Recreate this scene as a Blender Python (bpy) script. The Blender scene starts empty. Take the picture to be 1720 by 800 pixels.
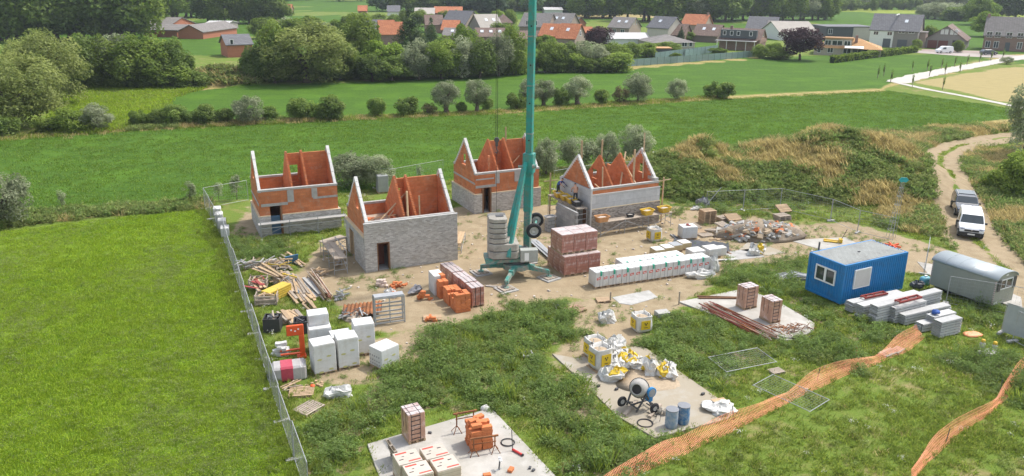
import bpy, bmesh, math, random
import numpy as np
from mathutils import Vector, Matrix

sc = bpy.context.scene
R = math.radians
# ------------------------------------------------------------------ camera
FPX, IMW, IMH, HCAM = 1350.0, 1720.0, 800.0, 20.0
PITCH = math.atan(446.0 / FPX); ROLL = 0.010
_c, _s = math.cos(PITCH), math.sin(PITCH)
_fw = np.array([0, _c, -_s]); _u0 = np.array([0, _s, _c]); _r0 = np.array([1.0, 0, 0])
_rt = math.cos(ROLL) * _r0 + math.sin(ROLL) * _u0
_up = -math.sin(ROLL) * _r0 + math.cos(ROLL) * _u0
cam_d = bpy.data.cameras.new('camera'); cam = bpy.data.objects.new('camera', cam_d)
sc.collection.objects.link(cam)
cam_d.sensor_width = 36.0; cam_d.lens = FPX / IMW * 36.0
cam_d.clip_start = 0.1; cam_d.clip_end = 20000
cam.matrix_world = Matrix(((_rt[0], _up[0], -_fw[0], 0), (_rt[1], _up[1], -_fw[1], 0), (_rt[2], _up[2], -_fw[2], HCAM), (0, 0, 0, 1)))
sc.camera = cam
sc.render.resolution_x = 1024; sc.render.resolution_y = 476
# ------------------------------------------------------------------ light
SUN_AZ = Vector((0.862, 0.507)); SUN_EL = R(57.0)
w = bpy.data.worlds.new('World'); sc.world = w; w.use_nodes = True
nt = w.node_tree; nt.nodes.clear()
sky = nt.nodes.new('ShaderNodeTexSky'); sky.sky_type = 'NISHITA'; sky.sun_disc = False
sky.sun_elevation = SUN_EL; sky.sun_rotation = math.atan2(SUN_AZ.x, SUN_AZ.y)
sky.air_density = 1.2; sky.dust_density = 2.5
bg = nt.nodes.new('ShaderNodeBackground'); bg.inputs['Strength'].default_value = 0.15
wo = nt.nodes.new('ShaderNodeOutputWorld')
hs = nt.nodes.new('ShaderNodeHueSaturation'); hs.inputs['Saturation'].default_value = .5      # thin high cloud
nt.links.new(sky.outputs[0], hs.inputs['Color']); nt.links.new(hs.outputs[0], bg.inputs['Color']); nt.links.new(bg.outputs[0], wo.inputs['Surface'])
sun_d = bpy.data.lights.new('sun', 'SUN'); sun_d.energy = 2.0; sun_d.angle = R(3.0); sun_d.color = (1.0, 0.95, 0.87)
sun = bpy.data.objects.new('sun', sun_d); sc.collection.objects.link(sun)
sd = Vector((SUN_AZ.x * math.cos(SUN_EL), SUN_AZ.y * math.cos(SUN_EL), math.sin(SUN_EL)))
sun.rotation_euler = sd.to_track_quat('Z', 'Y').to_euler(); sun.location = (60, 60, 120)
vs = sc.view_settings; vs.view_transform = 'Standard'; vs.look = 'None'; vs.gamma = 1.0; vs.use_curve_mapping = False
vs.exposure = 0.84
sc.render.engine = 'CYCLES'
cy = sc.cycles
cy.max_bounces = 8; cy.diffuse_bounces = 5; cy.glossy_bounces = 2; cy.transmission_bounces = 4; cy.transparent_max_bounces = 8
cy.volume_bounces = 0; cy.use_denoising = True; cy.caustics_reflective = False; cy.caustics_refractive = False

# ------------------------------------------------------------------ picture point -> place
def G(x, y, z=0.0):
    d = _fw + _rt * (x - IMW / 2) / FPX + _up * (IMH / 2 - y) / FPX
    t = (z - HCAM) / d[2]
    return Vector((d[0] * t, d[1] * t, z))
def PR(p):
    v = np.array([p[0], p[1], p[2] - HCAM]); d = float(v @ _fw)
    return IMW / 2 + FPX * float(v @ _rt) / d, IMH / 2 - FPX * float(v @ _up) / d
def ZAT(p, y):
    lo, hi = -3.0, 70.0
    for _ in range(40):
        m = (lo + hi) / 2
        if PR((p[0], p[1], m))[1] > y: lo = m
        else: hi = m
    return lo
def MPP(p):          # metres per photo pixel at a place
    v = np.array([p[0], p[1], p[2] - HCAM]); return float(v @ _fw) / FPX

# ------------------------------------------------------------------ mesh builder
class MB:
    def __init__(s): s.v = []; s.f = []; s.m = []; s.mi = 0
    def add(s, vs, fs):
        o = len(s.v); s.v.extend([tuple(q) for q in vs]); s.f.extend([tuple(i + o for i in f) for f in fs]); s.m.extend([s.mi] * len(fs)); return s
    def bx(s, x0, x1, y0, y1, z0, z1):
        return s.add([(x0, y0, z0), (x1, y0, z0), (x1, y1, z0), (x0, y1, z0), (x0, y0, z1), (x1, y0, z1), (x1, y1, z1), (x0, y1, z1)],
                     [(0, 3, 2, 1), (4, 5, 6, 7), (0, 1, 5, 4), (1, 2, 6, 5), (2, 3, 7, 6), (3, 0, 4, 7)])
    def box(s, c, d, rz=0.0, rx=0.0, ry=0.0):
        m = Matrix.Translation(c) @ Matrix.Rotation(rz, 4, 'Z') @ Matrix.Rotation(ry, 4, 'Y') @ Matrix.Rotation(rx, 4, 'X')
        a, b, e = d[0] / 2, d[1] / 2, d[2] / 2
        vs = [m @ Vector(q) for q in [(-a, -b, -e), (a, -b, -e), (a, b, -e), (-a, b, -e), (-a, -b, e), (a, -b, e), (a, b, e), (-a, b, e)]]
        return s.add(vs, [(0, 3, 2, 1), (4, 5, 6, 7), (0, 1, 5, 4), (1, 2, 6, 5), (2, 3, 7, 6), (3, 0, 4, 7)])
    def ext(s, poly, vec):              # polygon (3-D points) swept along a vector
        n = len(poly); p = [Vector(q) for q in poly]; vec = Vector(vec); q = [a + vec for a in p]
        nrm = Vector((0, 0, 0))
        for i in range(n): nrm += p[i].cross(p[(i + 1) % n])
        fs = [tuple(range(n)), tuple(range(2 * n - 1, n - 1, -1))] + [(i, i + n, (i + 1) % n + n, (i + 1) % n) for i in range(n)]
        if nrm.dot(vec) > 0: fs = [tuple(reversed(f)) for f in fs]
        return s.add(p + q, fs)
    def prism(s, poly, z0, z1): return s.ext([(a[0], a[1], z0) for a in poly], (0, 0, z1 - z0))
    def cyl(s, p, q, r0, r1=None, n=8, cap=True):
        p = Vector(p); q = Vector(q); r1 = r0 if r1 is None else r1
        d = (q - p).normalized(); a = d.orthogonal().normalized(); b = d.cross(a)
        vs = []
        for P, r in ((p, r0), (q, r1)):
            vs += [P + (a * math.cos(2 * math.pi * i / n) + b * math.sin(2 * math.pi * i / n)) * r for i in range(n)]
        fs = [(i, (i + 1) % n, (i + 1) % n + n, i + n) for i in range(n)]
        if cap: fs += [tuple(range(n - 1, -1, -1)), tuple(range(n, 2 * n))]
        return s.add(vs, fs)
    def bar(s, p, q, w, h=None):        # rectangular beam between two points
        h = w if h is None else h
        p = Vector(p); q = Vector(q); d = (q - p).normalized()
        a = d.cross(Vector((0, 0, 1)))
        a = Vector((1, 0, 0)) if a.length < 1e-4 else a.normalized()
        b = a.cross(d); a = a * w / 2; b = b * h / 2
        vs = [P + o for P in (p, q) for o in (-a - b, a - b, a + b, -a + b)]
        return s.add(vs, [(0, 1, 2, 3), (7, 6, 5, 4), (0, 4, 5, 1), (1, 5, 6, 2), (2, 6, 7, 3), (3, 7, 4, 0)])
    def tube(s, path, r, n=6):
        P = [Vector(q) for q in path]
        rings = []
        for i, c in enumerate(P):
            d = (P[min(i + 1, len(P) - 1)] - P[max(i - 1, 0)]).normalized()
            a = d.cross(Vector((0, 0, 1))); a = Vector((1, 0, 0)) if a.length < 1e-3 else a.normalized(); b = a.cross(d)
            rr = r[i] if isinstance(r, (list, tuple)) else r
            rings += [c + (a * math.cos(2 * math.pi * k / n) + b * math.sin(2 * math.pi * k / n)) * rr for k in range(n)]
        fs = [(i * n + k, (i + 1) * n + k, (i + 1) * n + (k + 1) % n, i * n + (k + 1) % n) for i in range(len(P) - 1) for k in range(n)]
        fs += [tuple(range(n)), tuple(range((len(P) - 1) * n + n - 1, (len(P) - 1) * n - 1, -1))]
        return s.add(rings, fs)
    def lathe(s, prof, n=12, c=(0, 0, 0), M=None):
        vs = []
        for r, z in prof:
            for k in range(n):
                q = Vector((r * math.cos(2 * math.pi * k / n), r * math.sin(2 * math.pi * k / n), z))
                vs.append((M @ q if M else q) + Vector(c))
        m = len(prof)
        fs = [(i * n + k, i * n + (k + 1) % n, (i + 1) * n + (k + 1) % n, (i + 1) * n + k) for i in range(m - 1) for k in range(n)]
        fs += [tuple(range(n - 1, -1, -1)), tuple(range((m - 1) * n, m * n))]
        return s.add(vs, fs)
    def blob(s, c, d, seed=0, amp=.15, nu=12, nv=7, flat=None, sq=1.0):   # lumpy rounded sack shape
        rr = random.Random(seed); ph = [rr.uniform(0, 6.28) for _ in range(6)]
        vs = []
        for j in range(nv + 1):
            t = math.pi * j / nv
            for i in range(nu):
                p = 2 * math.pi * i / nu
                f = 1 + amp * (math.sin(3 * p + ph[0] + 2 * t) * .5 + math.sin(5 * p + ph[1]) * .25 + math.sin(4 * t + ph[2] + p) * .4)
                def sg(x): return math.copysign(abs(x) ** sq, x)
                z = math.cos(t) * f
                if flat is not None and z < flat: z = flat
                vs.append((c[0] + sg(math.sin(t)) * sg(math.cos(p)) * f * d[0] / 2, c[1] + sg(math.sin(t)) * sg(math.sin(p)) * f * d[1] / 2, c[2] + sg(z) * d[2] / 2))
        fs = [(j * nu + i, (j + 1) * nu + i, (j + 1) * nu + (i + 1) % nu, j * nu + (i + 1) % nu) for j in range(nv) for i in range(nu)]
        return s.add(vs, fs)
    def mesh(s, name, mats, smooth=False, bevel=0.0):
        me = bpy.data.meshes.new(name); me.from_pydata(s.v, [], s.f); me.update()
        mats = mats if isinstance(mats, (list, tuple)) else [mats]
        for m in mats: me.materials.append(m)
        if len(mats) > 1:
            me.polygons.foreach_set('material_index', s.m)
        if bevel > 0:
            bm = bmesh.new(); bm.from_mesh(me)
            bmesh.ops.bevel(bm, geom=[e for e in bm.edges if e.is_manifold and e.calc_face_angle(0) > .5], offset=bevel, segments=1, affect='EDGES', clamp_overlap=True)
            bm.to_mesh(me); bm.free()
        if smooth: me.polygons.foreach_set('use_smooth', [True] * len(me.polygons))
        me.validate(); me.update()
        return me
    def build(s, name, mats, parent=None, smooth=False, bevel=0.0, loc=None, rz=0.0):
        return link(name, s.mesh(name, mats, smooth, bevel), parent, loc, rz)

def crumple(b, seed, a=.16):
    r0 = random.Random(seed); b.v = [(x * (1 + a * r0.uniform(-1, 1)), y * (1 + a * r0.uniform(-1, 1)), z if z < .04 else z * (1 + a * 1.3 * r0.uniform(-1, 1))) for x, y, z in b.v]; return b
def link(name, me, parent=None, loc=None, rz=0.0, rot=None, scale=None):
    o = bpy.data.objects.new(name, me); sc.collection.objects.link(o)
    if parent: o.parent = parent
    if loc is not None: o.location = loc
    o.rotation_euler = rot if rot is not None else (0, 0, rz)
    if scale is not None: o.scale = scale
    return o
def tag(o, label, cat, group=None):
    o['label'] = label; o['category'] = cat
    if group: o['group'] = group
    return o
def thing(name, label, cat, loc=(0, 0, 0), rz=0.0, group=None, rot=None):
    o = bpy.data.objects.new(name, None); sc.collection.objects.link(o)
    o.empty_display_size = .2; o.location = loc; o.rotation_euler = rot if rot else (0, 0, rz)
    return tag(o, label, cat, group)
KIDS = {}
def kids(o): return [c for c in o.children]
def dup(o, loc=None, rz=None, label=None, group=None, scale=None, parent=None, rot=None):
    c = o.copy(); sc.collection.objects.link(c); c.parent = parent
    if loc is not None: c.location = loc
    if rz is not None: c.rotation_euler = (0, 0, rz)
    if rot is not None: c.rotation_euler = rot
    if scale is not None: c.scale = scale
    if label: c['label'] = label
    if group: c['group'] = group
    for k in list(o.children): dup(k, parent=c)
    return c
def struct(o): o['kind'] = 'structure'; return o

# ------------------------------------------------------------------ materials
MATS = {}
def _n(nt, t, **kw):
    n = nt.nodes.new(t)
    for k, v in kw.items(): setattr(n, k, v)
    return n
def mat(name, col, rough=.8, var=.14, scale=3.0, col2=None, c2amt=.5, c2scale=1.2, bump=0.0, bscale=25.0, metal=0.0, spec=.35, brick=None, rand=.06, corr=None, coat=0.0, trans=0.0):
    if name in MATS: return MATS[name]
    m = bpy.data.materials.new(name); m.use_nodes = True; nt = m.node_tree; L = nt.links.new
    b = nt.nodes['Principled BSDF']; b.inputs['Roughness'].default_value = rough; b.inputs['Metallic'].default_value = metal
    b.inputs['Specular IOR Level'].default_value = spec
    if coat: b.inputs['Coat Weight'].default_value = coat; b.inputs['Coat Roughness'].default_value = .25
    if trans: b.inputs['Transmission Weight'].default_value = trans
    tc = _n(nt, 'ShaderNodeTexCoord')
    nz = _n(nt, 'ShaderNodeTexNoise'); nz.inputs['Scale'].default_value = scale; nz.inputs['Detail'].default_value = 6; nz.inputs['Roughness'].default_value = .65
    L(tc.outputs['Object'], nz.inputs['Vector'])
    src = None; hgt = None
    if brick:
        sp = _n(nt, 'ShaderNodeSeparateXYZ'); L(tc.outputs['Object'], sp.inputs[0])
        ad = _n(nt, 'ShaderNodeMath', operation='ADD'); L(sp.outputs[0], ad.inputs[0]); L(sp.outputs[1], ad.inputs[1])
        cb = _n(nt, 'ShaderNodeCombineXYZ'); L(ad.outputs[0], cb.inputs[0]); L(sp.outputs[2], cb.inputs[1])
        bt = _n(nt, 'ShaderNodeTexBrick'); L(cb.outputs[0], bt.inputs['Vector'])
        bt.inputs['Scale'].default_value = 1.0; bt.inputs['Brick Width'].default_value = brick['w']; bt.inputs['Row Height'].default_value = brick['h']
        bt.inputs['Mortar Size'].default_value = brick.get('m', .012); bt.inputs['Mortar Smooth'].default_value = .1; bt.inputs['Bias'].default_value = brick.get('bias', 0)
        bt.inputs['Color1'].default_value = (*brick['c1'], 1); bt.inputs['Color2'].default_value = (*brick['c2'], 1); bt.inputs['Mortar'].default_value = (*brick['mc'], 1)
        src = bt.outputs['Color']; hgt = bt.outputs['Fac']
    mr = _n(nt, 'ShaderNodeMapRange'); mr.inputs['From Min'].default_value = .25; mr.inputs['From Max'].default_value = .75
    mr.inputs['To Min'].default_value = 1 - var; mr.inputs['To Max'].default_value = 1 + var
    L(nz.outputs['Fac'], mr.inputs['Value'])
    vm = _n(nt, 'ShaderNodeVectorMath', operation='SCALE')
    if src is not None: L(src, vm.inputs[0])
    else: vm.inputs[0].default_value = col
    L(mr.outputs[0], vm.inputs['Scale'])
    out = vm.outputs[0]
    if col2 is not None:
        n2 = _n(nt, 'ShaderNodeTexNoise'); n2.inputs['Scale'].default_value = c2scale; n2.inputs['Detail'].default_value = 8; n2.inputs['Roughness'].default_value = .7
        L(tc.outputs['Object'], n2.inputs['Vector'])
        m2 = _n(nt, 'ShaderNodeMapRange'); m2.inputs['From Min'].default_value = .62 - .3 * c2amt; m2.inputs['From Max'].default_value = .80 - .3 * c2amt
        L(n2.outputs['Fac'], m2.inputs['Value'])
        mx = _n(nt, 'ShaderNodeMix', data_type='RGBA'); L(m2.outputs[0], mx.inputs['Factor']); L(out, mx.inputs[6]); mx.inputs[7].default_value = (*col2, 1)
        out = mx.outputs[2]
    if rand:
        oi = _n(nt, 'ShaderNodeObjectInfo'); r2 = _n(nt, 'ShaderNodeMapRange'); r2.inputs['To Min'].default_value = 1 - rand; r2.inputs['To Max'].default_value = 1 + rand
        L(oi.outputs['Random'], r2.inputs['Value'])
        v2 = _n(nt, 'ShaderNodeVectorMath', operation='SCALE'); L(out, v2.inputs[0]); L(r2.outputs[0], v2.inputs['Scale']); out = v2.outputs[0]
    L(out, b.inputs['Base Color'])
    if bump:
        nb = _n(nt, 'ShaderNodeTexNoise'); nb.inputs['Scale'].default_value = bscale; nb.inputs['Detail'].default_value = 5
        L(tc.outputs['Object'], nb.inputs['Vector'])
        h = nb.outputs['Fac']
        if hgt is not None:
            mm = _n(nt, 'ShaderNodeMath', operation='MULTIPLY_ADD'); L(hgt, mm.inputs[0]); mm.inputs[1].default_value = -1.0; L(h, mm.inputs[2]); h = mm.outputs[0]
        bp = _n(nt, 'ShaderNodeBump'); bp.inputs['Strength'].default_value = min(1, bump); bp.inputs['Distance'].default_value = .02 * max(1, bump)
        L(h, bp.inputs['Height']); L(bp.outputs[0], b.inputs['Normal'])
    MATS[name] = m
    return m
# ================================================================== GROUND
def polyG(pts): return np.array([G(*p)[:2] for p in pts])
def sdf(poly, X, Y):
    d2 = np.full(X.shape, 1e18); ins = np.zeros(X.shape, bool); n = len(poly)
    for i in range(n):
        ax, ay = poly[i]; bx_, by_ = poly[(i + 1) % n]
        ex, ey = bx_ - ax, by_ - ay; L2 = ex * ex + ey * ey + 1e-9
        t = np.clip(((X - ax) * ex + (Y - ay) * ey) / L2, 0, 1)
        d2 = np.minimum(d2, (X - ax - t * ex) ** 2 + (Y - ay - t * ey) ** 2)
        c = ((ay > Y) != (by_ > Y)) & (X < ex * (Y - ay) / (ey if abs(ey) > 1e-9 else 1e-9) + ax)
        ins ^= c
    d = np.sqrt(d2); return np.where(ins, d, -d)
def pline(pts, X, Y):
    d2 = np.full(X.shape, 1e18)
    for i in range(len(pts) - 1):
        ax, ay = pts[i]; ex, ey = pts[i + 1][0] - ax, pts[i + 1][1] - ay; L2 = ex * ex + ey * ey + 1e-9
        t = np.clip(((X - ax) * ex + (Y - ay) * ey) / L2, 0, 1)
        d2 = np.minimum(d2, (X - ax - t * ex) ** 2 + (Y - ay - t * ey) ** 2)
    return np.sqrt(d2)
_rs = np.random.RandomState(4)
_tab = _rs.rand(64, 64)
def vnoise(X, Y, s):          # tileable value noise
    x = X / s; y = Y / s; i = np.floor(x).astype(int); j = np.floor(y).astype(int); u = x - i; v = y - j
    u = u * u * (3 - 2 * u); v = v * v * (3 - 2 * v)
    a = _tab[i % 64, j % 64]; b = _tab[(i + 1) % 64, j % 64]; c = _tab[i % 64, (j + 1) % 64]; d = _tab[(i + 1) % 64, (j + 1) % 64]
    return (a * (1 - u) + b * u) * (1 - v) + (c * (1 - u) + d * u) * v
def fnoise(X, Y, s): return (vnoise(X, Y, s) + .5 * vnoise(X + 17, Y - 9, s / 2.1) + .25 * vnoise(X - 31, Y + 5, s / 4.3)) / 1.75

P_LEFT = polyG([(-260, 440), (0, 390), (150, 371), (344, 352), (372, 405), (400, 480), (452, 640), (518, 830), (520, 1100), (-260, 1100)])
P_MID = polyG([(-200, 238), (0, 226), (250, 215), (500, 203), (830, 190), (1200, 166), (1350, 158), (1490, 152), (1700, 182), (1700, 200), (1500, 224), (1280, 250), (1100, 262), (900, 285), (600, 322), (420, 335), (300, 336), (110, 352), (0, 358), (-200, 385)])
P_FAR = polyG([(255, 208), (275, 165), (330, 152), (440, 143), (640, 137), (860, 119), (1060, 109), (1290, 97), (1400, 93), (1540, 93), (1660, 96), (1500, 136), (1480, 148), (1200, 161), (830, 184), (500, 198)])
P_YEL = polyG([(95, 225), (110, 160), (200, 145), (300, 142), (335, 148), (275, 165), (255, 210), (150, 222)])
P_WHEAT = polyG([(1535, 138), (1660, 118), (1760, 105), (1760, 170), (1690, 172)])
P_WHEAT2 = polyG([(960, 31), (1125, 31), (1125, 21), (960, 21)])
P_TANM = polyG([(285, 152), (330, 130), (390, 122), (425, 130), (425, 142), (330, 153)])
DIRT = [polyG(q) for q in (
    [(490, 470), (545, 405), (600, 395), (780, 345), (930, 345), (1120, 355), (1190, 395), (1330, 380), (1420, 372), (1580, 415), (1720, 465), (1790, 520), (1560, 462), (1370, 430), (1300, 443), (1240, 445), (1195, 475), (1110, 492), (1000, 503), (940, 500), (830, 525), (760, 545), (700, 555), (600, 560), (560, 500)],
    [(590, 575), (700, 555), (740, 530), (735, 575), (690, 610), (640, 640), (560, 650), (520, 625)],
    [(955, 510), (1010, 503), (1150, 490), (1160, 510), (1090, 535), (1075, 580), (1000, 600), (930, 605), (985, 640), (920, 610), (965, 560)],
    [(385, 395), (420, 345), (440, 400), (430, 405)],
    [(1100, 480), (1200, 478), (1140, 515), (1030, 510)],
    [(1130, 345), (1320, 370), (1380, 395), (1130, 400)],
    [(600, 690), (640, 640), (690, 650), (640, 690)],
    [(940, 640), (1000, 690), (985, 740), (960, 690)])]
LUSH = [polyG(q) for q in (
    [(690, 570), (760, 545), (850, 512), (960, 507), (962, 560), (905, 600), (985, 660), (1040, 735), (1000, 790), (940, 760), (900, 700), (830, 685), (680, 690), (612, 745), (600, 800), (500, 800), (530, 720), (610, 670), (660, 620)],
    [(1075, 575), (1085, 540), (1150, 520), (1240, 570), (1310, 592), (1230, 625), (1245, 680), (1190, 655), (1090, 585)],
    [(1180, 478), (1240, 447), (1345, 438), (1352, 495), (1420, 525), (1540, 565), (1420, 620), (1330, 585), (1380, 555), (1260, 480)],
    [(380, 405), (490, 400), (500, 430), (420, 445), (395, 470)],
    [(1110, 310), (1200, 320), (1375, 330), (1340, 365), (1130, 365)],
    [(940, 760), (1050, 745), (1180, 705), (1200, 690), (1120, 760), (1040, 800), (940, 800)],
    [(1560, 600), (1660, 590), (1760, 620), (1760, 700), (1640, 640)],
    [(1560, 500), (1700, 520), (1700, 560), (1600, 545)])]
DRYS = [polyG(q) for q in (
    [(-200, 400), (0, 362), (110, 355), (345, 338), (345, 350), (150, 366), (0, 384), (-200, 425)],
    [(0, 230), (250, 212), (500, 200), (830, 186), (1210, 162), (1480, 149), (1490, 154), (1200, 168), (830, 192), (500, 205), (250, 218), (0, 237)],
    [(1480, 150), (1500, 136), (1660, 100), (1740, 85), (1740, 95), (1660, 110), (1520, 140)],
    [(1290, 255), (1480, 225), (1690, 200), (1740, 200), (1740, 212), (1600, 235), (1540, 265), (1440, 262)],
    [(1050, 112), (1280, 96), (1280, 99), (1050, 117)], [(1620, 262), (1790, 240), (1790, 480), (1710, 420), (1660, 350)], [(1500, 262), (1545, 275), (1575, 340), (1590, 400), (1480, 380), (1470, 300)])]
TRACK = [G(*p)[:2] for p in ((1810, 540), (1690, 455), (1636, 400), (1612, 340), (1590, 300), (1578, 277), (1580, 262), (1608, 246), (1680, 232), (1800, 222))]
GPATH = [G(*p)[:2] for p in ((1850, 78), (1700, 99), (1660, 106), (1600, 117), (1540, 129), (1505, 139))]
GPATH2 = [G(*p)[:2] for p in ((1505, 139), (1560, 151), (1620, 162), (1700, 178), (1780, 194))]

M1 = G(1178, 302); M2 = G(1392, 297)
def height(X, Y):
    n = fnoise(X, Y, 5.0) - .5
    def bump(c, rx, ry, h, p=1.0):
        q = np.sqrt(((X - c[0]) / rx) ** 2 + ((Y - c[1]) / ry) ** 2)
        return h * np.clip(1 - q ** 1.25, 0, 1) ** p
    a = bump(M1, 9.5, 9, 3.7); b = bump(M2, 14.0, 12, 5.4); c = bump(G(1290, 305), 7, 8, 1.3)
    z = np.maximum(np.maximum(a, b), c)
    z = z * (1 + .75 * n)
    z = np.maximum(z, bump(G(372, 140), 9, 6, 2.6) * (1 + .5 * n))
    z += .35 * np.clip(sdf(polyG([(1560, 235), (1530, 262), (1500, 240), (1620, 215), (1740, 205), (1740, 222), (1650, 226)]), X, Y), 0, 1)
    return z

def axis(lo, hi, st, far_lo, far_hi, g=1.18):
    a = list(np.arange(lo, hi + 1e-6, st)); d = st
    while a[-1] < far_hi: d *= g; a.append(a[-1] + d)
    d = st; b = [lo]
    while b[-1] > far_lo: d *= g; b.append(b[-1] - d)
    return np.array(b[:0:-1] + a)
gx = axis(-46, 62, .45, -6000, 6000); gy = axis(26, 106, .45, -400, 9000, 1.045)
GX, GY = np.meshgrid(gx, gy)
def masks(X, Y):
    s = lambda P, soft: np.clip(sdf(P, X, Y) / soft + .5, 0, 1)
    left = s(P_LEFT, .8); mid = s(P_MID, 1.2); far = s(P_FAR, 1.5)
    dirt = np.zeros_like(X); lush = np.zeros_like(X); dry = np.zeros_like(X)
    for P in DIRT: dirt = np.maximum(dirt, s(P, 2.4))
    for P in LUSH: lush = np.maximum(lush, s(P, 1.6))
    for P in DRYS: dry = np.maximum(dry, s(P, 1.5))
    dry = np.maximum(dry, s(P_TANM, 2))
    h = height(X, Y); dry = np.maximum(dry, np.clip((h - .9) / 1.4, 0, 1) * (.35 + .9 * fnoise(X + 50, Y, 7)))
    dt = pline(TRACK, X, Y); tr = np.clip((2.25 - dt) / .8 + .5, 0, 1) * np.clip((dt - .22) / .25 + .2 + (vnoise(X, Y, 2.2) > .55) * .8, 0, 1)
    dirt = np.clip(np.maximum(dirt, tr), 0, 1)
    dry = np.maximum(dry, np.clip((4.2 - dt) / 2, 0, 1) * .4)
    gp = np.zeros_like(X)
    yel = np.maximum(s(P_YEL, 4), np.clip((Y - 300) / 60, 0, 1) * (fnoise(X, Y, 90) > .60)); wh = np.maximum(s(P_WHEAT, 3), s(P_WHEAT2, 8))
    lush *= (1 - tr); far = np.maximum(far, np.clip((Y - 190) / 20, 0, 1) * (fnoise(X, Y, 70) > .42))
    return left, np.maximum(mid, far), dry, dirt, lush, gp, yel, wh, tr
MK = masks(GX, GY)
GZ = height(GX, GY)
nx, ny = len(gx), len(gy)

def ground_mat():
    m = bpy.data.materials.new('ground_cover'); m.use_nodes = True; nt = m.node_tree; L = nt.links.new
    b = nt.nodes['Principled BSDF']; b.inputs['Roughness'].default_value = .95; b.inputs['Specular IOR Level'].default_value = .1
    geo = _n(nt, 'ShaderNodeNewGeometry')
    def noise(scale, detail=7, rough=.65, vec=None):
        n = _n(nt, 'ShaderNodeTexNoise'); n.inputs['Scale'].default_value = scale; n.inputs['Detail'].default_value = detail; n.inputs['Roughness'].default_value = rough
        L(vec if vec is not None else geo.outputs['Position'], n.inputs['Vector']); return n.outputs['Fac']
    def remap(v, a, b_, c=0.0, d=1.0):
        r = _n(nt, 'ShaderNodeMapRange'); r.inputs['From Min'].default_value = a; r.inputs['From Max'].default_value = b_; r.inputs['To Min'].default_value = c; r.inputs['To Max'].default_value = d
        L(v, r.inputs['Value']); return r.outputs[0]
    def mix(f, a, c):
        x = _n(nt, 'ShaderNodeMix', data_type='RGBA')
        if isinstance(f, float): x.inputs['Factor'].default_value = f
        else: L(f, x.inputs['Factor'])
        for i, q in ((6, a), (7, c)):
            if isinstance(q, tuple): x.inputs[i].default_value = (*q, 1)
            else: L(q, x.inputs[i])
        return x.outputs[2]
    def math_(op, a, c):
        x = _n(nt, 'ShaderNodeMath', operation=op)
        for i, q in ((0, a), (1, c)):
            if isinstance(q, float): x.inputs[i].default_value = q
            else: L(q, x.inputs[i])
        return x.outputs[0]
    fine = noise(9.0, 8, .75); med = noise(1.1); big = noise(.13, 5); vfine = noise(38., 4, .7)
    mp = _n(nt, 'ShaderNodeMapping'); mp.inputs['Rotation'].default_value = (0, 0, -R(14)); mp.inputs['Scale'].default_value = (.06, .55, 1)
    L(geo.outputs['Position'], mp.inputs['Vector']); streak = noise(1.0, 6, .6, mp.outputs[0])
    mp2 = _n(nt, 'ShaderNodeMapping'); mp2.inputs['Rotation'].default_value = (0, 0, -R(14)); mp2.inputs['Scale'].default_value = (.35, 1.5, 1)
    L(geo.outputs['Position'], mp2.inputs['Vector']); streak2 = noise(1.0, 7, .75, mp2.outputs[0])
    base = mix(remap(fine, .3, .7), (.085, .145, .020), (.175, .235, .045))
    base = mix(remap(med, .5, .75), base, (.20, .20, .055))
    base = mix(remap(noise(.33, 6, .7), .52, .66), base, mix(remap(fine, .3, .7), (.18, .17, .05), (.33, .265, .14)))
    left = mix(remap(fine, .25, .75), (.10, .19, .010), (.19, .30, .022))
    left = mix(remap(med, .4, .8), left, (.185, .215, .040))
    left = mix(remap(big, .45, .65), left, (.085, .165, .012))
    mid = mix(remap(streak, .3, .7), (.038, .098, .010), (.088, .168, .018))
    mid = mix(remap(streak2, .42, .68), mid, (.048, .108, .014))
    mid = mix(remap(noise(1.7, 6, .7), .44, .62, 0, .55), mid, (.105, .185, .026)); mid = mix(remap(noise(3.1, 5, .7), .46, .62, 0, .6), mid, (.034, .082, .010))
    mid = mix(remap(big, .5, .7), mid, (.085, .172, .016))
    dryc = mix(remap(fine, .3, .7), (.26, .21, .07), (.48, .37, .17))
    dryc = mix(remap(med, .45, .7), dryc, (.125, .155, .038))
    dirt = mix(remap(med, .3, .7), (.25, .19, .115), (.395, .32, .21))
    dirt = mix(remap(big, .45, .7), dirt, (.37, .285, .185))
    dirt = mix(remap(fine, .58, .75), dirt, (.20, .14, .085))
    lush = mix(remap(fine, .3, .7), (.055, .095, .016), (.11, .165, .035)); lush = mix(remap(noise(.9, 7, .7), .50, .60), lush, mix(remap(fine, .3, .7), (.16, .13, .07), (.32, .25, .15)))
    grav = mix(remap(fine, .3, .7), (.40, .37, .32), (.56, .52, .46))
    yel = mix(remap(fine, .3, .7), (.15, .21, .025), (.27, .31, .05))
    wheat = mix(remap(streak2, .3, .7), (.27, .23, .10), (.40, .32, .15))
    A = _n(nt, 'ShaderNodeVertexColor', layer_name='zone_a'); B = _n(nt, 'ShaderNodeVertexColor', layer_name='zone_b')
    sa = _n(nt, 'ShaderNodeSeparateColor'); L(A.outputs['Color'], sa.inputs[0]); sb = _n(nt, 'ShaderNodeSeparateColor'); L(B.outputs['Color'], sb.inputs[0])
    def ragged(v, amt, nz=None):          # noise eats into the edge of a zone
        q = math_('ADD', v, math_('MULTIPLY', math_('SUBTRACT', nz or med, .5), amt))
        return remap(q, .42, .58)
    c = base
    c = mix(ragged(sb.outputs[2], 1.2, big), c, yel)
    c = mix(ragged(sa.outputs[0], .8), c, left)
    c = mix(ragged(sa.outputs[1], .5), c, mid)
    c = mix(ragged(B.outputs['Alpha'], .6), c, wheat)
    c = mix(ragged(sa.outputs[2], 1.1), c, dryc)
    c = mix(ragged(sb.outputs[0], 1.0), c, lush)
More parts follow.
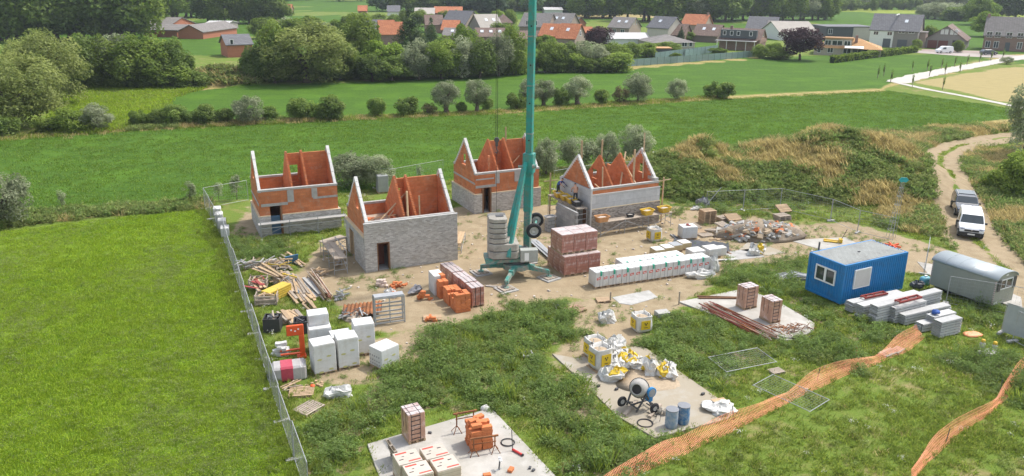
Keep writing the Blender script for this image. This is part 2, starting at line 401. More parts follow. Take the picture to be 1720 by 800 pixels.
    c = mix(ragged(A.outputs['Alpha'], 1.1, noise(.75, 9, .72)), c, dirt)
    c = mix(ragged(sb.outputs[1], .5), c, grav)
    L(c, b.inputs['Base Color'])
    bp = _n(nt, 'ShaderNodeBump'); bp.inputs['Strength'].default_value = .7; bp.inputs['Distance'].default_value = .07
    L(math_('ADD', fine, math_('MULTIPLY', med, 1.5)), bp.inputs['Height']); L(bp.outputs[0], b.inputs['Normal'])
    return m
GMAT = ground_mat()

def split_ground():
    quads = np.arange((ny - 1) * (nx - 1)).reshape(ny - 1, nx - 1)
    J, I = np.meshgrid(np.arange(ny - 1), np.arange(nx - 1), indexing='ij')
    v00 = J * nx + I; F = np.stack([v00, v00 + 1, v00 + nx + 1, v00 + nx], -1).reshape(-1, 4)
    cx = (GX[:-1, :-1] + GX[1:, 1:]).ravel() / 2; cyy = (GY[:-1, :-1] + GY[1:, 1:]).ravel() / 2
    zone = np.zeros(len(F), int)
    zone[sdf(P_LEFT, cx, cyy) > 0] = 1; zone[sdf(P_MID, cx, cyy) > 0] = 2; zone[sdf(P_FAR, cx, cyy) > 0] = 3
    zone[height(cx, cyy) > .25] = 4
    zone[pline(TRACK, cx, cyy) < 2.4] = 5
    V = np.stack([GX, GY, GZ], -1).reshape(-1, 3)
    za = np.stack([MK[0], MK[1], MK[2], MK[3]], -1).reshape(-1, 4); zb = np.stack([MK[4], MK[5], MK[6], MK[7]], -1).reshape(-1, 4)
    for k, nm in enumerate(('ground', 'meadow', 'grass_field', 'far_field', 'earth_mound', 'dirt_track')):
        f = F[zone == k]; ids, inv = np.unique(f, return_inverse=True); f2 = inv.reshape(-1, 4)
        me = bpy.data.meshes.new(nm)
        me.vertices.add(len(ids)); me.vertices.foreach_set('co', V[ids].astype(np.float32).ravel())
        me.loops.add(len(f2) * 4); me.loops.foreach_set('vertex_index', f2.astype(np.int32).ravel())
        me.polygons.add(len(f2)); me.polygons.foreach_set('loop_start', np.arange(0, len(f2) * 4, 4, dtype=np.int32))
        me.update(calc_edges=True)
        for an, arr in (('zone_a', za), ('zone_b', zb)):
            at = me.color_attributes.new(an, 'FLOAT_COLOR', 'POINT'); at.data.foreach_set('color', arr[ids].astype(np.float32).ravel())
        me.polygons.foreach_set('use_smooth', [True] * len(f2)); me.materials.append(GMAT)
        struct(link(nm, me))
split_ground()
def strip(name, pts, hw, z, m, seed):
    P = []
    for i in range(len(pts) - 1):
        a, b = Vector(pts[i]), Vector(pts[i + 1]); n = max(2, int((b - a).length / 1.2)); P += [a.lerp(b, k / n) for k in range(n)]
    P.append(Vector(pts[-1])); mb = MB(); rr = random.Random(seed); V = []
    for i, p in enumerate(P):
        d = (P[min(i + 1, len(P) - 1)] - P[max(i - 1, 0)]).normalized(); nv = Vector((-d.y, d.x))
        for s in (-1, 1): q = p + nv * s * hw * rr.uniform(.85, 1.15); V.append((q.x, q.y, z))
    mb.add(V, [(2 * i, 2 * i + 2, 2 * i + 3, 2 * i + 1) if False else (2 * i, 2 * i + 2, 2 * i + 3, 2 * i + 1) for i in range(len(P) - 1)])
    return struct(mb.build(name, m))
PALEG = mat('pale_gravel', (.50, .47, .42), .95, .12, .8, bump=.4, bscale=4)
strip('gravel_path', GPATH, 2.2, .05, PALEG, 1); strip('gravel_path', GPATH2, .75, .045, PALEG, 2)
# ================================================================== MATERIALS OF THINGS
C_ = dict
ORANGE = mat('orange_block_wall', (.5, .16, .06), .9, .22, 1.6, col2=(.46, .26, .17), c2amt=.30, c2scale=1.4, brick=C_(w=.5, h=.20, m=.010, c1=(.46, .150, .058), c2=(.55, .20, .085), mc=(.40, .17, .085)), bump=.4)
ORANGEB = mat('orange_block', (.56, .185, .07), .9, .14, 5, bump=.3, rand=.12)
GREYBR = mat('grey_facing_brick', (.4, .38, .36), .9, .22, 14, col2=(.37, .34, .30), c2amt=.35, c2scale=.9, brick=C_(w=.24, h=.085, m=.010, c1=(.30, .28, .26), c2=(.56, .54, .51), mc=(.44, .425, .40), bias=.05), bump=.5, rand=0)
RUBBLEBR = mat('brown_facing_brick', (.35, .3, .26), .9, .3, 12, brick=C_(w=.24, h=.085, m=.012, c1=(.16, .125, .10), c2=(.50, .44, .38), mc=(.36, .33, .30)), bump=.6, rand=0)
CONC = mat('concrete', (.42, .41, .39), .9, .12, 2.5, col2=(.33, .32, .30), c2amt=.6, bump=.25, bscale=12)
SLABC = mat('slab_concrete', (.45, .43, .395), .9, .10, 1.1, col2=(.36, .34, .30), c2amt=.8, c2scale=.6, bump=.2, bscale=9, rand=.03)
SLABD = mat('slab_concrete_dusty', (.41, .385, .34), .92, .16, .9, col2=(.34, .295, .225), c2amt=1.0, c2scale=.45, bump=.3, bscale=9, rand=.03)
INSUL = mat('grey_insulation_board', (.48, .48, .48), .8, .12, 3, brick=C_(w=1.2, h=.6, m=.008, c1=(.44, .445, .45), c2=(.52, .525, .53), mc=(.30, .31, .32)))
MORTAR = mat('white_mortar', (.58, .57, .55), .9, .12, 6, bump=.3)
CREAM = mat('cream_foam_board', (.68, .55, .36), .9, .10, 4)
FLOORC = mat('raw_floor', (.46, .36, .27), .95, .2, 1.4, col2=(.36, .33, .30), c2amt=.6)
BLOCKG = mat('grey_block', (.34, .335, .33), .92, .12, 5, brick=C_(w=.6, h=.3, m=.018, c1=(.33, .325, .32), c2=(.40, .395, .385), mc=(.15, .145, .14)), bump=.4)
DARK = mat('dark_opening', (.02, .02, .022), .8, .1, 3)
WOOD = mat('rough_timber', (.46, .33, .20), .85, .25, 6, rand=.18, bump=.3)
WOODG = mat('weathered_timber', (.36, .30, .24), .9, .25, 6, rand=.2, bump=.3)
WOODD = mat('brown_timber', (.20, .105, .055), .8, .2, 6, rand=.1)
PALLETM = mat('pallet_timber', (.42, .30, .19), .9, .25, 7, rand=.2)
TEAL = mat('teal_paint', (.020, .28, .245), .5, .16, 1.5, col2=(.09, .20, .16), c2amt=.55, c2scale=2.2, spec=.5)
TEALD = mat('worn_teal_paint', (.05, .25, .21), .6, .2, 3, col2=(.28, .27, .23), c2amt=.7, c2scale=2.5)
BALL = mat('ballast_concrete', (.40, .375, .33), .9, .18, 2.5, col2=(.27, .25, .22), c2amt=.6, bump=.4, bscale=14)
STEEL = mat('galvanised_steel', (.36, .37, .375), .6, .15, 8, metal=.3, rand=.1)
STEELD = mat('dark_steel', (.10, .10, .105), .55, .2, 6, metal=.4)
RUST = mat('rusty_steel', (.38, .15, .055), .9, .35, 5, col2=(.17, .075, .035), c2amt=.8, bump=.4)
RUBBER = mat('tyre_rubber', (.028, .028, .030), .85, .2, 8)
RIM = mat('wheel_rim', (.45, .44, .42), .5, .15, 8, metal=.3)
WHITEP = mat('white_block', (.62, .62, .605), .75, .08, 2, col2=(.52, .50, .46), c2amt=.5, c2scale=1.6, bump=.2)
WHITEF = mat('white_stretch_film', (.58, .585, .58), .4, .14, 4, col2=(.47, .45, .41), c2amt=.5, c2scale=2.0, bump=.6, bscale=9, spec=.5)
FILMR = mat('film_over_red_brick', (.36, .155, .115), .28, .25, 3.5, col2=(.62, .52, .50), c2amt=.35, c2scale=3.0, bump=.6, bscale=8, spec=.6)
FILMT = mat('film_over_red_brick_top', (.52, .45, .43), .25, .15, 3.5, col2=(.36, .22, .19), c2amt=.5, c2scale=3.0, bump=.7, bscale=10, spec=.6)
FILMB = mat('film_over_tan_brick', (.47, .27, .185), .3, .2, 3.0, col2=(.60, .48, .42), c2amt=.35, c2scale=3, bump=.5, bscale=8, spec=.5)
FILMC = mat('film_over_cream_block', (.54, .45, .34), .45, .12, 3, col2=(.62, .56, .49), c2amt=.4, bump=.4, bscale=8)
CARDT = mat('printed_film_top', (.52, .45, .38), .4, .1, 4, bump=.4, bscale=8)
PRINTR = mat('red_print', (.58, .07, .045), .5, .1, 8)
PRINTG = mat('green_tape', (.03, .36, .24), .5, .1, 8)
PRINTK = mat('black_print', (.03, .03, .035), .5, .1, 8)
PRINTY = mat('yellow_print', (.62, .43, .02), .6, .12, 5)
PRINTO = mat('olive_print', (.48, .46, .20), .6, .1, 5)
BAGW = mat('white_woven_bag', (.58, .57, .54), .75, .14, 5, bump=.7, bscale=7)
BAGY = mat('yellow_woven_bag', (.62, .44, .04), .75, .14, 6, bump=.7, bscale=7)
SANDM = mat('sand', (.42, .33, .23), .95, .2, 9, bump=.6)
BLUEC = mat('blue_cabin_paint', (.006, .185, .46), .5, .12, 1.6, col2=(.02, .15, .34), c2amt=.55, c2scale=1.6, spec=.5, rand=.03)
BLUER = mat('grey_roof_sheet', (.40, .41, .39), .6, .10, 1.5, col2=(.33, .33, .31), c2amt=.5, c2scale=.9)
WHITEPL = mat('white_plastic', (.78, .78, .77), .45, .05, 3)
CREAMPL = mat('cream_shutter', (.60, .58, .54), .55, .05, 3)
GLASS = mat('dark_glass', (.035, .045, .05), .08, .3, 1.2, spec=.8)
WAGON = mat('grey_green_wagon_paint', (.32, .33, .285), .55, .06, 1.5, col2=(.27, .28, .24), c2amt=.4)
WAGR = mat('wagon_roof_sheet', (.36, .40, .42), .4, .08, 1.2, metal=.2)
HOLLOW = mat('grey_hollow_concrete', (.47, .47, .46), .9, .12, 3, bump=.3, rand=.12)
REDSTEEL = mat('red_oxide_steel', (.30, .055, .045), .6, .15, 4)
REDORANGE = mat('orange_red_paint', (.70, .10, .025), .45, .1, 3)
YELTUB = mat('yellow_tub', (.66, .42, .03), .5, .14, 4, col2=(.45, .34, .16), c2amt=.4, c2scale=4)
BLACKTUB = mat('black_tub', (.045, .045, .048), .6, .2, 5)
MORTW = mat('mortar_mix', (.50, .46, .41), .95, .15, 8)
BLUEB = mat('blue_barrel', (.055, .16, .32), .5, .2, 4, col2=(.30, .33, .36), c2amt=.6, c2scale=3.5)
BLUEP = mat('bright_blue_paint', (.03, .22, .48), .4, .1, 4)
NETO = mat('orange_net', (.92, .36, .19), .6, .12, 6, rand=0)
CABLE = mat('black_cable', (.025, .025, .03), .6, .1, 4)
YELPL = mat('yellow_formwork_board', (.56, .40, .06), .6, .2, 5)
GREYP = mat('grey_sheet', (.36, .37, .38), .5, .15, 2, metal=.2)
TARP = mat('dark_tarpaulin', (.055, .06, .07), .5, .15, 3, bump=.6, bscale=4)
# ================================================================== VEGETATION
def leaf_mat(name, lo, hi, trans=.35, warm=None):
    m = bpy.data.materials.new(name); m.use_nodes = True; nt = m.node_tree; L = nt.links.new; nt.nodes.clear()
    at = _n(nt, 'ShaderNodeVertexColor', layer_name='tint'); oi = _n(nt, 'ShaderNodeObjectInfo')
    mx = _n(nt, 'ShaderNodeMix', data_type='RGBA'); mx.inputs[6].default_value = (*lo, 1); mx.inputs[7].default_value = (*hi, 1)
    L(at.outputs['Color'], mx.inputs['Factor'])
    mr = _n(nt, 'ShaderNodeMapRange'); mr.inputs['To Min'].default_value = .78; mr.inputs['To Max'].default_value = 1.22; L(oi.outputs['Random'], mr.inputs['Value'])
    sc_ = _n(nt, 'ShaderNodeVectorMath', operation='SCALE'); L(mx.outputs[2], sc_.inputs[0]); L(mr.outputs[0], sc_.inputs['Scale'])
    d = _n(nt, 'ShaderNodeBsdfDiffuse'); t = _n(nt, 'ShaderNodeBsdfTranslucent'); ms = _n(nt, 'ShaderNodeMixShader'); ms.inputs[0].default_value = trans
    L(sc_.outputs[0], d.inputs['Color']); L(sc_.outputs[0], t.inputs['Color'])
    g = _n(nt, 'ShaderNodeBsdfGlossy'); g.inputs['Roughness'].default_value = .55; g.inputs['Color'].default_value = (.5, .5, .5, 1)
    L(d.outputs[0], ms.inputs[1]); L(t.outputs[0], ms.inputs[2])
    m2 = _n(nt, 'ShaderNodeMixShader'); m2.inputs[0].default_value = .035; L(ms.outputs[0], m2.inputs[1]); L(g.outputs[0], m2.inputs[2])
    o = _n(nt, 'ShaderNodeOutputMaterial'); L(m2.outputs[0], o.inputs['Surface'])
    return m
BARK = mat('bark', (.13, .105, .08), .95, .3, 6, bump=.6)

def quads_mesh(name, V, tint, m):
    """V: n x 4 x 3 leaf quads, tint: n"""
    n = len(V); me = bpy.data.meshes.new(name)
    me.vertices.add(n * 4); me.vertices.foreach_set('co', V.reshape(-1).astype(np.float32))
    me.loops.add(n * 4); me.loops.foreach_set('vertex_index', np.arange(n * 4, dtype=np.int32))
    me.polygons.add(n); me.polygons.foreach_set('loop_start', np.arange(0, n * 4, 4, dtype=np.int32))
    me.update(calc_edges=True)
    at = me.color_attributes.new('tint', 'FLOAT_COLOR', 'POINT')
    c = np.repeat(tint, 4); at.data.foreach_set('color', np.stack([c, c, c, np.ones_like(c)], -1).astype(np.float32).ravel())
    me.materials.append(m); return me
def unit(a): return a / (np.linalg.norm(a, axis=-1, keepdims=True) + 1e-9)
def leaf_quads(rs, C, out, size, asp=.5, flat=.6):
    n = len(C)
    nrm = unit(out * flat + rs.randn(n, 3) * .55 + np.array([0, 0, .45]))
    a = unit(np.cross(nrm, rs.randn(n, 3))); b = np.cross(nrm, a)
    s = (size * (.6 + .8 * rs.rand(n)))[:, None]
    fold = nrm * s * .18
    return np.stack([C - a * s * .5, C + b * s * asp * .5 - fold, C + a * s * .5, C - b * s * asp * .5 - fold], 1)
def crown_mesh(name, seed, w, h, z0, n, leaf, m, lobes=26, lr=.30, asp=.6, shape='ball', skirt=0.0):
    """lumpy crown: leaves sit on many overlapping lobes"""
    rs = np.random.RandomState(seed); zc = z0 + h / 2
    d = unit(rs.randn(lobes, 3)); rad = rs.rand(lobes) ** .45
    if shape == 'ball': rad = .35 + .42 * rad
    elif shape == 'tall': rad = .3 + .45 * rad
    c = d * rad[:, None]
    if shape == 'cone':
        t = rs.rand(lobes) ** 1.3; ang = rs.rand(lobes) * 6.283; c = np.stack([np.cos(ang) * (1 - t) * .72, np.sin(ang) * (1 - t) * .72, t * 1.9 - .95], -1)
    lrad = lr * (.7 + .7 * rs.rand(lobes)) * (1.0 if shape != 'cone' else 1) 
    if shape == 'cone': lrad *= np.clip(1.25 - (c[:, 2] + 1) / 2, .3, 1)
    pick = rs.choice(lobes, n, p=lrad ** 2 / (lrad ** 2).sum())
    dd = unit(rs.randn(n, 3)); rr = (.45 + .55 * rs.rand(n) ** .5)
    P = c[pick] + dd * (lrad[pick] * rr)[:, None]
    q = np.linalg.norm(P, axis=1)
    if shape != 'cone':
        lim = 1.04; P = np.where((q > lim)[:, None], P * (lim / q)[:, None], P)
    keep = P[:, 2] > -.98
    P, pick2, dd = P[keep], pick[keep], dd[keep]
    out = unit(P * np.array([1, 1, .7]) + dd * .8)
    if skirt: zz = np.clip(-P[:, 2], 0, .9); P[:, :2] *= (1 + skirt * (1 / np.sqrt(1 - zz ** 2 * .9) - 1))[:, None]
    P = P * np.array([w / 2, w / 2, h / 2]) + np.array([0, 0, zc])
    tl = rs.rand(lobes)
    tint = np.clip(.55 * tl[pick2] + .45 * rs.rand(len(P)), 0, 1)
    V = leaf_quads(rs, P, out, leaf, asp)
    return quads_mesh(name, V, tint, m)
def trunk_mesh(name, h, r, seed=0, limbs=5, spread=1.2, top=1.0):
    rr = random.Random(seed); b = MB()
    pts = [(0, 0, -.1)]; x = y = 0
    for i in range(1, 6): x += rr.uniform(-.06, .06) * h * .4; y += rr.uniform(-.06, .06) * h * .4; pts.append((x, y, h * i / 5))
    b.tube(pts, [r * 1.25] + [r * (1 - .09 * i) for i in range(1, 6)], 8)
    for k in range(limbs):
        a = k * 6.283 / limbs + rr.uniform(-.4, .4); s = pts[3 + k % 3]; ln = spread * rr.uniform(.7, 1.2)
        e = (s[0] + math.cos(a) * ln, s[1] + math.sin(a) * ln, s[2] + top * rr.uniform(.7, 1.3)); mid_ = tuple((u + v) / 2 + (0, 0, .1 * ln)[i] for i, (u, v) in enumerate(zip(s, e)))
        b.tube([s, mid_, e], [r * .55, r * .4, r * .15], 6)
    return b.mesh(name, BARK, True)

LM = dict(
    green=leaf_mat('broad_leaves', (.11, .19, .022), (.36, .46, .085), .55),
    deep=leaf_mat('deep_green_leaves', (.085, .155, .026), (.28, .37, .08), .55),
    fresh=leaf_mat('fresh_green_leaves', (.10, .185, .016), (.30, .41, .055), .5),
    silver=leaf_mat('silver_willow_leaves', (.15, .20, .085), (.52, .56, .35), .45),
    olive=leaf_mat('olive_willow_leaves', (.155, .215, .042), (.45, .50, .15), .5),
    copper=leaf_mat('copper_beech_leaves', (.035, .016, .020), (.110, .055, .062), .3),
    pine=leaf_mat('pine_needles', (.035, .075, .024), (.12, .175, .06), .35),
    tan=leaf_mat('dry_bush_leaves', (.12, .11, .04), (.26, .22, .10)),
    far=leaf_mat('wood_leaves', (.06, .12, .045), (.18, .26, .10), .45))
PROTO = {}
def proto(kind, crowns, trunk, W, Ht): PROTO[kind] = (crowns, trunk, W, Ht)
proto('shrub', [crown_mesh('shrub_crown', s, 4, 4.0, 0.0, 4800, .25, LM['deep'], 38, .28, skirt=.8) for s in (1, 2, 3)], None, 4, 4.0)
proto('bush', [crown_mesh('bush_crown', s, 4, 4.0, 0.0, 4400, .25, LM['green'], 34, .29, skirt=.8) for s in (4, 5)], None, 4, 4.0)
proto('silver', [crown_mesh('willow_crown', s, 5, 5.0, 0.05, 6500, .23, LM['silver'], 50, .24, .42, skirt=.6) for s in (6, 7, 8)], trunk_mesh('willow_trunk', 1.6, .2, 3, 6, 1.0, 1.4), 5, 5.1)
proto('pollard', [crown_mesh('pollard_crown', s, 5.2, 5.9, .9, 6500, .26, LM['silver'], 40, .26, .42) for s in (9, 10)], trunk_mesh('pollard_trunk', 2.6, .42, 5, 6, 1.0, 1.2), 5, 6.8)
proto('willow', [crown_mesh('willow_tree_crown', s, 14, 13.2, .1, 13000, .50, LM['olive'], 80, .23, .40, skirt=.7) for s in (12, 13)], trunk_mesh('willow_tree_trunk', 5, .5, 6, 7, 3, 3.5), 14, 13.3)
proto('broad', [crown_mesh('tree_crown', s, 10, 12.4, .2, 9000, .50, LM['green'], 60, .25, skirt=.6) for s in (15, 16, 17)], trunk_mesh('tree_trunk', 5, .32, 7, 7, 2.4, 3), 10, 12.6)
proto('dark', [crown_mesh('dark_tree_crown', s, 10, 13.1, .1, 8500, .55, LM['deep'], 56, .26, skirt=.7) for s in (18, 19)], trunk_mesh('dark_tree_trunk', 5, .32, 8, 7, 2.4, 3), 10, 13.2)
proto('fresh', [crown_mesh('bright_tree_crown', s, 9, 9.9, .5, 6500, .48, LM['fresh'], 46, .26, skirt=.4) for s in (20, 21)], trunk_mesh('bright_tree_trunk', 4, .28, 9, 6, 2.2, 2.5), 9, 10.4)
proto('silvertree', [crown_mesh('silver_tree_crown', s, 10, 13, .2, 9000, .46, LM['silver'], 60, .24, .42, skirt=.6) for s in (22, 23)], trunk_mesh('silver_tree_trunk', 5, .35, 10, 6, 2.4, 3), 10, 13.2)
proto('copper', [crown_mesh('copper_beech_crown', 24, 9, 9.5, 1.5, 7500, .42, LM['copper'], 48, .26)], trunk_mesh('beech_trunk', 4, .28, 11, 6, 2.2, 2.5), 9, 11)
proto('pine', [crown_mesh('pine_crown', 25, 8, 14, 1.5, 6500, .55, LM['pine'], 60, .30, .3, 'cone')], trunk_mesh('pine_trunk', 10, .3, 12, 3, .6, 1), 8, 15.5)
proto('sapling', [crown_mesh('sapling_crown', s, 1.3, 2.6, .5, 520, .22, LM['silver'], 12, .34, .35, 'tall') for s in (26, 27)], trunk_mesh('sapling_trunk', 1.6, .035, 13, 4, .25, .7), 1.3, 3.1)
proto('tanbush', [crown_mesh('dry_bush_crown', 28, 3, 2.4, 0.0, 1700, .22, LM['tan'], 22, .3, .4)], None, 3, 2.4)
_tn = [0]
STEMS = {}
def tree(kind, x, yb, yt, wpx, name, label, cat, group, ground=None):
    crowns, trunk, W, Ht = PROTO[kind]
    p = ground if ground is not None else G(x, yb); 
    h = ZAT(p, yt) - p.z; wm = wpx * 1.18 * MPP((p.x, p.y, h / 2)); h *= 1.0; _tn[0] += 1; k = _tn[0]
    t = thing(name, label, cat, p, (k * 2.399) % 6.283, group)
    t.scale = (wm / W, wm / W * (.92 + .16 * ((k * .618) % 1)), h / Ht)
    link('crown', crowns[k % len(crowns)], t)
    if trunk: link('trunk', trunk, t)
    else:
        if 'stem' not in STEMS:
            b = MB()
            for i in range(5):
                a = i * 1.257; b.tube([(0, 0, -.05), (.3 * math.cos(a), .3 * math.sin(a), .8), (.8 * math.cos(a), .8 * math.sin(a), 2.0)], [.06, .045, .02], 5)
            STEMS['stem'] = b.mesh('shrub_stems', BARK)
        link('stems', STEMS['stem'], t)
    return t

# ---- hedgerow between the two fields
HR = 'hedgerow between the fields'
L_SH = 'dark green rounded shrub in the grassy strip between the two fields'
L_PO = 'pollard willow with bare trunk and round silver head between the two fields'
L_SI = 'pale silver willow bush reaching to the ground between the two fields'
for (k, x, yb, yt, wp) in (
    ('shrub', 10, 229, 194, 48), ('bush', 75, 224, 196, 40), ('bush', 118, 222, 180, 58), ('silver', 164, 220, 173, 52), ('shrub', 235, 213, 183, 30), ('shrub', 265, 212, 184, 28),
    ('shrub', 294, 211, 173, 42), ('shrub', 322, 210, 186, 28), ('shrub', 349, 209, 175, 42), ('shrub', 380, 208, 180, 30), ('silver', 420, 207, 158, 52), ('shrub', 455, 204, 178, 26), ('shrub', 505, 202, 162, 46), ('shrub', 530, 201, 170, 40),
    ('shrub', 556, 201, 160, 48), ('shrub', 634, 196, 162, 31), ('shrub', 685, 194, 160, 38), ('tanbush', 720, 192, 173, 28), ('pollard', 750, 190, 133, 46), ('shrub', 776, 189, 170, 20),
    ('pollard', 801, 188, 131, 42), ('shrub', 818, 186, 163, 22), ('shrub', 868, 184, 154, 32), ('pollard', 888, 180, 131, 30), ('pollard', 913, 178, 132, 38), ('shrub', 943, 179, 145, 28), ('pollard', 970, 176, 125, 46),
    ('shrub', 1010, 176, 148, 26), ('tanbush', 1042, 174, 144, 26), ('silver', 1071, 171, 116, 50), ('silver', 1137, 168, 131, 37), ('shrub', 1207, 165, 134, 44)):
    lab = {'shrub': L_SH, 'bush': 'leafy mid green shrub at the tree end of the hedgerow', 'pollard': L_PO, 'silver': L_SI, 'tanbush': 'low dry tan bush among the hedgerow shrubs'}[k]
    tree(k, x, yb, yt, wp, {'pollard': 'pollard_willow', 'silver': 'willow_bush'}.get(k, 'shrub'), lab, 'tree' if k == 'pollard' else 'bush', HR)
# ---- willows round the site
for (k, x, yb, yt, wp, lab) in (
    ('silver', 594, 312, 250, 80, 'broad silver willow bush behind the house with complete grey front'), ('silver', 634, 316, 258, 66, 'lower silver willow bush beside the broad one behind the grey-fronted house'),
    ('silver', 917, 293, 228, 46, 'silver willow bush right behind the teal crane tower'), ('silver', 968, 285, 222, 62, 'big round silver willow bush behind the house with workers'),
    ('silver', 1018, 283, 220, 44, 'silver willow bush between two others behind the workers house'), ('silver', 1066, 270, 205, 56, 'tall silver willow bush next to the grassy mound'),
    ('silver', 8, 378, 280, 92, 'big silver willow bush on the verge of the left meadow')):
    tree(k, x, yb, yt, wp, 'willow_bush', lab, 'bush', 'willow bushes round the site')
for (x, yb, yt, wp, lab) in ((320, 341, 303, 22, 'thin young willow on the verge next to the fence corner'), (398, 336, 294, 22, 'thin young willow beside the left house gable'), (105, 352, 318, 16, 'thin young willow on the verge near the big bush'), (368, 338, 306, 16, 'sparse brown sapling between the two young willows'), (706, 300, 278, 12, 'tiny sapling sticking up behind the grey-fronted house')):
    tree('sapling', x, yb, yt, wp, 'young_tree', lab, 'young tree', 'young trees round the site')
# ---- right edge
tree('silvertree', 1718, 262, 92, 62, 'willow_tree', 'tall grey willow tree beside the curve of the dirt track', 'tree', None)
tree('bush', 1712, 330, 252, 74, 'shrub', 'dense green bush beside the parked cars on the track', 'bush', None)
tree('bush', 1668, 318, 285, 40, 'shrub', 'low green bush on the bank beside the dirt track', 'bush', None)
# ---- trees along the far side of the far field
TL = 'tree belt along the far field'
for (k, x, yb, yt, wp, lab) in (
    ('willow', 25, 214, 78, 150, 'huge pale olive willow at the end of the hedgerow'), ('willow', 90, 178, 47, 120, 'pale olive willow leaning behind the huge willow'), ('willow', -30, 180, 60, 120, 'olive willow half hidden behind the huge willow'),
    ('willow', 60, 150, 48, 90, 'olive willow behind the two great willows'),
    ('dark', 140, 151, 50, 70, 'dark green tree standing next to the leaning willow'), ('broad', 172, 150, 58, 60, 'mid green tree in the belt by the yellow meadow'), ('silvertree', 196, 148, 48, 66, 'greyish tree rising above the belt by the yellow meadow'),
    ('broad', 225, 149, 52, 80, 'broad leafy tree in the belt by the yellow meadow'), ('broad', 262, 148, 58, 74, 'leafy tree of the belt nearest the red shed'), ('dark', 296, 147, 62, 62, 'dark tree at the open end of the belt'), ('broad', 312, 142, 84, 34, 'small tree closing the belt beside the tan mound'),
    ('dark', 430, 141, 72, 46, 'dark tree beside the brick barn'), ('broad', 462, 140, 32, 58, 'tall leafy tree left of the great willow'), ('willow', 516, 139, 29, 146, 'great dome shaped willow along the far field'),
    ('broad', 572, 135, 62, 60, 'mid green tree under the flank of the dome willow'), ('broad', 604, 122, 21, 74, 'tall bright tree in front of the orange roofed house'), ('fresh', 640, 126, 62, 70, 'bright green tree beside the dark pine'), ('dark', 625, 137, 90, 56, 'low dark tree in the belt under the bright tree'),
    ('dark', 660, 136, 92, 60, 'low dark shrubby tree beside the silver tree'), ('silvertree', 704, 134, 64, 58, 'silver leaved tree in the middle of the belt'), ('broad', 742, 133, 60, 66, 'leafy tree right of the silver tree'), ('silvertree', 775, 132, 60, 62, 'pale leafy tree in the belt before the village roofs'),
    ('dark', 806, 131, 58, 60, 'dark leafy tree in the belt before the village roofs'), ('silvertree', 838, 128, 52, 52, 'pale tree beside the crane cable'), ('broad', 862, 126, 40, 46, 'green tree just left of the crane mast'), ('fresh', 780, 110, 38, 46, 'bright round tree in front of the grey roofs'),
    ('broad', 925, 121, 66, 50, 'green tree just right of the crane mast'), ('dark', 950, 120, 70, 50, 'dark tree before the orange roof by the mast'), ('silvertree', 990, 118, 64, 62, 'pale dome shaped tree below the copper tree'), ('broad', 1030, 114, 70, 56, 'leafy tree at the end of the belt by the teal fence'),
    ('broad', 1058, 100, 70, 40, 'small leafy tree behind the teal fence'), ('fresh', 915, 88, 57, 34, 'bright green garden tree beside the mast'), ('bush', 885, 120, 90, 40, 'olive garden bush left of the mast'), ('dark', 585, 130, 95, 40, 'dark undergrowth tree beside the dome willow')):
    tree(k, x, yb, yt, wp, 'willow_tree' if k == 'willow' else 'tree', lab, 'tree', TL)
for (k, x, yb, yt, wp, lab) in (
    ('pine', 690, 100, 14, 62, 'tall dark pine among the village houses'), ('pine', 725, 92, 28, 36, 'narrow dark spruce beside the tall pine'), ('copper', 1006, 88, 40, 44, 'dark copper beech rising between orange and grey roofs'), ('copper', 1343, 101, 40, 66, 'spreading copper beech in the garden by the tan roofed house'),
    ('broad', 1085, 96, 70, 38, 'garden tree beside the hip roofed house'), ('broad', 1120, 90, 70, 46, 'garden tree half hiding the hip roofed house'), ('pine', 1143, 72, 44, 16, 'small dark conifer before the brown roof'), ('fresh', 1155, 70, 52, 22, 'yellow green garden tree before the brown roof'),
    ('broad', 1276, 98, 74, 26, 'round tree at the end of the teal fence'), ('broad', 1300, 97, 70, 40, 'garden tree next to the copper beech'), ('bush', 1310, 100, 84, 40, 'low shrub under the copper beech'), ('fresh', 1205, 92, 80, 30, 'yellow flowering garden shrub by the teal fence'), ('fresh', 1130, 98, 88, 26, 'round green garden shrub inside the teal fence'),
    ('broad', 1538, 84, 65, 16, 'round green tree at the corner by the grey duplex'), ('broad', 1608, 88, 67, 20, 'round tree in front of the brown garage house'), ('dark', 842, 70, 36, 40, 'dark tree beside the light grey roof'), ('broad', 1560, 70, 42, 30, 'green tree behind the brown garage house'),
    ('fresh', 1655, 62, 18, 50, 'bright green tree between the brown house and the brick house'), ('silver', 1690, 108, 95, 20, 'low shrub by the gravel path')):
    tree(k, x, yb, yt, wp, 'pine_tree' if k == 'pine' else 'copper_beech' if k == 'copper' else 'tree', lab, 'tree', 'garden trees of the village')
# ---- trees farther off
rv = random.Random(77)
BT = 'trees beyond the village'
def belt(kinds, x0, x1, n, yb, hm, wm, lab, name='tree', grp=BT):
    for i in range(n):
        x = x0 + (x1 - x0) * (i + .5) / n + rv.uniform(-.4, .4) * (x1 - x0) / n
        p = G(x, yb + rv.uniform(-1.0, 1.0) - (0 if 'belt along' not in lab else (x - 410) * .030)); k = rv.choice(kinds); lb = {'dark': 'dark ', 'broad': 'mid green ', 'fresh': 'bright green ', 'silvertree': 'silvery '}.get(k, '') + lab; h = hm * rv.uniform(.75, 1.2)
        t = tree(k, x, 0, PR((p.x, p.y, h))[1], wm * rv.uniform(.8, 1.2) / MPP((p.x, p.y, h / 2)), name, lb, 'tree', grp, ground=p)
belt(['shrub', 'bush'], 130, 330, 12, 149, 4, 5, 'undergrowth shrub at the foot of the belt by the yellow meadow', 'shrub', 'undergrowth of the tree belt')
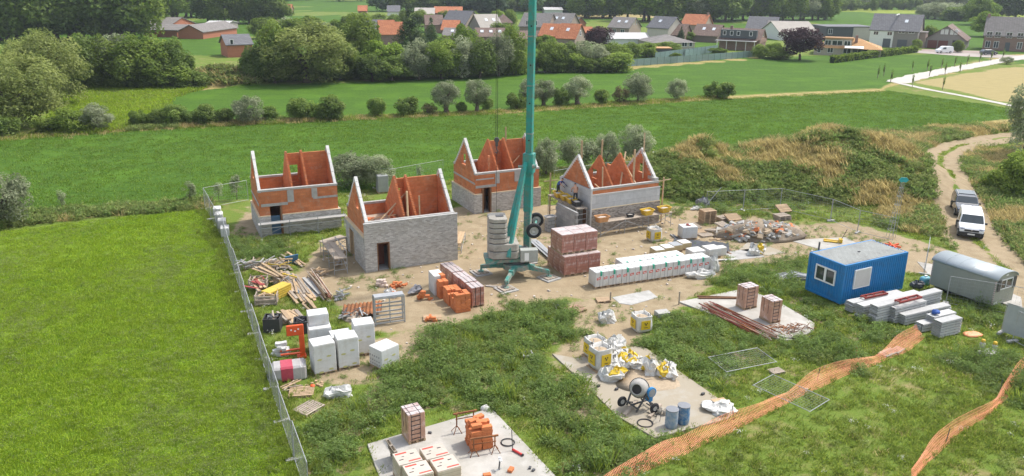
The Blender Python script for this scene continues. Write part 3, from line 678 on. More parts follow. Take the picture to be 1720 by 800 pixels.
belt(['shrub', 'bush', 'shrub'], 410, 870, 24, 137.5, 4.5, 6, 'undergrowth shrub at the foot of the belt along the far field', 'shrub', 'undergrowth of the tree belt')
belt(['shrub', 'bush'], 905, 1045, 8, 121, 4, 5.5, 'undergrowth shrub at the foot of the belt right of the mast', 'shrub', 'undergrowth of the tree belt')
belt(['dark', 'dark', 'broad'], -40, 232, 17, 68, 25, 19, 'tall tree of the wood behind the great willows')
belt(['dark'], -60, 225, 12, 52, 26, 22, 'tall tree deep in the wood behind the great willows')
belt(['broad', 'dark', 'fresh'], 228, 345, 9, 30, 17, 14, 'tree behind the red brick sheds')
belt(['broad', 'dark'], 345, 470, 10, 40, 14, 11, 'tree round the far end of the village')
belt(['broad', 'fresh', 'silvertree'], 420, 640, 10, 66, 6.5, 8, 'garden tree between the far left roofs')
belt(['silvertree', 'broad'], 970, 1060, 6, 30, 19, 17, 'tall tree beyond the grey roofs')
belt(['broad', 'silvertree', 'fresh', 'dark'], 1070, 1220, 11, 36, 21, 18, 'tall leafy tree behind the orange farmhouse')
belt(['silvertree', 'broad'], 1215, 1395, 15, 34, 17, 14, 'tree in the belt behind the right hand houses')
belt(['silver'], 1548, 1600, 3, 32, 8, 13, 'round willow bush in the far pasture')
belt(['shrub'], 1600, 1625, 1, 34, 9, 15, 'dark round bush in the far pasture')
belt(['silvertree', 'dark'], 1660, 1790, 8, 33, 20, 18, 'large tree behind the brick house')
belt(['broad', 'fresh'], 1625, 1665, 3, 42, 12, 11, 'leafy tree behind the brown garage house')
belt(['fresh', 'broad'], 600, 860, 12, 44, 5.5, 6, 'small tree between the village roofs')
belt(['dark', 'broad'], 640, 1000, 14, 19, 13, 15, 'tree in the far hedge beyond the village')
belt(['shrub'], 1398, 1545, 15, 17.5, 7, 5, 'small dark tree in the line across the far pasture', grp='tree line in the far pasture')
belt(['dark', 'silvertree'], 1400, 1560, 9, 12, 12, 22, 'tree in the hedge behind the far pasture')
belt(['dark', 'silvertree'], 1560, 1750, 10, 16, 12, 20, 'tree in the hedge on the far right pasture')

# ---- geometry-node scatter for what cannot be counted
def scatter(name, P, rot, scl, protos, pick, label=None):
    me = bpy.data.meshes.new(name); me.vertices.add(len(P)); me.vertices.foreach_set('co', np.asarray(P, np.float32).ravel())
    a = me.attributes.new('rot', 'FLOAT_VECTOR', 'POINT'); a.data.foreach_set('vector', np.asarray(rot, np.float32).ravel())
    a = me.attributes.new('scl', 'FLOAT_VECTOR', 'POINT'); a.data.foreach_set('vector', np.asarray(scl, np.float32).ravel())
    a = me.attributes.new('pick', 'INT', 'POINT'); a.data.foreach_set('value', np.asarray(pick, np.int32))
    col = bpy.data.collections.new(name + '_plants')
    for i, q in enumerate(protos):
        o = bpy.data.objects.new('%s_%02d' % (name, i), q); col.objects.link(o)
    ng = bpy.data.node_groups.new(name, 'GeometryNodeTree')
    ng.interface.new_socket('Geometry', in_out='INPUT', socket_type='NodeSocketGeometry'); ng.interface.new_socket('Geometry', in_out='OUTPUT', socket_type='NodeSocketGeometry')
    gi = ng.nodes.new('NodeGroupInput'); go = ng.nodes.new('NodeGroupOutput'); ip = ng.nodes.new('GeometryNodeInstanceOnPoints')
    ci = ng.nodes.new('GeometryNodeCollectionInfo'); ci.inputs['Collection'].default_value = col; ci.inputs['Separate Children'].default_value = True; ci.inputs['Reset Children'].default_value = True
    def attr(nm, dt):
        n = ng.nodes.new('GeometryNodeInputNamedAttribute'); n.data_type = dt; n.inputs['Name'].default_value = nm; return n.outputs['Attribute']
    ip.inputs['Pick Instance'].default_value = True
    Lk = ng.links.new
    Lk(gi.outputs[0], ip.inputs['Points']); Lk(ci.outputs[0], ip.inputs['Instance']); Lk(attr('pick', 'INT'), ip.inputs['Instance Index'])
    er = ng.nodes.new('FunctionNodeEulerToRotation'); Lk(attr('rot', 'FLOAT_VECTOR'), er.inputs[0]); Lk(er.outputs[0], ip.inputs['Rotation'])
    Lk(attr('scl', 'FLOAT_VECTOR'), ip.inputs['Scale']); Lk(ip.outputs[0], go.inputs[0])
    o = link(name, me); md = o.modifiers.new('scatter', 'NODES'); md.node_group = ng
    o['kind'] = 'stuff'
    if label: o['label'] = label; o['category'] = 'vegetation'
    return o
def tuft(name, seed, n, h, r, wd, lean, m):
    rs = np.random.RandomState(seed); a = rs.rand(n) * 6.283; rr = r * rs.rand(n) ** .5
    b = np.stack([np.cos(a) * rr, np.sin(a) * rr, np.zeros(n) - .02], -1)
    d = rs.rand(n) * 6.283; l = lean * (.3 + rs.rand(n)); hh = h * (.55 + .6 * rs.rand(n))
    t = b + np.stack([np.cos(d) * l * hh, np.sin(d) * l * hh, hh], -1); md = (b + t) / 2 + np.array([0, 0, .12])[None] * hh[:, None]
    s = np.stack([-np.sin(d), np.cos(d), d * 0], -1) * wd
    V = np.stack([b - s, b + s, md + s * .8, t], 1)
    return quads_mesh(name, V, rs.rand(n), m)
def weed(name, seed, n, h, r, leaf, m):
    rs = np.random.RandomState(seed); ns = 16
    a = rs.rand(ns) * 6.283; rr = r * rs.rand(ns) ** .6; bx_ = np.stack([np.cos(a) * rr, np.sin(a) * rr, a * 0], -1); hh = h * (.55 + .5 * rs.rand(ns)) * (1.1 - .45 * rr / r)
    k = rs.randint(0, ns, n); t = rs.rand(n) ** .6
    P = bx_[k] * (1 + .25 * t[:, None]) + np.stack([rs.randn(n) * .07, rs.randn(n) * .07, hh[k] * t], -1)
    out = unit(np.stack([rs.randn(n), rs.randn(n), .5 + rs.rand(n)], -1))
    V = leaf_quads(rs, P, out, leaf, .36, .7)
    tint = np.clip(.35 * rs.rand(n) + .3 * rs.rand(ns)[k] + .35 * rs.rand(n), 0, 1)
    return quads_mesh(name, V, tint, m)
GL = dict(crop=leaf_mat('crop_blades', (.10, .19, .010), (.20, .31, .026), .5), cropd=leaf_mat('dark_crop_blades', (.075, .155, .010), (.14, .235, .022), .5), meadow=leaf_mat('meadow_blades', (.165, .290, .008), (.41, .525, .030), .5), grass=leaf_mat('rough_grass_blades', (.135, .215, .020), (.37, .43, .075), .5),
          dry=leaf_mat('dry_grass_blades', (.31, .255, .085), (.66, .54, .25), .5), weed=leaf_mat('weed_leaves', (.11, .195, .036), (.31, .42, .115), .55),
          pale=leaf_mat('pale_weed_leaves', (.14, .20, .040), (.34, .39, .12), .45), flower=leaf_mat('white_flowers', (.55, .55, .48), (.75, .74, .66), .2))
rg = np.random.RandomState(11)
def sample(n, x0, x1, y0, y1):
    # more samples close to the camera, where they show
    x = x0 + (x1 - x0) * rg.rand(n); y = y0 + (y1 - y0) * rg.rand(n)
    keep = np.abs(x) < .82 * y + 8
    return x[keep], y[keep]
CLEAR = []          # footprints that stay free of plants: filled in as polygons
def free(x, y):
    ok = np.ones(len(x), bool)
    for P in CLEAR: ok &= sdf(P, x, y) < .10
    return ok
def plant(name, x, y, smin, smax, protos, label, tilt=.15, zs=None):
    n = len(x); z = height(x, y)
    s = smin + (smax - smin) * rg.rand(n); scl = np.stack([s, s, s * (1 if zs is None else zs)], -1)
    rot = np.stack([rg.randn(n) * tilt * .5, rg.randn(n) * tilt * .5, rg.rand(n) * 6.283], -1)
    return scatter(name, np.stack([x, y, z], -1), rot, scl, protos, rg.randint(0, len(protos), n), label)
def scatter_all():
    # meadow on the left
    x, y = sample(76000, -62, -6, 22, 68); k = (sdf(P_LEFT, x, y) > .1) & (rg.rand(len(x)) < np.clip(46 / y, 0, 1.1) ** 2)
    mp = [tuft('meadow_tuft', s, 26, .16, .32, .014, .9, GL['meadow']) for s in (1, 2)] + [weed('meadow_herb', 3, 46, .2, .3, .07, GL['meadow']), weed('meadow_herb_pale', 50, 46, .22, .3, .07, GL['pale'])]
    o = plant('meadow_grass', x[k], y[k], .6, 1.3, mp, 'bright green meadow grass left of the site fence'); q = fnoise(x[k] * 1.0, y[k] * .45, 6) + .25 * rg.randn(k.sum()); pk = np.where(q < .42, 0, np.where(q < .55, 1, np.where(q < .80, 2, 3))); o.data.attributes['pick'].data.foreach_set('value', pk.astype(np.int32))
    # rough grass of the plot
    x, y = sample(110000, -22, 82, 22, 100); mk = masks(x, y); f = fnoise(x, y, 3.2)
    k = (mk[0] < .5) & (mk[1] < .5) & (mk[3] + .5 * (f - .5) < .40) & (mk[4] < 1.5) & free(x, y) & (rg.rand(len(x)) < np.clip(42 / y, 0, 1) * (.35 + 1.2 * fnoise(x + 9, y, 2.0) - .2)) & (fnoise(x - 20, y + 11, 3.0) < .60 + .3 * rg.rand(len(x)))
    plant('rough_grass', x[k], y[k], .6, 1.35, [tuft('rough_tuft', s, 20, .20, .26, .017, 1.0, GL['grass']) for s in (4, 5, 6)], 'rough grass covering the building plot')
    k2 = k & (rg.rand(len(x)) < .05); plant('dry_grass_specks', x[k2], y[k2], .6, 1.1, [tuft('dry_speck', 7, 16, .22, .25, .015, .8, GL['dry'])], 'scattered dry grass on the plot')
    k3 = k & (rg.rand(len(x)) < .012); plant('wild_flowers', x[k3], y[k3], .7, 1.2, [weed('flower_clump', 8, 26, .35, .22, .07, GL['flower'])], 'small white wild flowers in the rough grass')
    # tall leafy weeds
    x, y = sample(62000, -22, 62, 23, 80); mk = masks(x, y); f = fnoise(x + 3, y + 40, 2.6)
    d = mk[4] + 1.9 * (f - .5) + .9 * (fnoise(x, y, 1.1) - .5); k = (d > .56) & (mk[4] > .04) & (mk[3] < .85) & (mk[0] < .4) & free(x, y) & (rg.rand(len(x)) < np.clip(44 / y, .35, 1) * .5)
    dk = np.clip(.55 + .5 * (d[k] - .5), .35, 1.25) * (.65 + .8 * rg.rand(k.sum()) ** 2)
    plant('leafy_weeds', x[k], y[k], .5, 1.4, [weed('weed_clump', s, 210, .68, .36, .105, GL['weed']) for s in (9, 10, 11)] + [weed('weed_clump_pale', 12, 120, .5, .36, .12, GL['pale']), tuft('weed_grass', 40, 40, .55, .36, .016, .6, GL['grass']), weed('weed_tall', 41, 160, 1.0, .28, .10, GL['weed'])], 'tall leafy green weeds between the slabs', zs=dk)
    k = (mk[3] > .35) & (f > .60) & free(x, y) & (mk[8] < .2) & (rg.rand(len(x)) < .3)
    plant('soil_weeds', x[k], y[k], .25, .75, [weed('small_weed', s, 70, .45, .30, .12, GL['weed']) for s in (13, 14)], 'sparse weeds growing on the bare soil')
    k = (mk[4] < .5) & (mk[0] < .3) & (mk[3] < .3) & (x > 8) & (f > .56) & free(x, y) & (rg.rand(len(x)) < .14)
    plant('pale_weeds', x[k], y[k], .4, .9, [weed('pale_clump', s, 90, .45, .32, .11, GL['pale']) for s in (15, 16)], 'pale weeds in the rough grass on the right')
    # along the site fence
    t = rg.rand(1500); A = G(345, 345); B = G(516, 830); x = A.x + (B.x - A.x) * t + rg.randn(1500) * .45; y = A.y + (B.y - A.y) * t + rg.randn(1500) * .3
    plant('fence_weeds', x, y, .4, .9, [tuft('fence_tuft', s, 24, .4, .2, .016, .5, GL['grass']) for s in (17, 18)], 'long grass along the foot of the site fence')
    # verges and mounds
    x, y = sample(100000, -50, 75, 52, 112); mk = masks(x, y); h = height(x, y); f = fnoise(x, y, 4.2)
    k = ((mk[2] > .35) | (h > .2)) & (pline(TRACK, x, y) > 2.3) & (mk[3] < .5)
    kd = k & (f + .10 * np.clip(h - 2.0, 0, 1.5) + np.where(x < M1.x + 3, -.08, 0) > .56) & (rg.rand(len(x)) < .45)
    plant('dry_grass', x[kd], y[kd], .9, 1.8, [tuft('dry_tuft', s, 30, .42, .40, .017, .8, GL['dry']) for s in (19, 20, 21)], 'tan dry grass on the mounds and verges')
    kg = k & (f + .08 * np.clip(h - 2.0, 0, 1.5) <= .60) & (rg.rand(len(x)) < .5)
    plant('verge_weeds', x[kg], y[kg], .7, 1.5, [weed('verge_weed', s, 90, .60, .42, .18, GL['pale']) for s in (22, 23)] + [weed('verge_weed_dark', 24, 90, .6, .42, .18, GL['weed'])], 'green weeds on the mounds and verges')
    # tan mound and yellow meadow beside the tree belt
    c0 = G(360, 142); x = c0.x + rg.randn(700) * 7; y = c0.y + rg.randn(700) * 4; kk = height(x, y) > .3
    plant('mound_grass', x[kk], y[kk], 1.2, 2.4, [tuft('mound_tuft', 60, 26, .5, .5, .04, 1.1, GL['dry']), weed('mound_weed', 61, 70, .6, .5, .3, GL['pale'])], 'dry grass on the far tan mound')
    lo, hi = P_YEL.min(0), P_YEL.max(0); x = lo[0] + (hi[0] - lo[0]) * rg.rand(9000); y = lo[1] + (hi[1] - lo[1]) * rg.rand(9000); kk = sdf(P_YEL, x, y) > -1
    plant('yellow_meadow_grass', x[kk], y[kk], 1.0, 2.2, [tuft('yellow_tuft', 62, 24, .3, .5, .04, 1.2, GL['meadow']), tuft('yellow_grass', 63, 24, .3, .5, .04, 1.2, GL['grass']), tuft('yellow_crop', 64, 24, .3, .5, .04, 1.2, GL['meadow'])], 'rough yellow green meadow beside the tree belt')
    lo, hi = P_MID.min(0), P_MID.max(0); x = lo[0] + (hi[0] - lo[0]) * rg.rand(150000); y = lo[1] + (hi[1] - lo[1]) * rg.rand(150000); kk = (sdf(P_MID, x, y) > .5) & (np.abs(x) < .78 * y) & (height(x, y) < .1) & (rg.rand(len(x)) < .35 + .5 * (fnoise(x, y * 2.5, 9) - .5))
    plant('crop_grass', x[kk], y[kk], .7, 1.3, [tuft('crop_tuft', s, 12, .16, .55, .03, 1.3, GL[q]) for s, q in ((70, 'crop'), (71, 'crop'), (72, 'cropd'))], 'green grass crop of the field behind the houses')
    t = rg.rand(1600); i = (t * 4).astype(int); Q = [G(*q) for q in ((0, 233), (250, 215), (500, 203), (830, 189), (1212, 164))]
    x = np.array([Q[a].x + (Q[a + 1].x - Q[a].x) * (b * 4 - a) for a, b in zip(i, t)]) + rg.randn(1600); y = np.array([Q[a].y + (Q[a + 1].y - Q[a].y) * (b * 4 - a) for a, b in zip(i, t)]) + rg.randn(1600) * .9
    plant('hedge_bottom_grass', x, y, .8, 1.5, [tuft('hedge_tuft', s, 26, .3, .5, .03, 1.0, GL['dry']) for s in (25,)] + [tuft('hedge_tuft_green', 26, 26, .35, .5, .03, 1.0, GL['grass'])], 'dry grass strip under the hedgerow shrubs')
    # far wood
    pts = []
    for (d0, d1, n, xs) in ((430, 520, 260, .72), (560, 700, 420, .72), (800, 1200, 900, .75), (1300, 2600, 1300, .8)):
        yy = d0 + (d1 - d0) * rg.rand(n); xx = (rg.rand(n) * 2 - 1) * yy * xs
        kk = fnoise(xx, yy, 120) > (.50 if d0 < 800 else .36)
        if d0 < 600: kk &= (xx < 60) | (xx > 330)
        pts.append(np.stack([xx, yy], -1)[kk])
    P = np.concatenate(pts); n = len(P); s = .9 + .9 * rg.rand(n)
    scatter('far_wood', np.c_[P, np.zeros(n)], np.c_[np.zeros((n, 2)), rg.rand(n) * 6.28], np.stack([s * 1.25, s * 1.25, s], -1),
            [crown_mesh('far_crown', q, 11, 12, 0, 1500, 1.05, LM['far'], 30, .3) for q in (31, 32, 33)], rg.randint(0, 3, n), 'distant woods on the horizon')
# ================================================================== VILLAGE
RF = dict(slate=mat('slate_roof', (.135, .135, .145), .7, .12, 1.2, brick=C_(w=.6, h=.3, m=.03, c1=(.12, .12, .13), c2=(.16, .16, .17), mc=(.08, .08, .085))),
          brown=mat('brown_tile_roof', (.18, .125, .10), .85, .15, 1.2, brick=C_(w=.6, h=.3, m=.03, c1=(.16, .105, .085), c2=(.21, .15, .12), mc=(.10, .07, .06))),
          grey=mat('grey_tile_roof', (.21, .195, .185), .85, .14, 1.2, brick=C_(w=.6, h=.3, m=.03, c1=(.19, .175, .165), c2=(.24, .22, .21), mc=(.12, .11, .10))),
          orange=mat('orange_tile_roof', (.40, .15, .065), .85, .16, 1.2, brick=C_(w=.6, h=.3, m=.03, c1=(.36, .125, .055), c2=(.46, .18, .08), mc=(.25, .09, .05))),
          tan=mat('tan_tile_roof', (.46, .265, .115), .85, .14, 1.2, brick=C_(w=.6, h=.3, m=.03, c1=(.43, .245, .105), c2=(.50, .29, .13), mc=(.32, .18, .08))),
          pale=mat('pale_sheet_roof', (.47, .46, .45), .6, .12, .8), cream=mat('pale_slate_roof', (.36, .33, .29), .8, .12, .8))
WL = dict(brick=mat('village_brick_wall', (.27, .16, .125), .9, .15, 3, brick=C_(w=.4, h=.14, m=.02, c1=(.25, .145, .11), c2=(.31, .19, .15), mc=(.24, .19, .165))),
          grey=mat('grey_brick_wall', (.26, .24, .22), .9, .12, 3), pink=mat('pinkish_brick_wall', (.34, .265, .22), .9, .12, 3), cream=mat('cream_render', (.56, .51, .44), .9, .08, 2),
          white=mat('white_render', (.72, .72, .70), .85, .06, 2), dgrey=mat('dark_cladding', (.085, .095, .10), .7, .1, 2), red=mat('red_brick_wall', (.38, .15, .09), .9, .15, 3), brown=mat('brown_brick_wall', (.20, .155, .125), .9, .14, 3), stone=mat('beige_brick_wall', (.44, .385, .315), .9, .12, 3))
FRAMEW = WHITEPL
_winmesh = {}
def window_on(parent, x, z, w, h, y=0.0, frame=None, pane=None, name='window', rz=0.0, loc=None):
    """window in a wall whose outer face is the local plane y: frame ring + recessed pane"""
    key = (round(w, 2), round(h, 2), name)
    if key not in _winmesh:
        f = MB(); t = .09
        f.bx(-w / 2, w / 2, -.05, .03, 0, t); f.bx(-w / 2, w / 2, -.05, .03, h - t, h); f.bx(-w / 2, -w / 2 + t, -.05, .03, t, h - t); f.bx(w / 2 - t, w / 2, -.05, .03, t, h - t)
        if w > 1.1: f.bx(-t / 2, t / 2, -.045, .025, t, h - t)
        p = MB(); p.bx(-w / 2 + .03, w / 2 - .03, -.02, .02, .03, h - .03)
        _winmesh[key] = (f.mesh('frame', frame or FRAMEW), p.mesh('pane', pane or GLASS))
    f, p = _winmesh[key]
    o = link(name, p, parent, loc if loc is not None else (x, y, z), rz); 
    if pane: o.data = p.copy() if p.materials[0] != pane else p; o.data.materials[0] = pane
    q = link('frame', f, o)
    if frame and f.materials[0] != frame: q.data = f.copy(); q.data.materials[0] = frame
    return o
def vhouse(name, label, ax, ay, wpx, yaw, depth, eave_y, ridge_y, roof, wall, wins=(), kind='x', chim=None, sky=(), side=(), over=.35, group='houses of the village', cat='house', wm=None, doors=()):
    A = G(ax, ay); yaw = R(yaw); wdt = wm or wpx * MPP((A.x, A.y, 2)) / max(.35, math.cos(yaw))
    u = Vector((math.cos(yaw), math.sin(yaw), 0)); v = Vector((-u.y, u.x, 0))
    eave = max(2.0, ZAT(A, eave_y)); mid_ = A + u * wdt * .5 + v * (depth * .5 if kind != 'y' else 0)
    ridge = max(eave + .8, ZAT(mid_, ridge_y))
    t = thing(name, label, cat, A, yaw, group); th = .18; o = over
    wb = MB(); rf = MB()
    if kind == 'x':
        m = depth / 2
        wb.ext([(0, 0, -.1), (0, depth, -.1), (0, depth, eave), (0, m, ridge), (0, 0, eave)], (wdt, 0, 0))
        sl = (ridge - eave) / m
        for s in (0, 1):
            ye = -o if s == 0 else depth + o; ze = eave - o * sl
            rf.ext([(-o, ye, ze + .05), (-o, m, ridge + .05), (-o, m, ridge + .05 + th), (-o, ye, ze + .05 + th)], (wdt + 2 * o, 0, 0))
    elif kind == 'y':
        m = wdt / 2
        wb.ext([(0, 0, -.1), (wdt, 0, -.1), (wdt, 0, eave), (m, 0, ridge), (0, 0, eave)], (0, depth, 0))
        sl = (ridge - eave) / m
        for s in (0, 1):
            xe = -o if s == 0 else wdt + o; ze = eave - o * sl
            rf.ext([(xe, -o, ze + .05), (m, -o, ridge + .05), (m, -o, ridge + .05 + th), (xe, -o, ze + .05 + th)], (0, depth + 2 * o, 0))
    elif kind == 'flat':
        wb.bx(0, wdt, 0, depth, -.1, eave); rf.bx(-.15, wdt + .15, -.15, depth + .15, eave, eave + .25)
    else:
        wb.bx(0, wdt, 0, depth, -.1, eave); m = min(depth, wdt) / 2
        a, b, c, d = (-o, -o), (wdt + o, -o), (wdt + o, depth + o), (-o, depth + o)
        if wdt >= depth: r1, r2 = (m, depth / 2), (wdt - m, depth / 2)
        else: r1, r2 = (wdt / 2, m), (wdt / 2, depth - m)
        V = [(*q, eave - .1) for q in (a, b, c, d)] + [(*r1, ridge), (*r2, ridge)]
        rf.add(V, [(0, 1, 5, 4), (1, 2, 5), (2, 3, 4, 5), (3, 0, 4), (3, 2, 1, 0)] if wdt >= depth else [(0, 1, 4), (1, 2, 5, 4), (2, 3, 5), (3, 0, 4, 5), (3, 2, 1, 0)])
    wb.build('wall', WL[wall], t); r = rf.build('roof', RF[roof], t)
    if chim:
        cx, cyy = chim; zz = eave + (ridge - eave) * .5
        MB().bx(cx * wdt - .35, cx * wdt + .35, cyy * depth - .35, cyy * depth + .35, zz, ridge + .9).build('chimney', WL['brick'], r)
    for (fx, z, w_, h_) in wins: window_on(t, fx * wdt, z, w_, h_, -.01)
    for (fx, w_, h_, m_) in doors:
        MB().bx(fx * wdt - w_ / 2, fx * wdt + w_ / 2, -.06, .05, 0, h_).build('door', m_, t)
    for (fy, z, w_, h_) in side: window_on(t, 0, 0, w_, h_, loc=(wdt + .01, fy * depth, z), rz=math.pi / 2)
    if kind == 'x':
        for fx in sky:
            s = math.atan2(ridge - eave, depth / 2); fr = .55
            y_ = depth / 2 * fr; z_ = eave + (ridge - eave) * fr + .05 + th + .06
            b = MB(); b.box((fx * wdt, y_, z_), (.9, 1.2, .08), rx=s); b.build('skylight', mat('skylight_glass', (.62, .66, .70), .15, .1, 2, spec=.8), r)
    return t, wdt, eave, ridge
GD = mat('garage_door', (.16, .055, .045), .7, .08, 3); GD2 = mat('grey_door', (.10, .11, .12), .6, .08, 3)
SHUT = mat('pale_shutter', (.66, .66, .63), .7, .05, 3)
# right hand group
t, W_, e_, r_ = vhouse('house', 'tall grey duplex with slate roof and one white half facade', 1458, 78, 62, -32, 11, 50, 25, 'slate', 'grey', wins=[(.66, 4.2, 1.8, .9), (.86, 4.2, 1.6, .7)], sky=(.70,), side=[(.35, 3.6, 1.6, 1.2), (.65, 3.6, 1.6, 1.2), (.5, 6.6, 1.2, 1.2)], doors=[(.70, 2.6, 2.4, GD2)])
MB().bx(.05, W_ * .5, -.12, -.02, 0, e_ - .05).build('white_facade', WL['white'], t)
for fx in (.13, .42): window_on(t, fx * W_, 3.4, 1.4, 1.1, -.14)
MB().bx(W_ * .30, W_ * .46, -.20, -.10, 0, 2.5).build('garage_door', GD2, t)
MB().bx(W_ * .49, W_ * .51, -.3, 5.4, r_, r_ + .35).build('party_wall_cap', WL['white'], t)
vhouse('house_annex', 'low grey annex joined to the grey duplex', 1528, 80, 18, -32, 6, 55, 50, 'grey', 'pink', wins=[(.5, 1.2, 1.6, 1.2)], kind='flat')
t, W_, e_, r_ = vhouse('house', 'brown house with broad gable and two dark garage doors', 1551, 80.5, 52, -32, 15, 66, 45, 'brown', 'grey', kind='y', wins=[], sky=())
for fx in (.40, .50, .63, .73): window_on(t, fx * W_, 4.1, .85, 1.4, -.03, pane=SHUT)
for fx in (.20, .46): MB().bx(fx * W_ - 1.25, fx * W_ + 1.25, -.07, .04, 0, 2.3).build('garage_door', GD, t)
MB().bx(.68 * W_, .86 * W_, -.05, .06, 0, 2.5).build('porch_opening', DARK, t)
b = MB(); sl_ = math.atan2(r_ - e_, W_ / 2); b.box((W_ * .72, 8, e_ + (r_ - e_) * .56 + .3), (1.5, .9, .08), ry=sl_); b.build('skylight', mat('skylight_glass', (.62, .66, .70), .15), t)
t, W_, e_, r_ = vhouse('house', 'red brick house with steep brown grey roof at the street end', 1649, 84, 62, -30, 10, 59, 30, 'grey', 'brick', wins=[(.10, 3.6, 1.5, 1.6), (.27, 3.6, 1.5, 1.6), (.5, 3.6, 1.5, 1.6), (.72, 3.6, 1.5, 1.6), (.9, 3.6, 1.5, 1.6), (.10, .7, 1.3, 1.9), (.27, .7, 1.3, 1.9), (.74, .7, 1.3, 1.9), (.9, .7, 1.3, 1.9)], chim=(.02, .5), doors=[(.5, 1.2, 2.4, GD2)])
t, W_, e_, r_ = vhouse('house', 'low tan roofed villa with wide dormer behind the hedge', 1366, 92, 96, -22, 11, 79, 64, 'tan', 'stone', kind='hip', wins=[(.08, .6, .9, 1.5), (.25, .7, 1.4, 1.3), (.50, .6, 1.9, 1.4), (.9, .8, 1.1, 1.2)], chim=(.62, .3), doors=[(.62, 1.2, 2.1, GD2), (.74, 2.4, 2.0, GLASS)])
b = MB(); b.bx(W_ * .14, W_ * .56, 1.3, 5, e_ - .2, e_ + 2.2); b.build('dormer', WL['stone'], t)
b = MB(); b.bx(W_ * .12, W_ * .58, .9, 5.5, e_ + 2.2, e_ + 2.5); b.build('dormer_roof', RF['tan'], t)
for fx, ww in ((.20, 1.6), (.34, 2.6), (.49, 1.6)): window_on(t, fx * W_, e_ + .5, ww, 1.3, 1.28)
MB().box((W_ * .60, -1.2, 2.4), (4.6, 2.6, .08), rx=.12).build('awning', WHITEPL, t)
t, W_, e_, r_ = vhouse('house', 'dark brick house with black dormer band and glass veranda', 1207, 82.5, 58, -28, 9, 66, 49, 'brown', 'brick', side=[(.5, 3.5, .9, 1.3)], chim=(.22, .35))
MB().bx(W_ * .02, W_ * .92, -.1, 1.6, 3.2, 5.4).build('dormer', WL['dgrey'], t)
for fx in (.12, .3, .47, .78): window_on(t, fx * W_, 3.9, .9, 1.2, -.13)
MB().bx(-.6, W_ * .95, -2.4, -.15, 2.5, 2.62).build('veranda_roof', RF['pale'], t)
for fx in (0.0, .24, .48, .72, .93): MB().bx(fx * W_ - .06, fx * W_ + .06, -2.35, -2.23, 0, 2.5).build('veranda_post', WHITEPL, t)
MB().bx(W_ * .98, W_ * 1.02, -.3, 9.2, 2, e_ + .4).build('brick_end_wall', WL['brick'], t)
t, W_, e_, r_ = vhouse('house', 'bungalow with grey hipped roof behind the teal fence', 1096, 84, 74, 12, 12, 73, 58, 'grey', 'stone', kind='hip', wins=[(.75, .8, 1.6, 1.2), (.9, .8, 1.0, 1.2)])
vhouse('house', 'house with long brown roof and dark green gable end', 1162, 70, 36, -32, 9, 60, 42, 'brown', 'brown', sky=(.35, .75), side=[(.5, 3, 1, 1)])
vhouse('house', 'house with brown roof next to the cream gable house', 1108, 70, 34, -30, 9, 58, 41, 'brown', 'brick', sky=(.45,))
vhouse('house', 'narrow house with high cream gable and grey roof', 1086, 69, 22, -42, 9, 46, 29, 'slate', 'cream', kind='x', wm=7.5, sky=(.4,))
vhouse('house', 'house with brown grey roof and pink gable by the copper tree', 1021, 60, 32, -32, 10, 46, 30, 'grey', 'pink', sky=(.35, .7), wins=[(.3, 1, 1.4, 1.3), (.7, 1, 1.4, 1.3)], side=[(.4, 3.6, .6, 1.3), (.6, 3.6, .6, 1.3)])
vhouse('house', 'low house with pale roof and white gable boards', 1028, 78, 60, 6, 9, 72, 56, 'pale', 'white', sky=())
vhouse('house', 'low house with dark slate roof joined to the pale roof', 1056, 77, 34, 6, 9, 71, 56, 'slate', 'white')
vhouse('house', 'orange roofed house with gable right of the mast', 934, 82, 30, -24, 9, 64, 41, 'orange', 'pink', side=[(.5, 3.4, 1.1, 1.4)], sky=(.45,))
vhouse('house', 'orange roofed house half hidden by the mast', 905, 80, 30, -22, 8, 60, 41, 'orange', 'brick', sky=(.55,))
vhouse('house', 'long house with grey brown roof behind the orange roofs', 872, 58, 46, -24, 10, 44, 23, 'grey', 'pink', sky=(.4,), wins=[(.3, 3.2, 1.2, 1.5), (.6, 3.2, 1.2, 1.5)])
vhouse('house', 'second grey brown roofed house right of the mast', 918, 58, 36, -26, 10, 42, 23, 'grey', 'pink', sky=(.3, .6))
vhouse('shed', 'small red brick shed with white verge boards', 966, 48, 18, 12, 8, 39, 30, 'grey', 'red', kind='y', cat='shed')
vhouse('house', 'small orange roof beside the copper beech', 975, 68, 22, 8, 7, 60, 46, 'orange', 'brick')
vhouse('house', 'low brown roofed house left of the mast', 866, 80, 40, 4, 8, 66, 53, 'brown', 'pink')
vhouse('farmhouse', 'orange roofed farmhouse under the tall trees', 1144, 50, 34, -30, 10, 42, 25, 'orange', 'pink', chim=(.95, .5))
vhouse('house', 'grey roofed house with white box dormer behind the dark house', 1252, 60, 42, -26, 11, 48, 29, 'slate', 'cream', sky=())
vhouse('house', 'slate roofed house behind the copper beech', 1285, 62, 32, -26, 10, 50, 36, 'grey', 'brick', wins=[(.3, .8, 1.5, 1.6), (.7, .8, 1.5, 1.6)])
vhouse('warehouse', 'white walled hall with rounded pale roof behind the beech', 1308, 68, 64, 6, 14, 54, 37, 'cream', 'white', cat='hall')
vhouse('warehouse', 'low flat grey hall left of the grey duplex', 1386, 68, 46, 3, 12, 46, 45, 'slate', 'dgrey', kind='flat', cat='hall', wins=[(.15, 2, 1.4, 1.6)])
vhouse('warehouse', 'low flat beige hall beside the grey duplex', 1430, 68, 36, 3, 12, 46, 45, 'slate', 'cream', kind='flat', cat='hall')
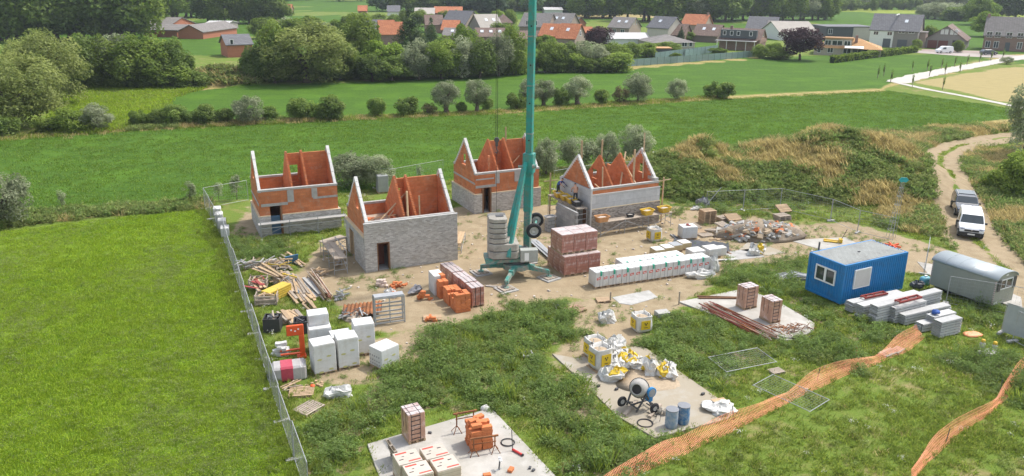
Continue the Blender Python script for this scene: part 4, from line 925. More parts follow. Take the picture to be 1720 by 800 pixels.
# left of the mast
vhouse('house', 'duplex with pale slate roof and skylights left of the mast', 808, 64, 36, 24, 11, 47, 25, 'cream', 'grey', sky=(.4, .75), wins=[(.4, 1.8, 2.2, 1.5), (.7, 1.8, 2.2, 1.5)])
vhouse('house', 'brown hipped roof behind the pale slate duplex', 835, 50, 26, 8, 9, 38, 24, 'brown', 'brick', kind='hip')
vhouse('house', 'long low brown roof with three skylights behind the tree belt', 800, 76, 50, 4, 8, 62, 48, 'brown', 'brick', sky=(.2, .5, .8))
vhouse('house', 'broad slate roofed house in the middle of the village', 742, 56, 40, -24, 12, 40, 19, 'slate', 'pink')
vhouse('house', 'small orange roof with solar panels behind the belt', 742, 66, 26, -6, 8, 50, 35, 'orange', 'brick')
vhouse('house', 'grey low roof in front of the solar roof', 744, 72, 28, -6, 8, 60, 48, 'grey', 'brick', sky=(.5,))
vhouse('house', 'brick house with orange roof beside the tall pine', 640, 76, 24, 14, 9, 58, 35, 'orange', 'brick')
vhouse('house', 'house with orange tiles and shaded gable beside the pine', 660, 74, 18, 14, 8, 58, 38, 'orange', 'brick')
vhouse('house', 'slate roofed house beside the orange roofs', 616, 72, 26, 6, 9, 54, 34, 'slate', 'pink')
vhouse('house', 'red brown roofed house left of the slate roofs', 716, 56, 28, 10, 9, 42, 26, 'brown', 'brick')
vhouse('barn', 'long low grey roofed barn far behind the village', 697, 32, 32, 4, 14, 25, 14, 'cream', 'pink', cat='barn')
vhouse('barn', 'long low orange roofed barn far behind the village', 730, 30, 46, 4, 12, 22, 12, 'orange', 'brick', cat='barn')
vhouse('house', 'far grey roofed house with white gable', 651, 28, 20, 6, 10, 20, 10, 'slate', 'white')
vhouse('house', 'far orange roof at the left end of the village', 466, 24, 22, 6, 9, 17, 8, 'orange', 'brick')
vhouse('house', 'far pinkish roof next to the far orange roof', 438, 28, 26, 6, 9, 21, 13, 'orange', 'pink')
vhouse('house', 'low brown roofed house beside the dome willow', 552, 58, 28, 4, 9, 50, 41, 'brown', 'brick')
vhouse('house', 'pinkish roofed house left of the dome willow', 440, 56, 28, 8, 9, 47, 35, 'brown', 'pink')
vhouse('house', 'far orange roof behind the broad tree', 602, 26, 14, 8, 8, 20, 10, 'orange', 'brick')
vhouse('barn', 'far white roofed barn behind the mast', 915, 24, 30, 4, 12, 18, 13, 'pale', 'white', cat='barn')
vhouse('barn', 'two storey brick barn with slate roof left of the tree belt', 383, 97, 36, 30, 8, 76, 59, 'slate', 'red', side=[], cat='barn', wins=[(.2, 3.0, .8, 1.2)], chim=None)
vhouse('shed', 'red brick shed gable under a grey sheet roof', 300, 65, 44, -8, 22, 55, 43, 'grey', 'red', kind='y', cat='shed')
vhouse('shed', 'long shed with grey sheet roof beside the brick gable', 241, 62, 60, -6, 20, 54, 42, 'grey', 'red', cat='shed')
vhouse('shed', 'dark sheet roofed shed behind the long shed', 225, 54, 62, -6, 18, 46, 30, 'grey', 'red', cat='shed')
vhouse('shed', 'small sheds with pale roofs behind the brick barn', 344, 52, 36, 2, 14, 47, 41, 'pale', 'grey', cat='shed')
vhouse('shed', 'far white building between trees behind the sheds', 346, 30, 22, 2, 10, 24, 22, 'pale', 'white', kind='flat', cat='shed')
vhouse('garden_shed', 'low tan roofed garden shed by the teal fence', 1092, 96, 36, 4, 4, 91, 90, 'tan', 'dgrey', kind='flat', cat='shed')
# teal panel fence round the gardens
def panel_fence(p0, p1, h, label):
    A = G(*p0); B = G(*p1); d = B - A; L_ = d.length; n = max(1, round(L_ / 2.2)); st = L_ / n; yaw = math.atan2(d.y, d.x)
    t = thing('garden_fence', label, 'fence', A, yaw)
    FM = mat('teal_fence_panel', (.19, .27, .255), .8, .15, 2, rand=.1)
    pm = MB().bx(.05, st - .05, -.03, .03, .05, h).mesh('panel', FM); qm = MB().bx(-.05, .05, -.05, .05, -.05, h + .12).mesh('post', mat('fence_post', (.11, .16, .155), .8))
    for i in range(n): link('panel', pm, t, (i * st, 0, 0)); link('post', qm, t, (i * st, 0, 0))
    link('post', qm, t, (L_, 0, 0))
panel_fence((1046, 113), (1276, 95.5), 1.6, 'long teal panel fence along the far field'); panel_fence((1100, 102), (1205, 88), 1.9, 'teal panel fence between two gardens')
panel_fence((1202, 88), (1150, 96), 1.7, 'short teal fence behind the flowering garden shrub')
# clipped hedge in front of the tan villa
hd = G(1397, 106); hb = G(1538, 88); dv = hb - hd
hed = thing('clipped_hedge', 'long clipped green hedge in front of the tan villa', 'hedge', hd, math.atan2(dv.y, dv.x))
rs_ = np.random.RandomState(5); n_ = 9000; L_ = dv.length
Pq = np.stack([rs_.rand(n_) * L_, (rs_.rand(n_) - .5) * 1.5, rs_.rand(n_) ** .6 * 1.7], -1); Pq[:, 2] += .15 * np.sin(Pq[:, 0] * 1.3)
link('foliage', quads_mesh('hedge_foliage', leaf_quads(rs_, Pq, unit(rs_.randn(n_, 3)), .42, .7), rs_.rand(n_), LM['green']), hed)
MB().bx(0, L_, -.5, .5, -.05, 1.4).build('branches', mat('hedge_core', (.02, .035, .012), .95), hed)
# street
rp = [G(*q) for q in ((1470, 86), (1500, 84.5), (1560, 85.5), (1620, 89), (1700, 93), (1800, 98), (1800, 108), (1690, 98), (1620, 95), (1540, 89), (1500, 87))]
b = MB(); b.add([(q.x, q.y, .03) for q in rp], [tuple(range(len(rp) - 1, -1, -1))]); rd = b.build('street', mat('street_paving', (.38, .33, .30), .9, .12, .4)); struct(rd)
b = MB(); q4 = [G(*q) for q in ((1548, 83), (1650, 86), (1650, 90), (1548, 86.5))]; b.add([(q.x, q.y, .045) for q in q4], [(3, 2, 1, 0)]); struct(b.build('forecourt', mat('brick_paving', (.34, .27, .24), .9, .12, .5)))
# staked young trees along the gravel path
stake_m = MB().bar((0, 0, -.1), (0, 0, 1.9), .09).mesh('stake', WOODG); stc = crown_mesh('staked_crown', 41, .62, 2.0, .75, 130, .22, LM['deep'], 8, .4, .5, 'tall'); stt = MB().tube([(.06, 0, 0), (.08, 0, 1.0), (.06, .02, 2.2)], [.035, .03, .02], 5).mesh('trunk', BARK)
for (x, y) in ((1474, 132), (1484, 128), (1532, 121), (1557, 119), (1581, 116), (1603, 112.5), (1624, 109.5), (1645, 105), (1664, 102), (1684, 99), (1561, 128.5), (1587, 125), (1612, 122), (1532, 147), (1583, 151), (1496, 139)):
    t = thing('staked_tree', 'young dark tree tied to a stake beside the pale gravel path', 'young tree', G(x, y), x * .3, 'staked trees along the gravel path')
    link('stake', stake_m, t); link('trunk', stt, t); link('crown', stc, t)
# ================================================================== HOUSES UNDER CONSTRUCTION
def seg_wall(b, x0, x1, z0, z1, y0, y1, holes=(), ax='x'):
    """upright wall from boxes round rectangular openings (x0,x1,z0,z1)"""
    xs = sorted({x0, x1} | {min(max(v, x0), x1) for h in holes for v in h[:2]}); zs = sorted({z0, z1} | {min(max(v, z0), z1) for h in holes for v in h[2:]})
    for j in range(len(zs) - 1):
        run = None
        for i in range(len(xs) - 1):
            cx_, cz_ = (xs[i] + xs[i + 1]) / 2, (zs[j] + zs[j + 1]) / 2
            hole = any(h[0] < cx_ < h[1] and h[2] < cz_ < h[3] for h in holes)
            if not hole: run = (run[0] if run else xs[i], xs[i + 1])
            if run and (hole or i == len(xs) - 2):
                if ax == 'x': b.bx(run[0], run[1], y0, y1, zs[j], zs[j + 1])
                else: b.bx(y0, y1, run[0], run[1], zs[j], zs[j + 1])
                run = None
    return b
def gable(t, x0, x1, D, ze, za, ylo, yhi, holes=(), name='gable_wall', m=None, step=.2, coping=True, cut=None, tooth=.26):
    """stepped block gable in the plane x0..x1 with a pale sloping coping"""
    b = MB(); n = int((za - ze) / step); mid_ = (ylo + yhi) / 2; half = (yhi - ylo) / 2
    for i in range(n):
        z = ze + i * step; f = 1 - (z + step - ze) / (za - ze)
        a = mid_ - half * f + (.20 if coping else 0); c = mid_ + half * f - (.20 if coping else 0)
        if c - a < .08: break
        if cut: a = max(a, cut[0]); c = min(c, cut[1])
        hs = [h for h in holes if h[2] < z + step / 2 < h[3]]
        if hs:
            h = hs[0]
            if h[0] > a: b.bx(x0, x1, a, h[0], z, z + step)
            if c > h[1]: b.bx(x0, x1, h[1], c, z, z + step)
        else: b.bx(x0, x1, a, c, z, z + step)
    g = b.build(name, m or ORANGE, t)
    if coping:
        w_ = MB(); xi, xo = x0 + .012, x1 - .012; sl = (za - ze) / half; th = .40
        for s in (-1, 1):      # pale foam board laid on the stepped blocks
            ye = mid_ + s * half
            w_.ext([(xi, ye, ze + .012), (xi, mid_, za + .01), (xi, mid_, za - th), (xi, ye - s * th / sl, ze + .012)], (xo - xi, 0, 0))
            rj = random.Random(int(za * 100) + s); ns = 9
            for q in range(ns):
                j0, j1, jx = rj.uniform(-.02, .03), rj.uniform(-.02, .03), rj.uniform(-.02, .015); ya, yb = ye + (mid_ - ye) * q / ns, ye + (mid_ - ye) * (q + .97) / ns; za_, zb_ = ze + (za - ze) * q / ns, ze + (za - ze) * (q + .97) / ns
                w_.ext([(xi + jx, ya, za_ - .05), (xi + jx, yb, zb_ - .05), (xi + jx, yb, zb_ + .03 + j1), (xi + jx, ya, za_ + .03 + j0)], (xo - xi - 2 * jx, 0, 0))
        w_.build('gable_coping', MORTAR, g)
    return g
def timber(t, p, q, w_=.09, h_=None, name='timber_prop', m=None):
    return MB().bar(p, q, w_, h_ or w_ * .6).build(name, m or WOOD, t)
def build_house(name, label, A, yaw, L, D, he, ha, plinth, front_leaf, left_leaf, door, p1, p2, style, seed):
    yaw = R(yaw); t = thing(name, label, 'house', (A[0], A[1], 0), yaw, 'houses under construction')
    CLEAR.append(np.array([(A[0] + (x * math.cos(yaw) - y * math.sin(yaw)), A[1] + (x * math.sin(yaw) + y * math.cos(yaw))) for x, y in ((-.2, -.2), (L + .2, -.2), (L + .2, D + .2), (-.2, D + .2))]))
    i0 = .16; tw = .20; zf = 2.62
    fx0, fx1, fy0, fy1 = i0, L - i0, i0, D - i0
    # inner walls of orange block
    dh = [(door[0], door[1], -.1, door[2])] if door else []
    lh = style.get('left_holes', [])
    seg_wall(MB(), fx0, fx1, -.05, he - .16, fy0, fy0 + tw, dh).build('front_wall', ORANGE, t)
    seg_wall(MB(), fx0, fx1, -.05, he - .16, fy1 - tw, fy1).build('back_wall', ORANGE, t)
    seg_wall(MB(), fy0 + tw, fy1 - tw, -.05, he - .16, fx0, fx0 + tw, lh, 'y').build('side_wall', ORANGE, t)
    seg_wall(MB(), fy0 + tw, fy1 - tw, -.05, he - .16, fx1 - tw, fx1, [], 'y').build('side_wall', ORANGE, t)
    # ring beam cap
    c = MB(); zc = he - .16
    c.bx(fx0 - .03, fx1 + .03, fy0 - .04, fy0 + tw + .03, zc, he); c.bx(fx0 - .03, fx1 + .03, fy1 - tw - .03, fy1 + .04, zc, he)
    c.build('ring_beam', CONC, t)
    MB().bx(fx0 + tw, fx1 - tw, fy0 + tw, fy1 - tw, zf - .2, zf).build('upper_floor', FLOORC, t)
    MB().bx(.1, L - .1, .1, D - .1, -.3, .02).build('ground_floor', CONC, t)
    # gables
    gable(t, fx0, fx0 + tw + .04, D, he - .16, ha, fy0, fy1, style.get('gwin', []))
    gable(t, fx1 - tw - .04, fx1, D, he - .16, ha, fy0, fy1, style.get('gwin_r', []))
    # inner partitions and the spine wall
    for k, px in enumerate((p1, p2)):
        gable(t, px, px + .16, D, zf, ha - .12, fy0 - .55, fy1 + .55, style.get('phole%d' % k, []), 'partition_wall', coping=False, cut=(fy0 + tw, fy1 - tw), step=.1)
    ys = D * .56
    if style.get('spine', True):
        seg_wall(MB(), p1 + .17, fx1 - tw - .05, zf, ha - .5, ys, ys + .15, style.get('shole', [])).build('spine_wall', ORANGE, t)
    # outer leaf
    if front_leaf:
        seg_wall(MB(), 0, L, -.05, front_leaf, 0, .10, dh).build('facing_brick_front', style.get('fm', GREYBR), t)
        if front_leaf < he - .3: MB().bx(0, L, .0, i0 - .003, front_leaf + .002, front_leaf + .05).build('foam_cap', CREAM, t) if not dh or dh[0][3] < front_leaf else seg_wall(MB(), 0, L, front_leaf + .002, front_leaf + .05, 0, i0 - .003, [(door[0], door[1], 0, 9)]).build('foam_cap', CREAM, t)
        else: MB().bx(-.02, L + .02, -.03, i0 - .045, front_leaf, front_leaf + .06).build('mortar_cap', MORTAR, t)
    if left_leaf:
        seg_wall(MB(), .102, D, -.05, left_leaf, 0, .10, lh, 'y').build('facing_brick_side', GREYBR, t)
        seg_wall(MB(), .102, D, left_leaf + .002, left_leaf + .05, 0, i0 - .003, [(h[0], h[1], 0, 9) for h in lh if h[3] > left_leaf], 'y').build('foam_cap', CREAM, t)
    seg_wall(MB(), .102, D, -.05, left_leaf or 1.6, L - .10, L, [], 'y').build('facing_brick_side', GREYBR, t)
    seg_wall(MB(), .101, L - .101, -.05, left_leaf or 1.6, D - .10, D).build('facing_brick_back', GREYBR, t)
    # loose things of the shell
    rr = random.Random(seed)
    return t
HS = {}
# left house: orange block above a grey brick plinth
h = build_house('unfinished_house', 'unfinished orange block house behind low scaffold rail at the site fence corner', (-19.87, 60.18), 24, 6.47, 5.2, 3.72, 6.36, 1.6, 1.6, 1.6, (.95, 1.85, 2.35), 2.75, 3.95,
                {'shole': [(3.05, 3.75, 3.5, 4.9)], 'gwin': [(2.2, 3.1, 4.1, 5.0)]}, 1); HS['H1'] = h
for (x0, x1, z0, z1, nm) in ((.3, 2.35, 2.36, 2.58, 'lintel'), (2.35, 2.85, 2.55, 3.52, 'concrete_pier'), (4.25, 4.7, 2.75, 3.52, 'concrete_pier'), (4.35, 6.3, 2.62, 2.78, 'lintel')):
    MB().bx(x0, x1, .12, .22, z0, z1).build(nm, CONC, h)
MB().bx(.115, .25, .2, 5.0, 2.45, 2.6).build('lintel', CONC, h)
MB().bx(1.72, 1.86, .02, .5, 0, 2.35).build('door_jamb', WOODD, h)
MB().bx(.95, 1.70, .42, .46, 0, 1.5).build('blue_door_sheet', mat('blue_sheet', (.10, .19, .30), .5), h)
# grey-fronted house
h = build_house('unfinished_house', 'unfinished house with complete grey brick front and one doorway', (-10.16, 52.47), 25, 6.85, 5.5, 3.61, 6.22, 3.5, 3.5, 2.15, (.92, 1.72, 2.0), 3.0, 3.85,
                {'shole': [(3.3, 3.75, 3.6, 5.0)], 'gwin': [(1.9, 2.7, 4.1, 5.0)], 'left_holes': [(3.1, 4.3, -.1, 2.3)]}, 2); HS['H2'] = h
MB().bx(.86, .93, -.02, .36, 0, 2.06).build('door_jamb', WOODD, h); MB().bx(1.70, 1.77, -.02, .36, 0, 2.06).build('door_jamb', WOODD, h); MB().bx(.86, 1.77, -.02, .36, 2.0, 2.07).build('door_head', WOODD, h)
MB().bx(.95, 1.68, 1.2, 1.25, 0, 1.9).build('inner_door_sheet', mat('red_brown_sheet', (.16, .06, .04), .7), h)
MB().bx(-.06, .12, .11, 5.4, 2.15, 2.5).build('concrete_beam', CONC, h); MB().bx(-.04, .3, .1, 5.4, 2.5, 2.62).build('foam_strip', CREAM, h)
for y in (3.05, 4.15): MB().bx(-.03, .35, y, y + .14, 0, 2.15).build('timber_post', WOOD, h)
MB().bx(3.1, 5.2, 4.9, 5.05, 2.62, 3.9).build('low_block_wall', ORANGE, h)
for (a, b_, w_) in (((.6, .9, 2.65), (4.3, 3.0, 4.9), .10), ((3.35, .55, 2.6), (3.32, .6, 5.4), .14), ((4.3, .8, 2.6), (4.3, .85, 4.9), .10), ((1.0, 3.6, 2.7), (2.6, 1.2, 3.6), .09), ((.5, 2.2, 2.9), (2.4, 2.9, 3.2), .09), ((1.6, .9, 3.0), (2.9, 2.6, 3.5), .08)):
    timber(h, a, b_, w_)
b = MB(); b.bx(2.55, 2.72, .9, 2.3, 2.62, 3.35); b.bx(2.72, 3.9, 2.14, 2.3, 2.62, 3.35); b.build('stairwell_wall', ORANGE, h); MB().bx(2.5, 3.9, .85, 2.34, 3.35, 3.39).build('stairwell_trim', WOOD, h) if False else None
# rear house behind the crane
h = build_house('unfinished_house', 'unfinished orange block house behind the crane mast with brown doorway', (-3.28, 67.05), 26, 6.5, 5.3, 3.58, 6.17, 1.75, 1.7, 1.7, (.75, 1.6, 2.2), 2.4, 3.9,
                {'gwin': [(2.3, 3.3, 3.9, 4.9)], 'shole': [(3.0, 3.4, 3.4, 4.4)]}, 3); HS['H3'] = h
for (x0, x1, z0, z1, nm) in ((.18, 2.15, 2.24, 2.46, 'lintel'), (2.05, 2.45, 2.5, 3.4, 'concrete_pier'), (3.9, 4.5, 2.5, 3.4, 'concrete_pier'), (.2, 1.9, 2.95, 3.06, 'foam_strip')):
    MB().bx(x0, x1, .11, .22, z0, z1).build(nm, CONC, h)
MB().bx(.11, .25, .2, 5.1, 2.55, 2.7).build('lintel', CONC, h)
MB().bx(1.5, 1.62, -.02, .4, 0, 2.2).build('door_jamb', WOODD, h); MB().bx(.75, .87, -.02, .4, 0, 2.2).build('door_jamb', WOODD, h); MB().bx(.88, 1.49, 1.0, 1.05, 0, 2.1).build('inner_door_sheet', WOODD, h)
MB().bx(1.75, 1.95, 1.0, 1.2, 2.62, 4.8).build('block_column', ORANGE, h); MB().bx(1.74, 1.96, .99, 1.21, 2.62, 3.2).build('column_base', MORTAR, h)
timber(h, (-.2, 1.5, 4.6), (.9, 2.6, 4.0)); timber(h, (3.6, 2.0, 2.7), (5.6, 2.6, 4.2)); timber(h, (4.2, 2.6, 5.6), (4.2, 2.62, 6.9), .12)
# house with workers
h = build_house('unfinished_house', 'unfinished house with grey insulation boards where two workers stand', (6.29, 61.91), 27, 6.85, 5.2, 3.66, 5.95, 1.9, 1.95, None, None, 2.3, 4.3,
                {'spine': False, 'fm': RUBBLEBR, 'gwin_r': [(2.0, 2.9, 3.9, 4.8)], 'phole0': [(2.9, 3.7, 3.6, 4.4)], 'left_holes': []}, 4); HS['H4'] = h
MB().bx(.02, 6.83, .09, .155, 1.85, 3.12).build('insulation_board', INSUL, h); MB().bx(.02, 6.83, .05, .155, 3.12, 3.19).build('mortar_strip', MORTAR, h)
MB().bx(.04, .155, .16, 5.1, 1.9, 3.6).build('insulation_board', INSUL, h); MB().bx(-.02, .155, .12, 5.15, -.05, 1.895).build('facing_brick_side', GREYBR, h)
MB().bx(-.03, .09, -.03, .085, 0, 3.7).build('corner_strip', MORTAR, h)
MB().bx(-.05, .02, .5, 1.1, 0, 1.8).build('side_door', WOODD, h)
for (a, b_, w_) in (((.55, 2.55, 5.6), (.55, 2.6, 7.1), .15), ((2.5, 2.6, 5.2), (2.55, 2.6, 7.0), .15), ((4.7, 1.0, 2.6), (4.7, 1.0, 6.3), .16), ((1.5, .7, 2.6), (1.45, .75, 5.2), .13), ((3.1, .7, 2.6), (5.4, 3.3, 5.6), .12), ((6.1, 1.6, 3.6), (6.9, 2.8, 7.2), .12), ((1.3, 1.6, 3.6), (2.2, .6, 2.7), .12), ((5.0, 2.6, 4.6), (5.3, .7, 2.7), .1)):
    timber(h, a, b_, w_)
MB().bx(4.6, 4.76, 3.0, 4.9, 2.62, 4.3).build('low_block_wall', ORANGE, h)
b = MB(); b.bx(6.3, 6.68, .2, 1.2, 3.66, 3.9); b.build('mortar_bed', CONC, h)
def hpos(k, x, y, z=0):
    o = HS[k]; c, s = math.cos(o.rotation_euler.z), math.sin(o.rotation_euler.z); return Vector((o.location.x + x * c - y * s, o.location.y + x * s + y * c, z))
# stacks of blocks lying on the upper floors
def block_heap(name, label, loc, rz, n, w_, m, seed, size=(.5, .2, .2), layers=3, cat='blocks', group=None, rot=.25):
    """loose pile: every block is a part"""
    rr = random.Random(seed); t = thing(name, label, cat, loc, rz, group)
    bm_ = MB().bx(-size[0] / 2, size[0] / 2, -size[1] / 2, size[1] / 2, 0, size[2]).mesh('block', m, bevel=.008)
    for i in range(n):
        l = min(layers - 1, int(layers * i / n)); q = w_ * (1 - .28 * l)
        link('block', bm_, t, (rr.uniform(-q, q), rr.uniform(-q, q) * .8, l * size[2] * .98), rot=(rr.uniform(-.06, .06) * l, rr.uniform(-.06, .06) * l, rr.uniform(-rot, rot) + (math.pi / 2 if rr.random() < .3 else 0)))
    return t
block_heap('block_pile', 'small pile of orange blocks on the grey-fronted house floor', hpos('H2', 5.4, 1.2, 2.625), .4, 8, .45, ORANGEB, 3, layers=2)
block_heap('block_pile', 'tumbled pale blocks on the floor of the house by the fence corner', hpos('H1', 1.75, 2.0, 2.625), .4, 10, .55, mat('dusty_block', (.48, .36, .28), .9, .2, 5, rand=.2), 5, layers=2)
block_heap('block_pile', 'pale blocks in the middle room of the fence corner house', hpos('H1', 3.3, 1.5, 2.625), .2, 7, .32, mat('dusty_block', (.48, .36, .28)), 6, layers=2)
block_heap('block_pile', 'orange blocks on the left floor of the grey-fronted house', hpos('H2', 1.1, 3.0, 2.625), .2, 9, .5, ORANGEB, 7, layers=2)
# ---- scaffolds
def scaffold(name, label, loc, yaw, L, W, H_, bays, deck=True, rail=False, planks=3, brace=True, top=0.0, rungs=3, deckm=None):
    t = thing(name, label, 'scaffold', loc, yaw, 'scaffolds'); r = .026
    fr = MB()
    for y in (0, W): fr.cyl((0, y, -.02), (0, y, H_ + top), r, n=6)
    for k in range(rungs): z = H_ * (k + 1) / rungs - .06; fr.cyl((0, 0, z), (0, W, z), r * .85, n=6)
    fm = fr.mesh('frame', STEEL); st = L / bays
    for i in range(bays + 1): link('frame', fm, t, (i * st, 0, 0))
    if brace:
        for i in range(bays):
            a, b_ = (i * st, 0, .15), ((i + 1) * st, 0, H_ - .1)
            if i % 2: a, b_ = (i * st, 0, H_ - .1), ((i + 1) * st, 0, .15)
            MB().cyl(a, b_, .02, n=6).build('brace', STEEL, t)
    if deck:
        pw = W / planks
        for i in range(planks): MB().bx(-.15, L + .15, i * pw + .01, (i + 1) * pw - .01, H_ - .02, H_ + .035).build('deck_plank', deckm or WOODG, t)
    if rail:
        for z in ((H_ + top - .04), (H_ + top) * .62): MB().cyl((0, 0, z), (L, 0, z), .026, n=6).build('rail', STEEL, t)
    return t
def hyaw(k): return HS[k].rotation_euler.z
scaffold('scaffold', 'low tube scaffold along the front of the fence corner house', hpos('H1', .05, -.75), hyaw('H1'), 6.6, .55, 1.15, 3, rail=True, top=.25, planks=2, deckm=CONC)
scaffold('scaffold', 'tube scaffold against the left end of the grey-fronted house', hpos('H2', -1.2, .4), hyaw('H2') + R(90), 3.4, .9, 1.2, 2, rail=True, top=.5, planks=2)
scaffold('trestle_scaffold', 'low plank trestle at the right end of the grey-fronted house', hpos('H2', 7.6, 1.2), hyaw('H2') + R(62), 2.6, .7, .8, 1, planks=3, deckm=WOOD)
scaffold('trestle_scaffold', 'small table scaffold between the fence corner house and the grey-fronted house', hpos('H2', -1.6, 4.6), hyaw('H2') + R(25), 1.7, .9, .95, 1, planks=3)
scaffold('scaffold', 'long plank scaffold with tubs along the workers house front', hpos('H4', .3, -1.15), hyaw('H4'), 6.9, .75, 1.15, 3, planks=3)
scaffold('scaffold', 'high scaffold with mortar tubs at the end wall of the workers house', hpos('H4', -.25, .2), hyaw('H4') + R(90), 4.6, .95, 2.15, 2, planks=3, rungs=5)
# grey block porch walls under the high scaffold
for (k, x0, x1, lab) in ((0, -2.0, -1.35, ''),):
    p = thing('block_wall', 'grey concrete block wall standing under the high scaffold', 'wall', hpos('H4', -1.45, -.5), hyaw('H4') + R(90))
    bmx = MB().bx(0, .585, 0, .2, 0, .285).mesh('block', mat('grey_block_face', (.33, .325, .32), .92, .12, 5, rand=.12, bump=.4), bevel=.008)
    for r_ in range(7):
        for c_ in range(5): link('block', bmx, p, (c_ * .6 + (.3 if r_ % 2 else 0), 0, r_ * .3))
    MB().bx(.02, 3.2, .03, .17, -.02, 2.08).build('mortar_joint', mat('grey_joint', (.22, .215, .21), .95), p)
# ---- tubs
def tub(label, loc, rz, m, s=1.0, fill=MORTW):
    t = thing('mortar_tub', label, 'tub', loc, rz, 'mortar tubs'); b = MB()
    def ring(x, y, z): return [(sx * x + (0 if abs(sx) == 1 else 0), sy * y, z) for sx, sy in ((-1, -.75), (-.85, -1), (.85, -1), (1, -.75), (1, .75), (.85, 1), (-.85, 1), (-1, .75))]
    R0, R1, R2 = ring(.34 * s, .22 * s, 0), ring(.44 * s, .30 * s, .34 * s), ring(.48 * s, .34 * s, .34 * s); R3, R4 = ring(.47 * s, .33 * s, .37 * s), ring(.42 * s, .28 * s, .36 * s); R5 = ring(.40 * s, .26 * s, .24 * s)
    V = R0 + R1 + R2 + R3 + R4 + R5; F = [tuple(range(7, -1, -1))]
    for k in range(5): F += [(k * 8 + i, k * 8 + (i + 1) % 8, (k + 1) * 8 + (i + 1) % 8, (k + 1) * 8 + i) for i in range(8)]
    b.add(V, F); b.build('tub_body', m, t)
    c = MB(); c.add(R5, [tuple(range(8))]); c.v = [(x, y, z + .001) for x, y, z in c.v]; c.blob((0, 0, .24 * s), (.7 * s, .44 * s, .18 * s), 3, .1, 8, 5); c.build('mortar', fill, t)
    return t
for (x, y, lab, m) in ((-.75, 3.9, 'yellow mortar tub at the far end of the high scaffold', YELTUB), (-.72, 2.9, 'yellow mortar tub filled with pale mortar on the high scaffold', YELTUB), (-.7, 1.9, 'bright yellow mortar tub beside the shirtless worker', YELTUB), (-.72, 1.0, 'black mortar tub at the near end of the high scaffold', BLACKTUB)):
    tub(lab, hpos('H4', x, y, 2.187), hyaw('H4') + 1.4, m, 1.15)
tub('yellow mortar tub near the end of the long plank scaffold', hpos('H4', 5.0, -.78, 1.187), hyaw('H4') + .1, YELTUB, 1.2); tub('yellow mortar tub on the outer end of the long plank scaffold', hpos('H4', 6.75, -.75, 1.187), hyaw('H4') + .05, YELTUB, 1.2)
tub('orange brown mortar tub at the left end of the long plank scaffold', hpos('H4', .55, -.85, 1.187), hyaw('H4'), mat('stained_tub', (.52, .27, .12), .7, .2, 5), 1.25); tub('small black bucket in the middle of the long plank scaffold', hpos('H4', 3.35, -.75, 1.187), .3, BLACKTUB, .7)
tub('grey mortar tub on a block stand behind the wheels', hpos('H4', -2.6, 2.0, .9), .5, mat('grey_tub', (.40, .40, .40), .7), 1.0)
b = MB(); b.bx(-.3, .3, -.3, .3, -.02, .9); tag(b.build('block_stand', BLOCKG, loc=hpos('H4', -2.6, 2.0), rz=.5), 'grey block stand carrying a mortar tub under the high scaffold', 'block stand')
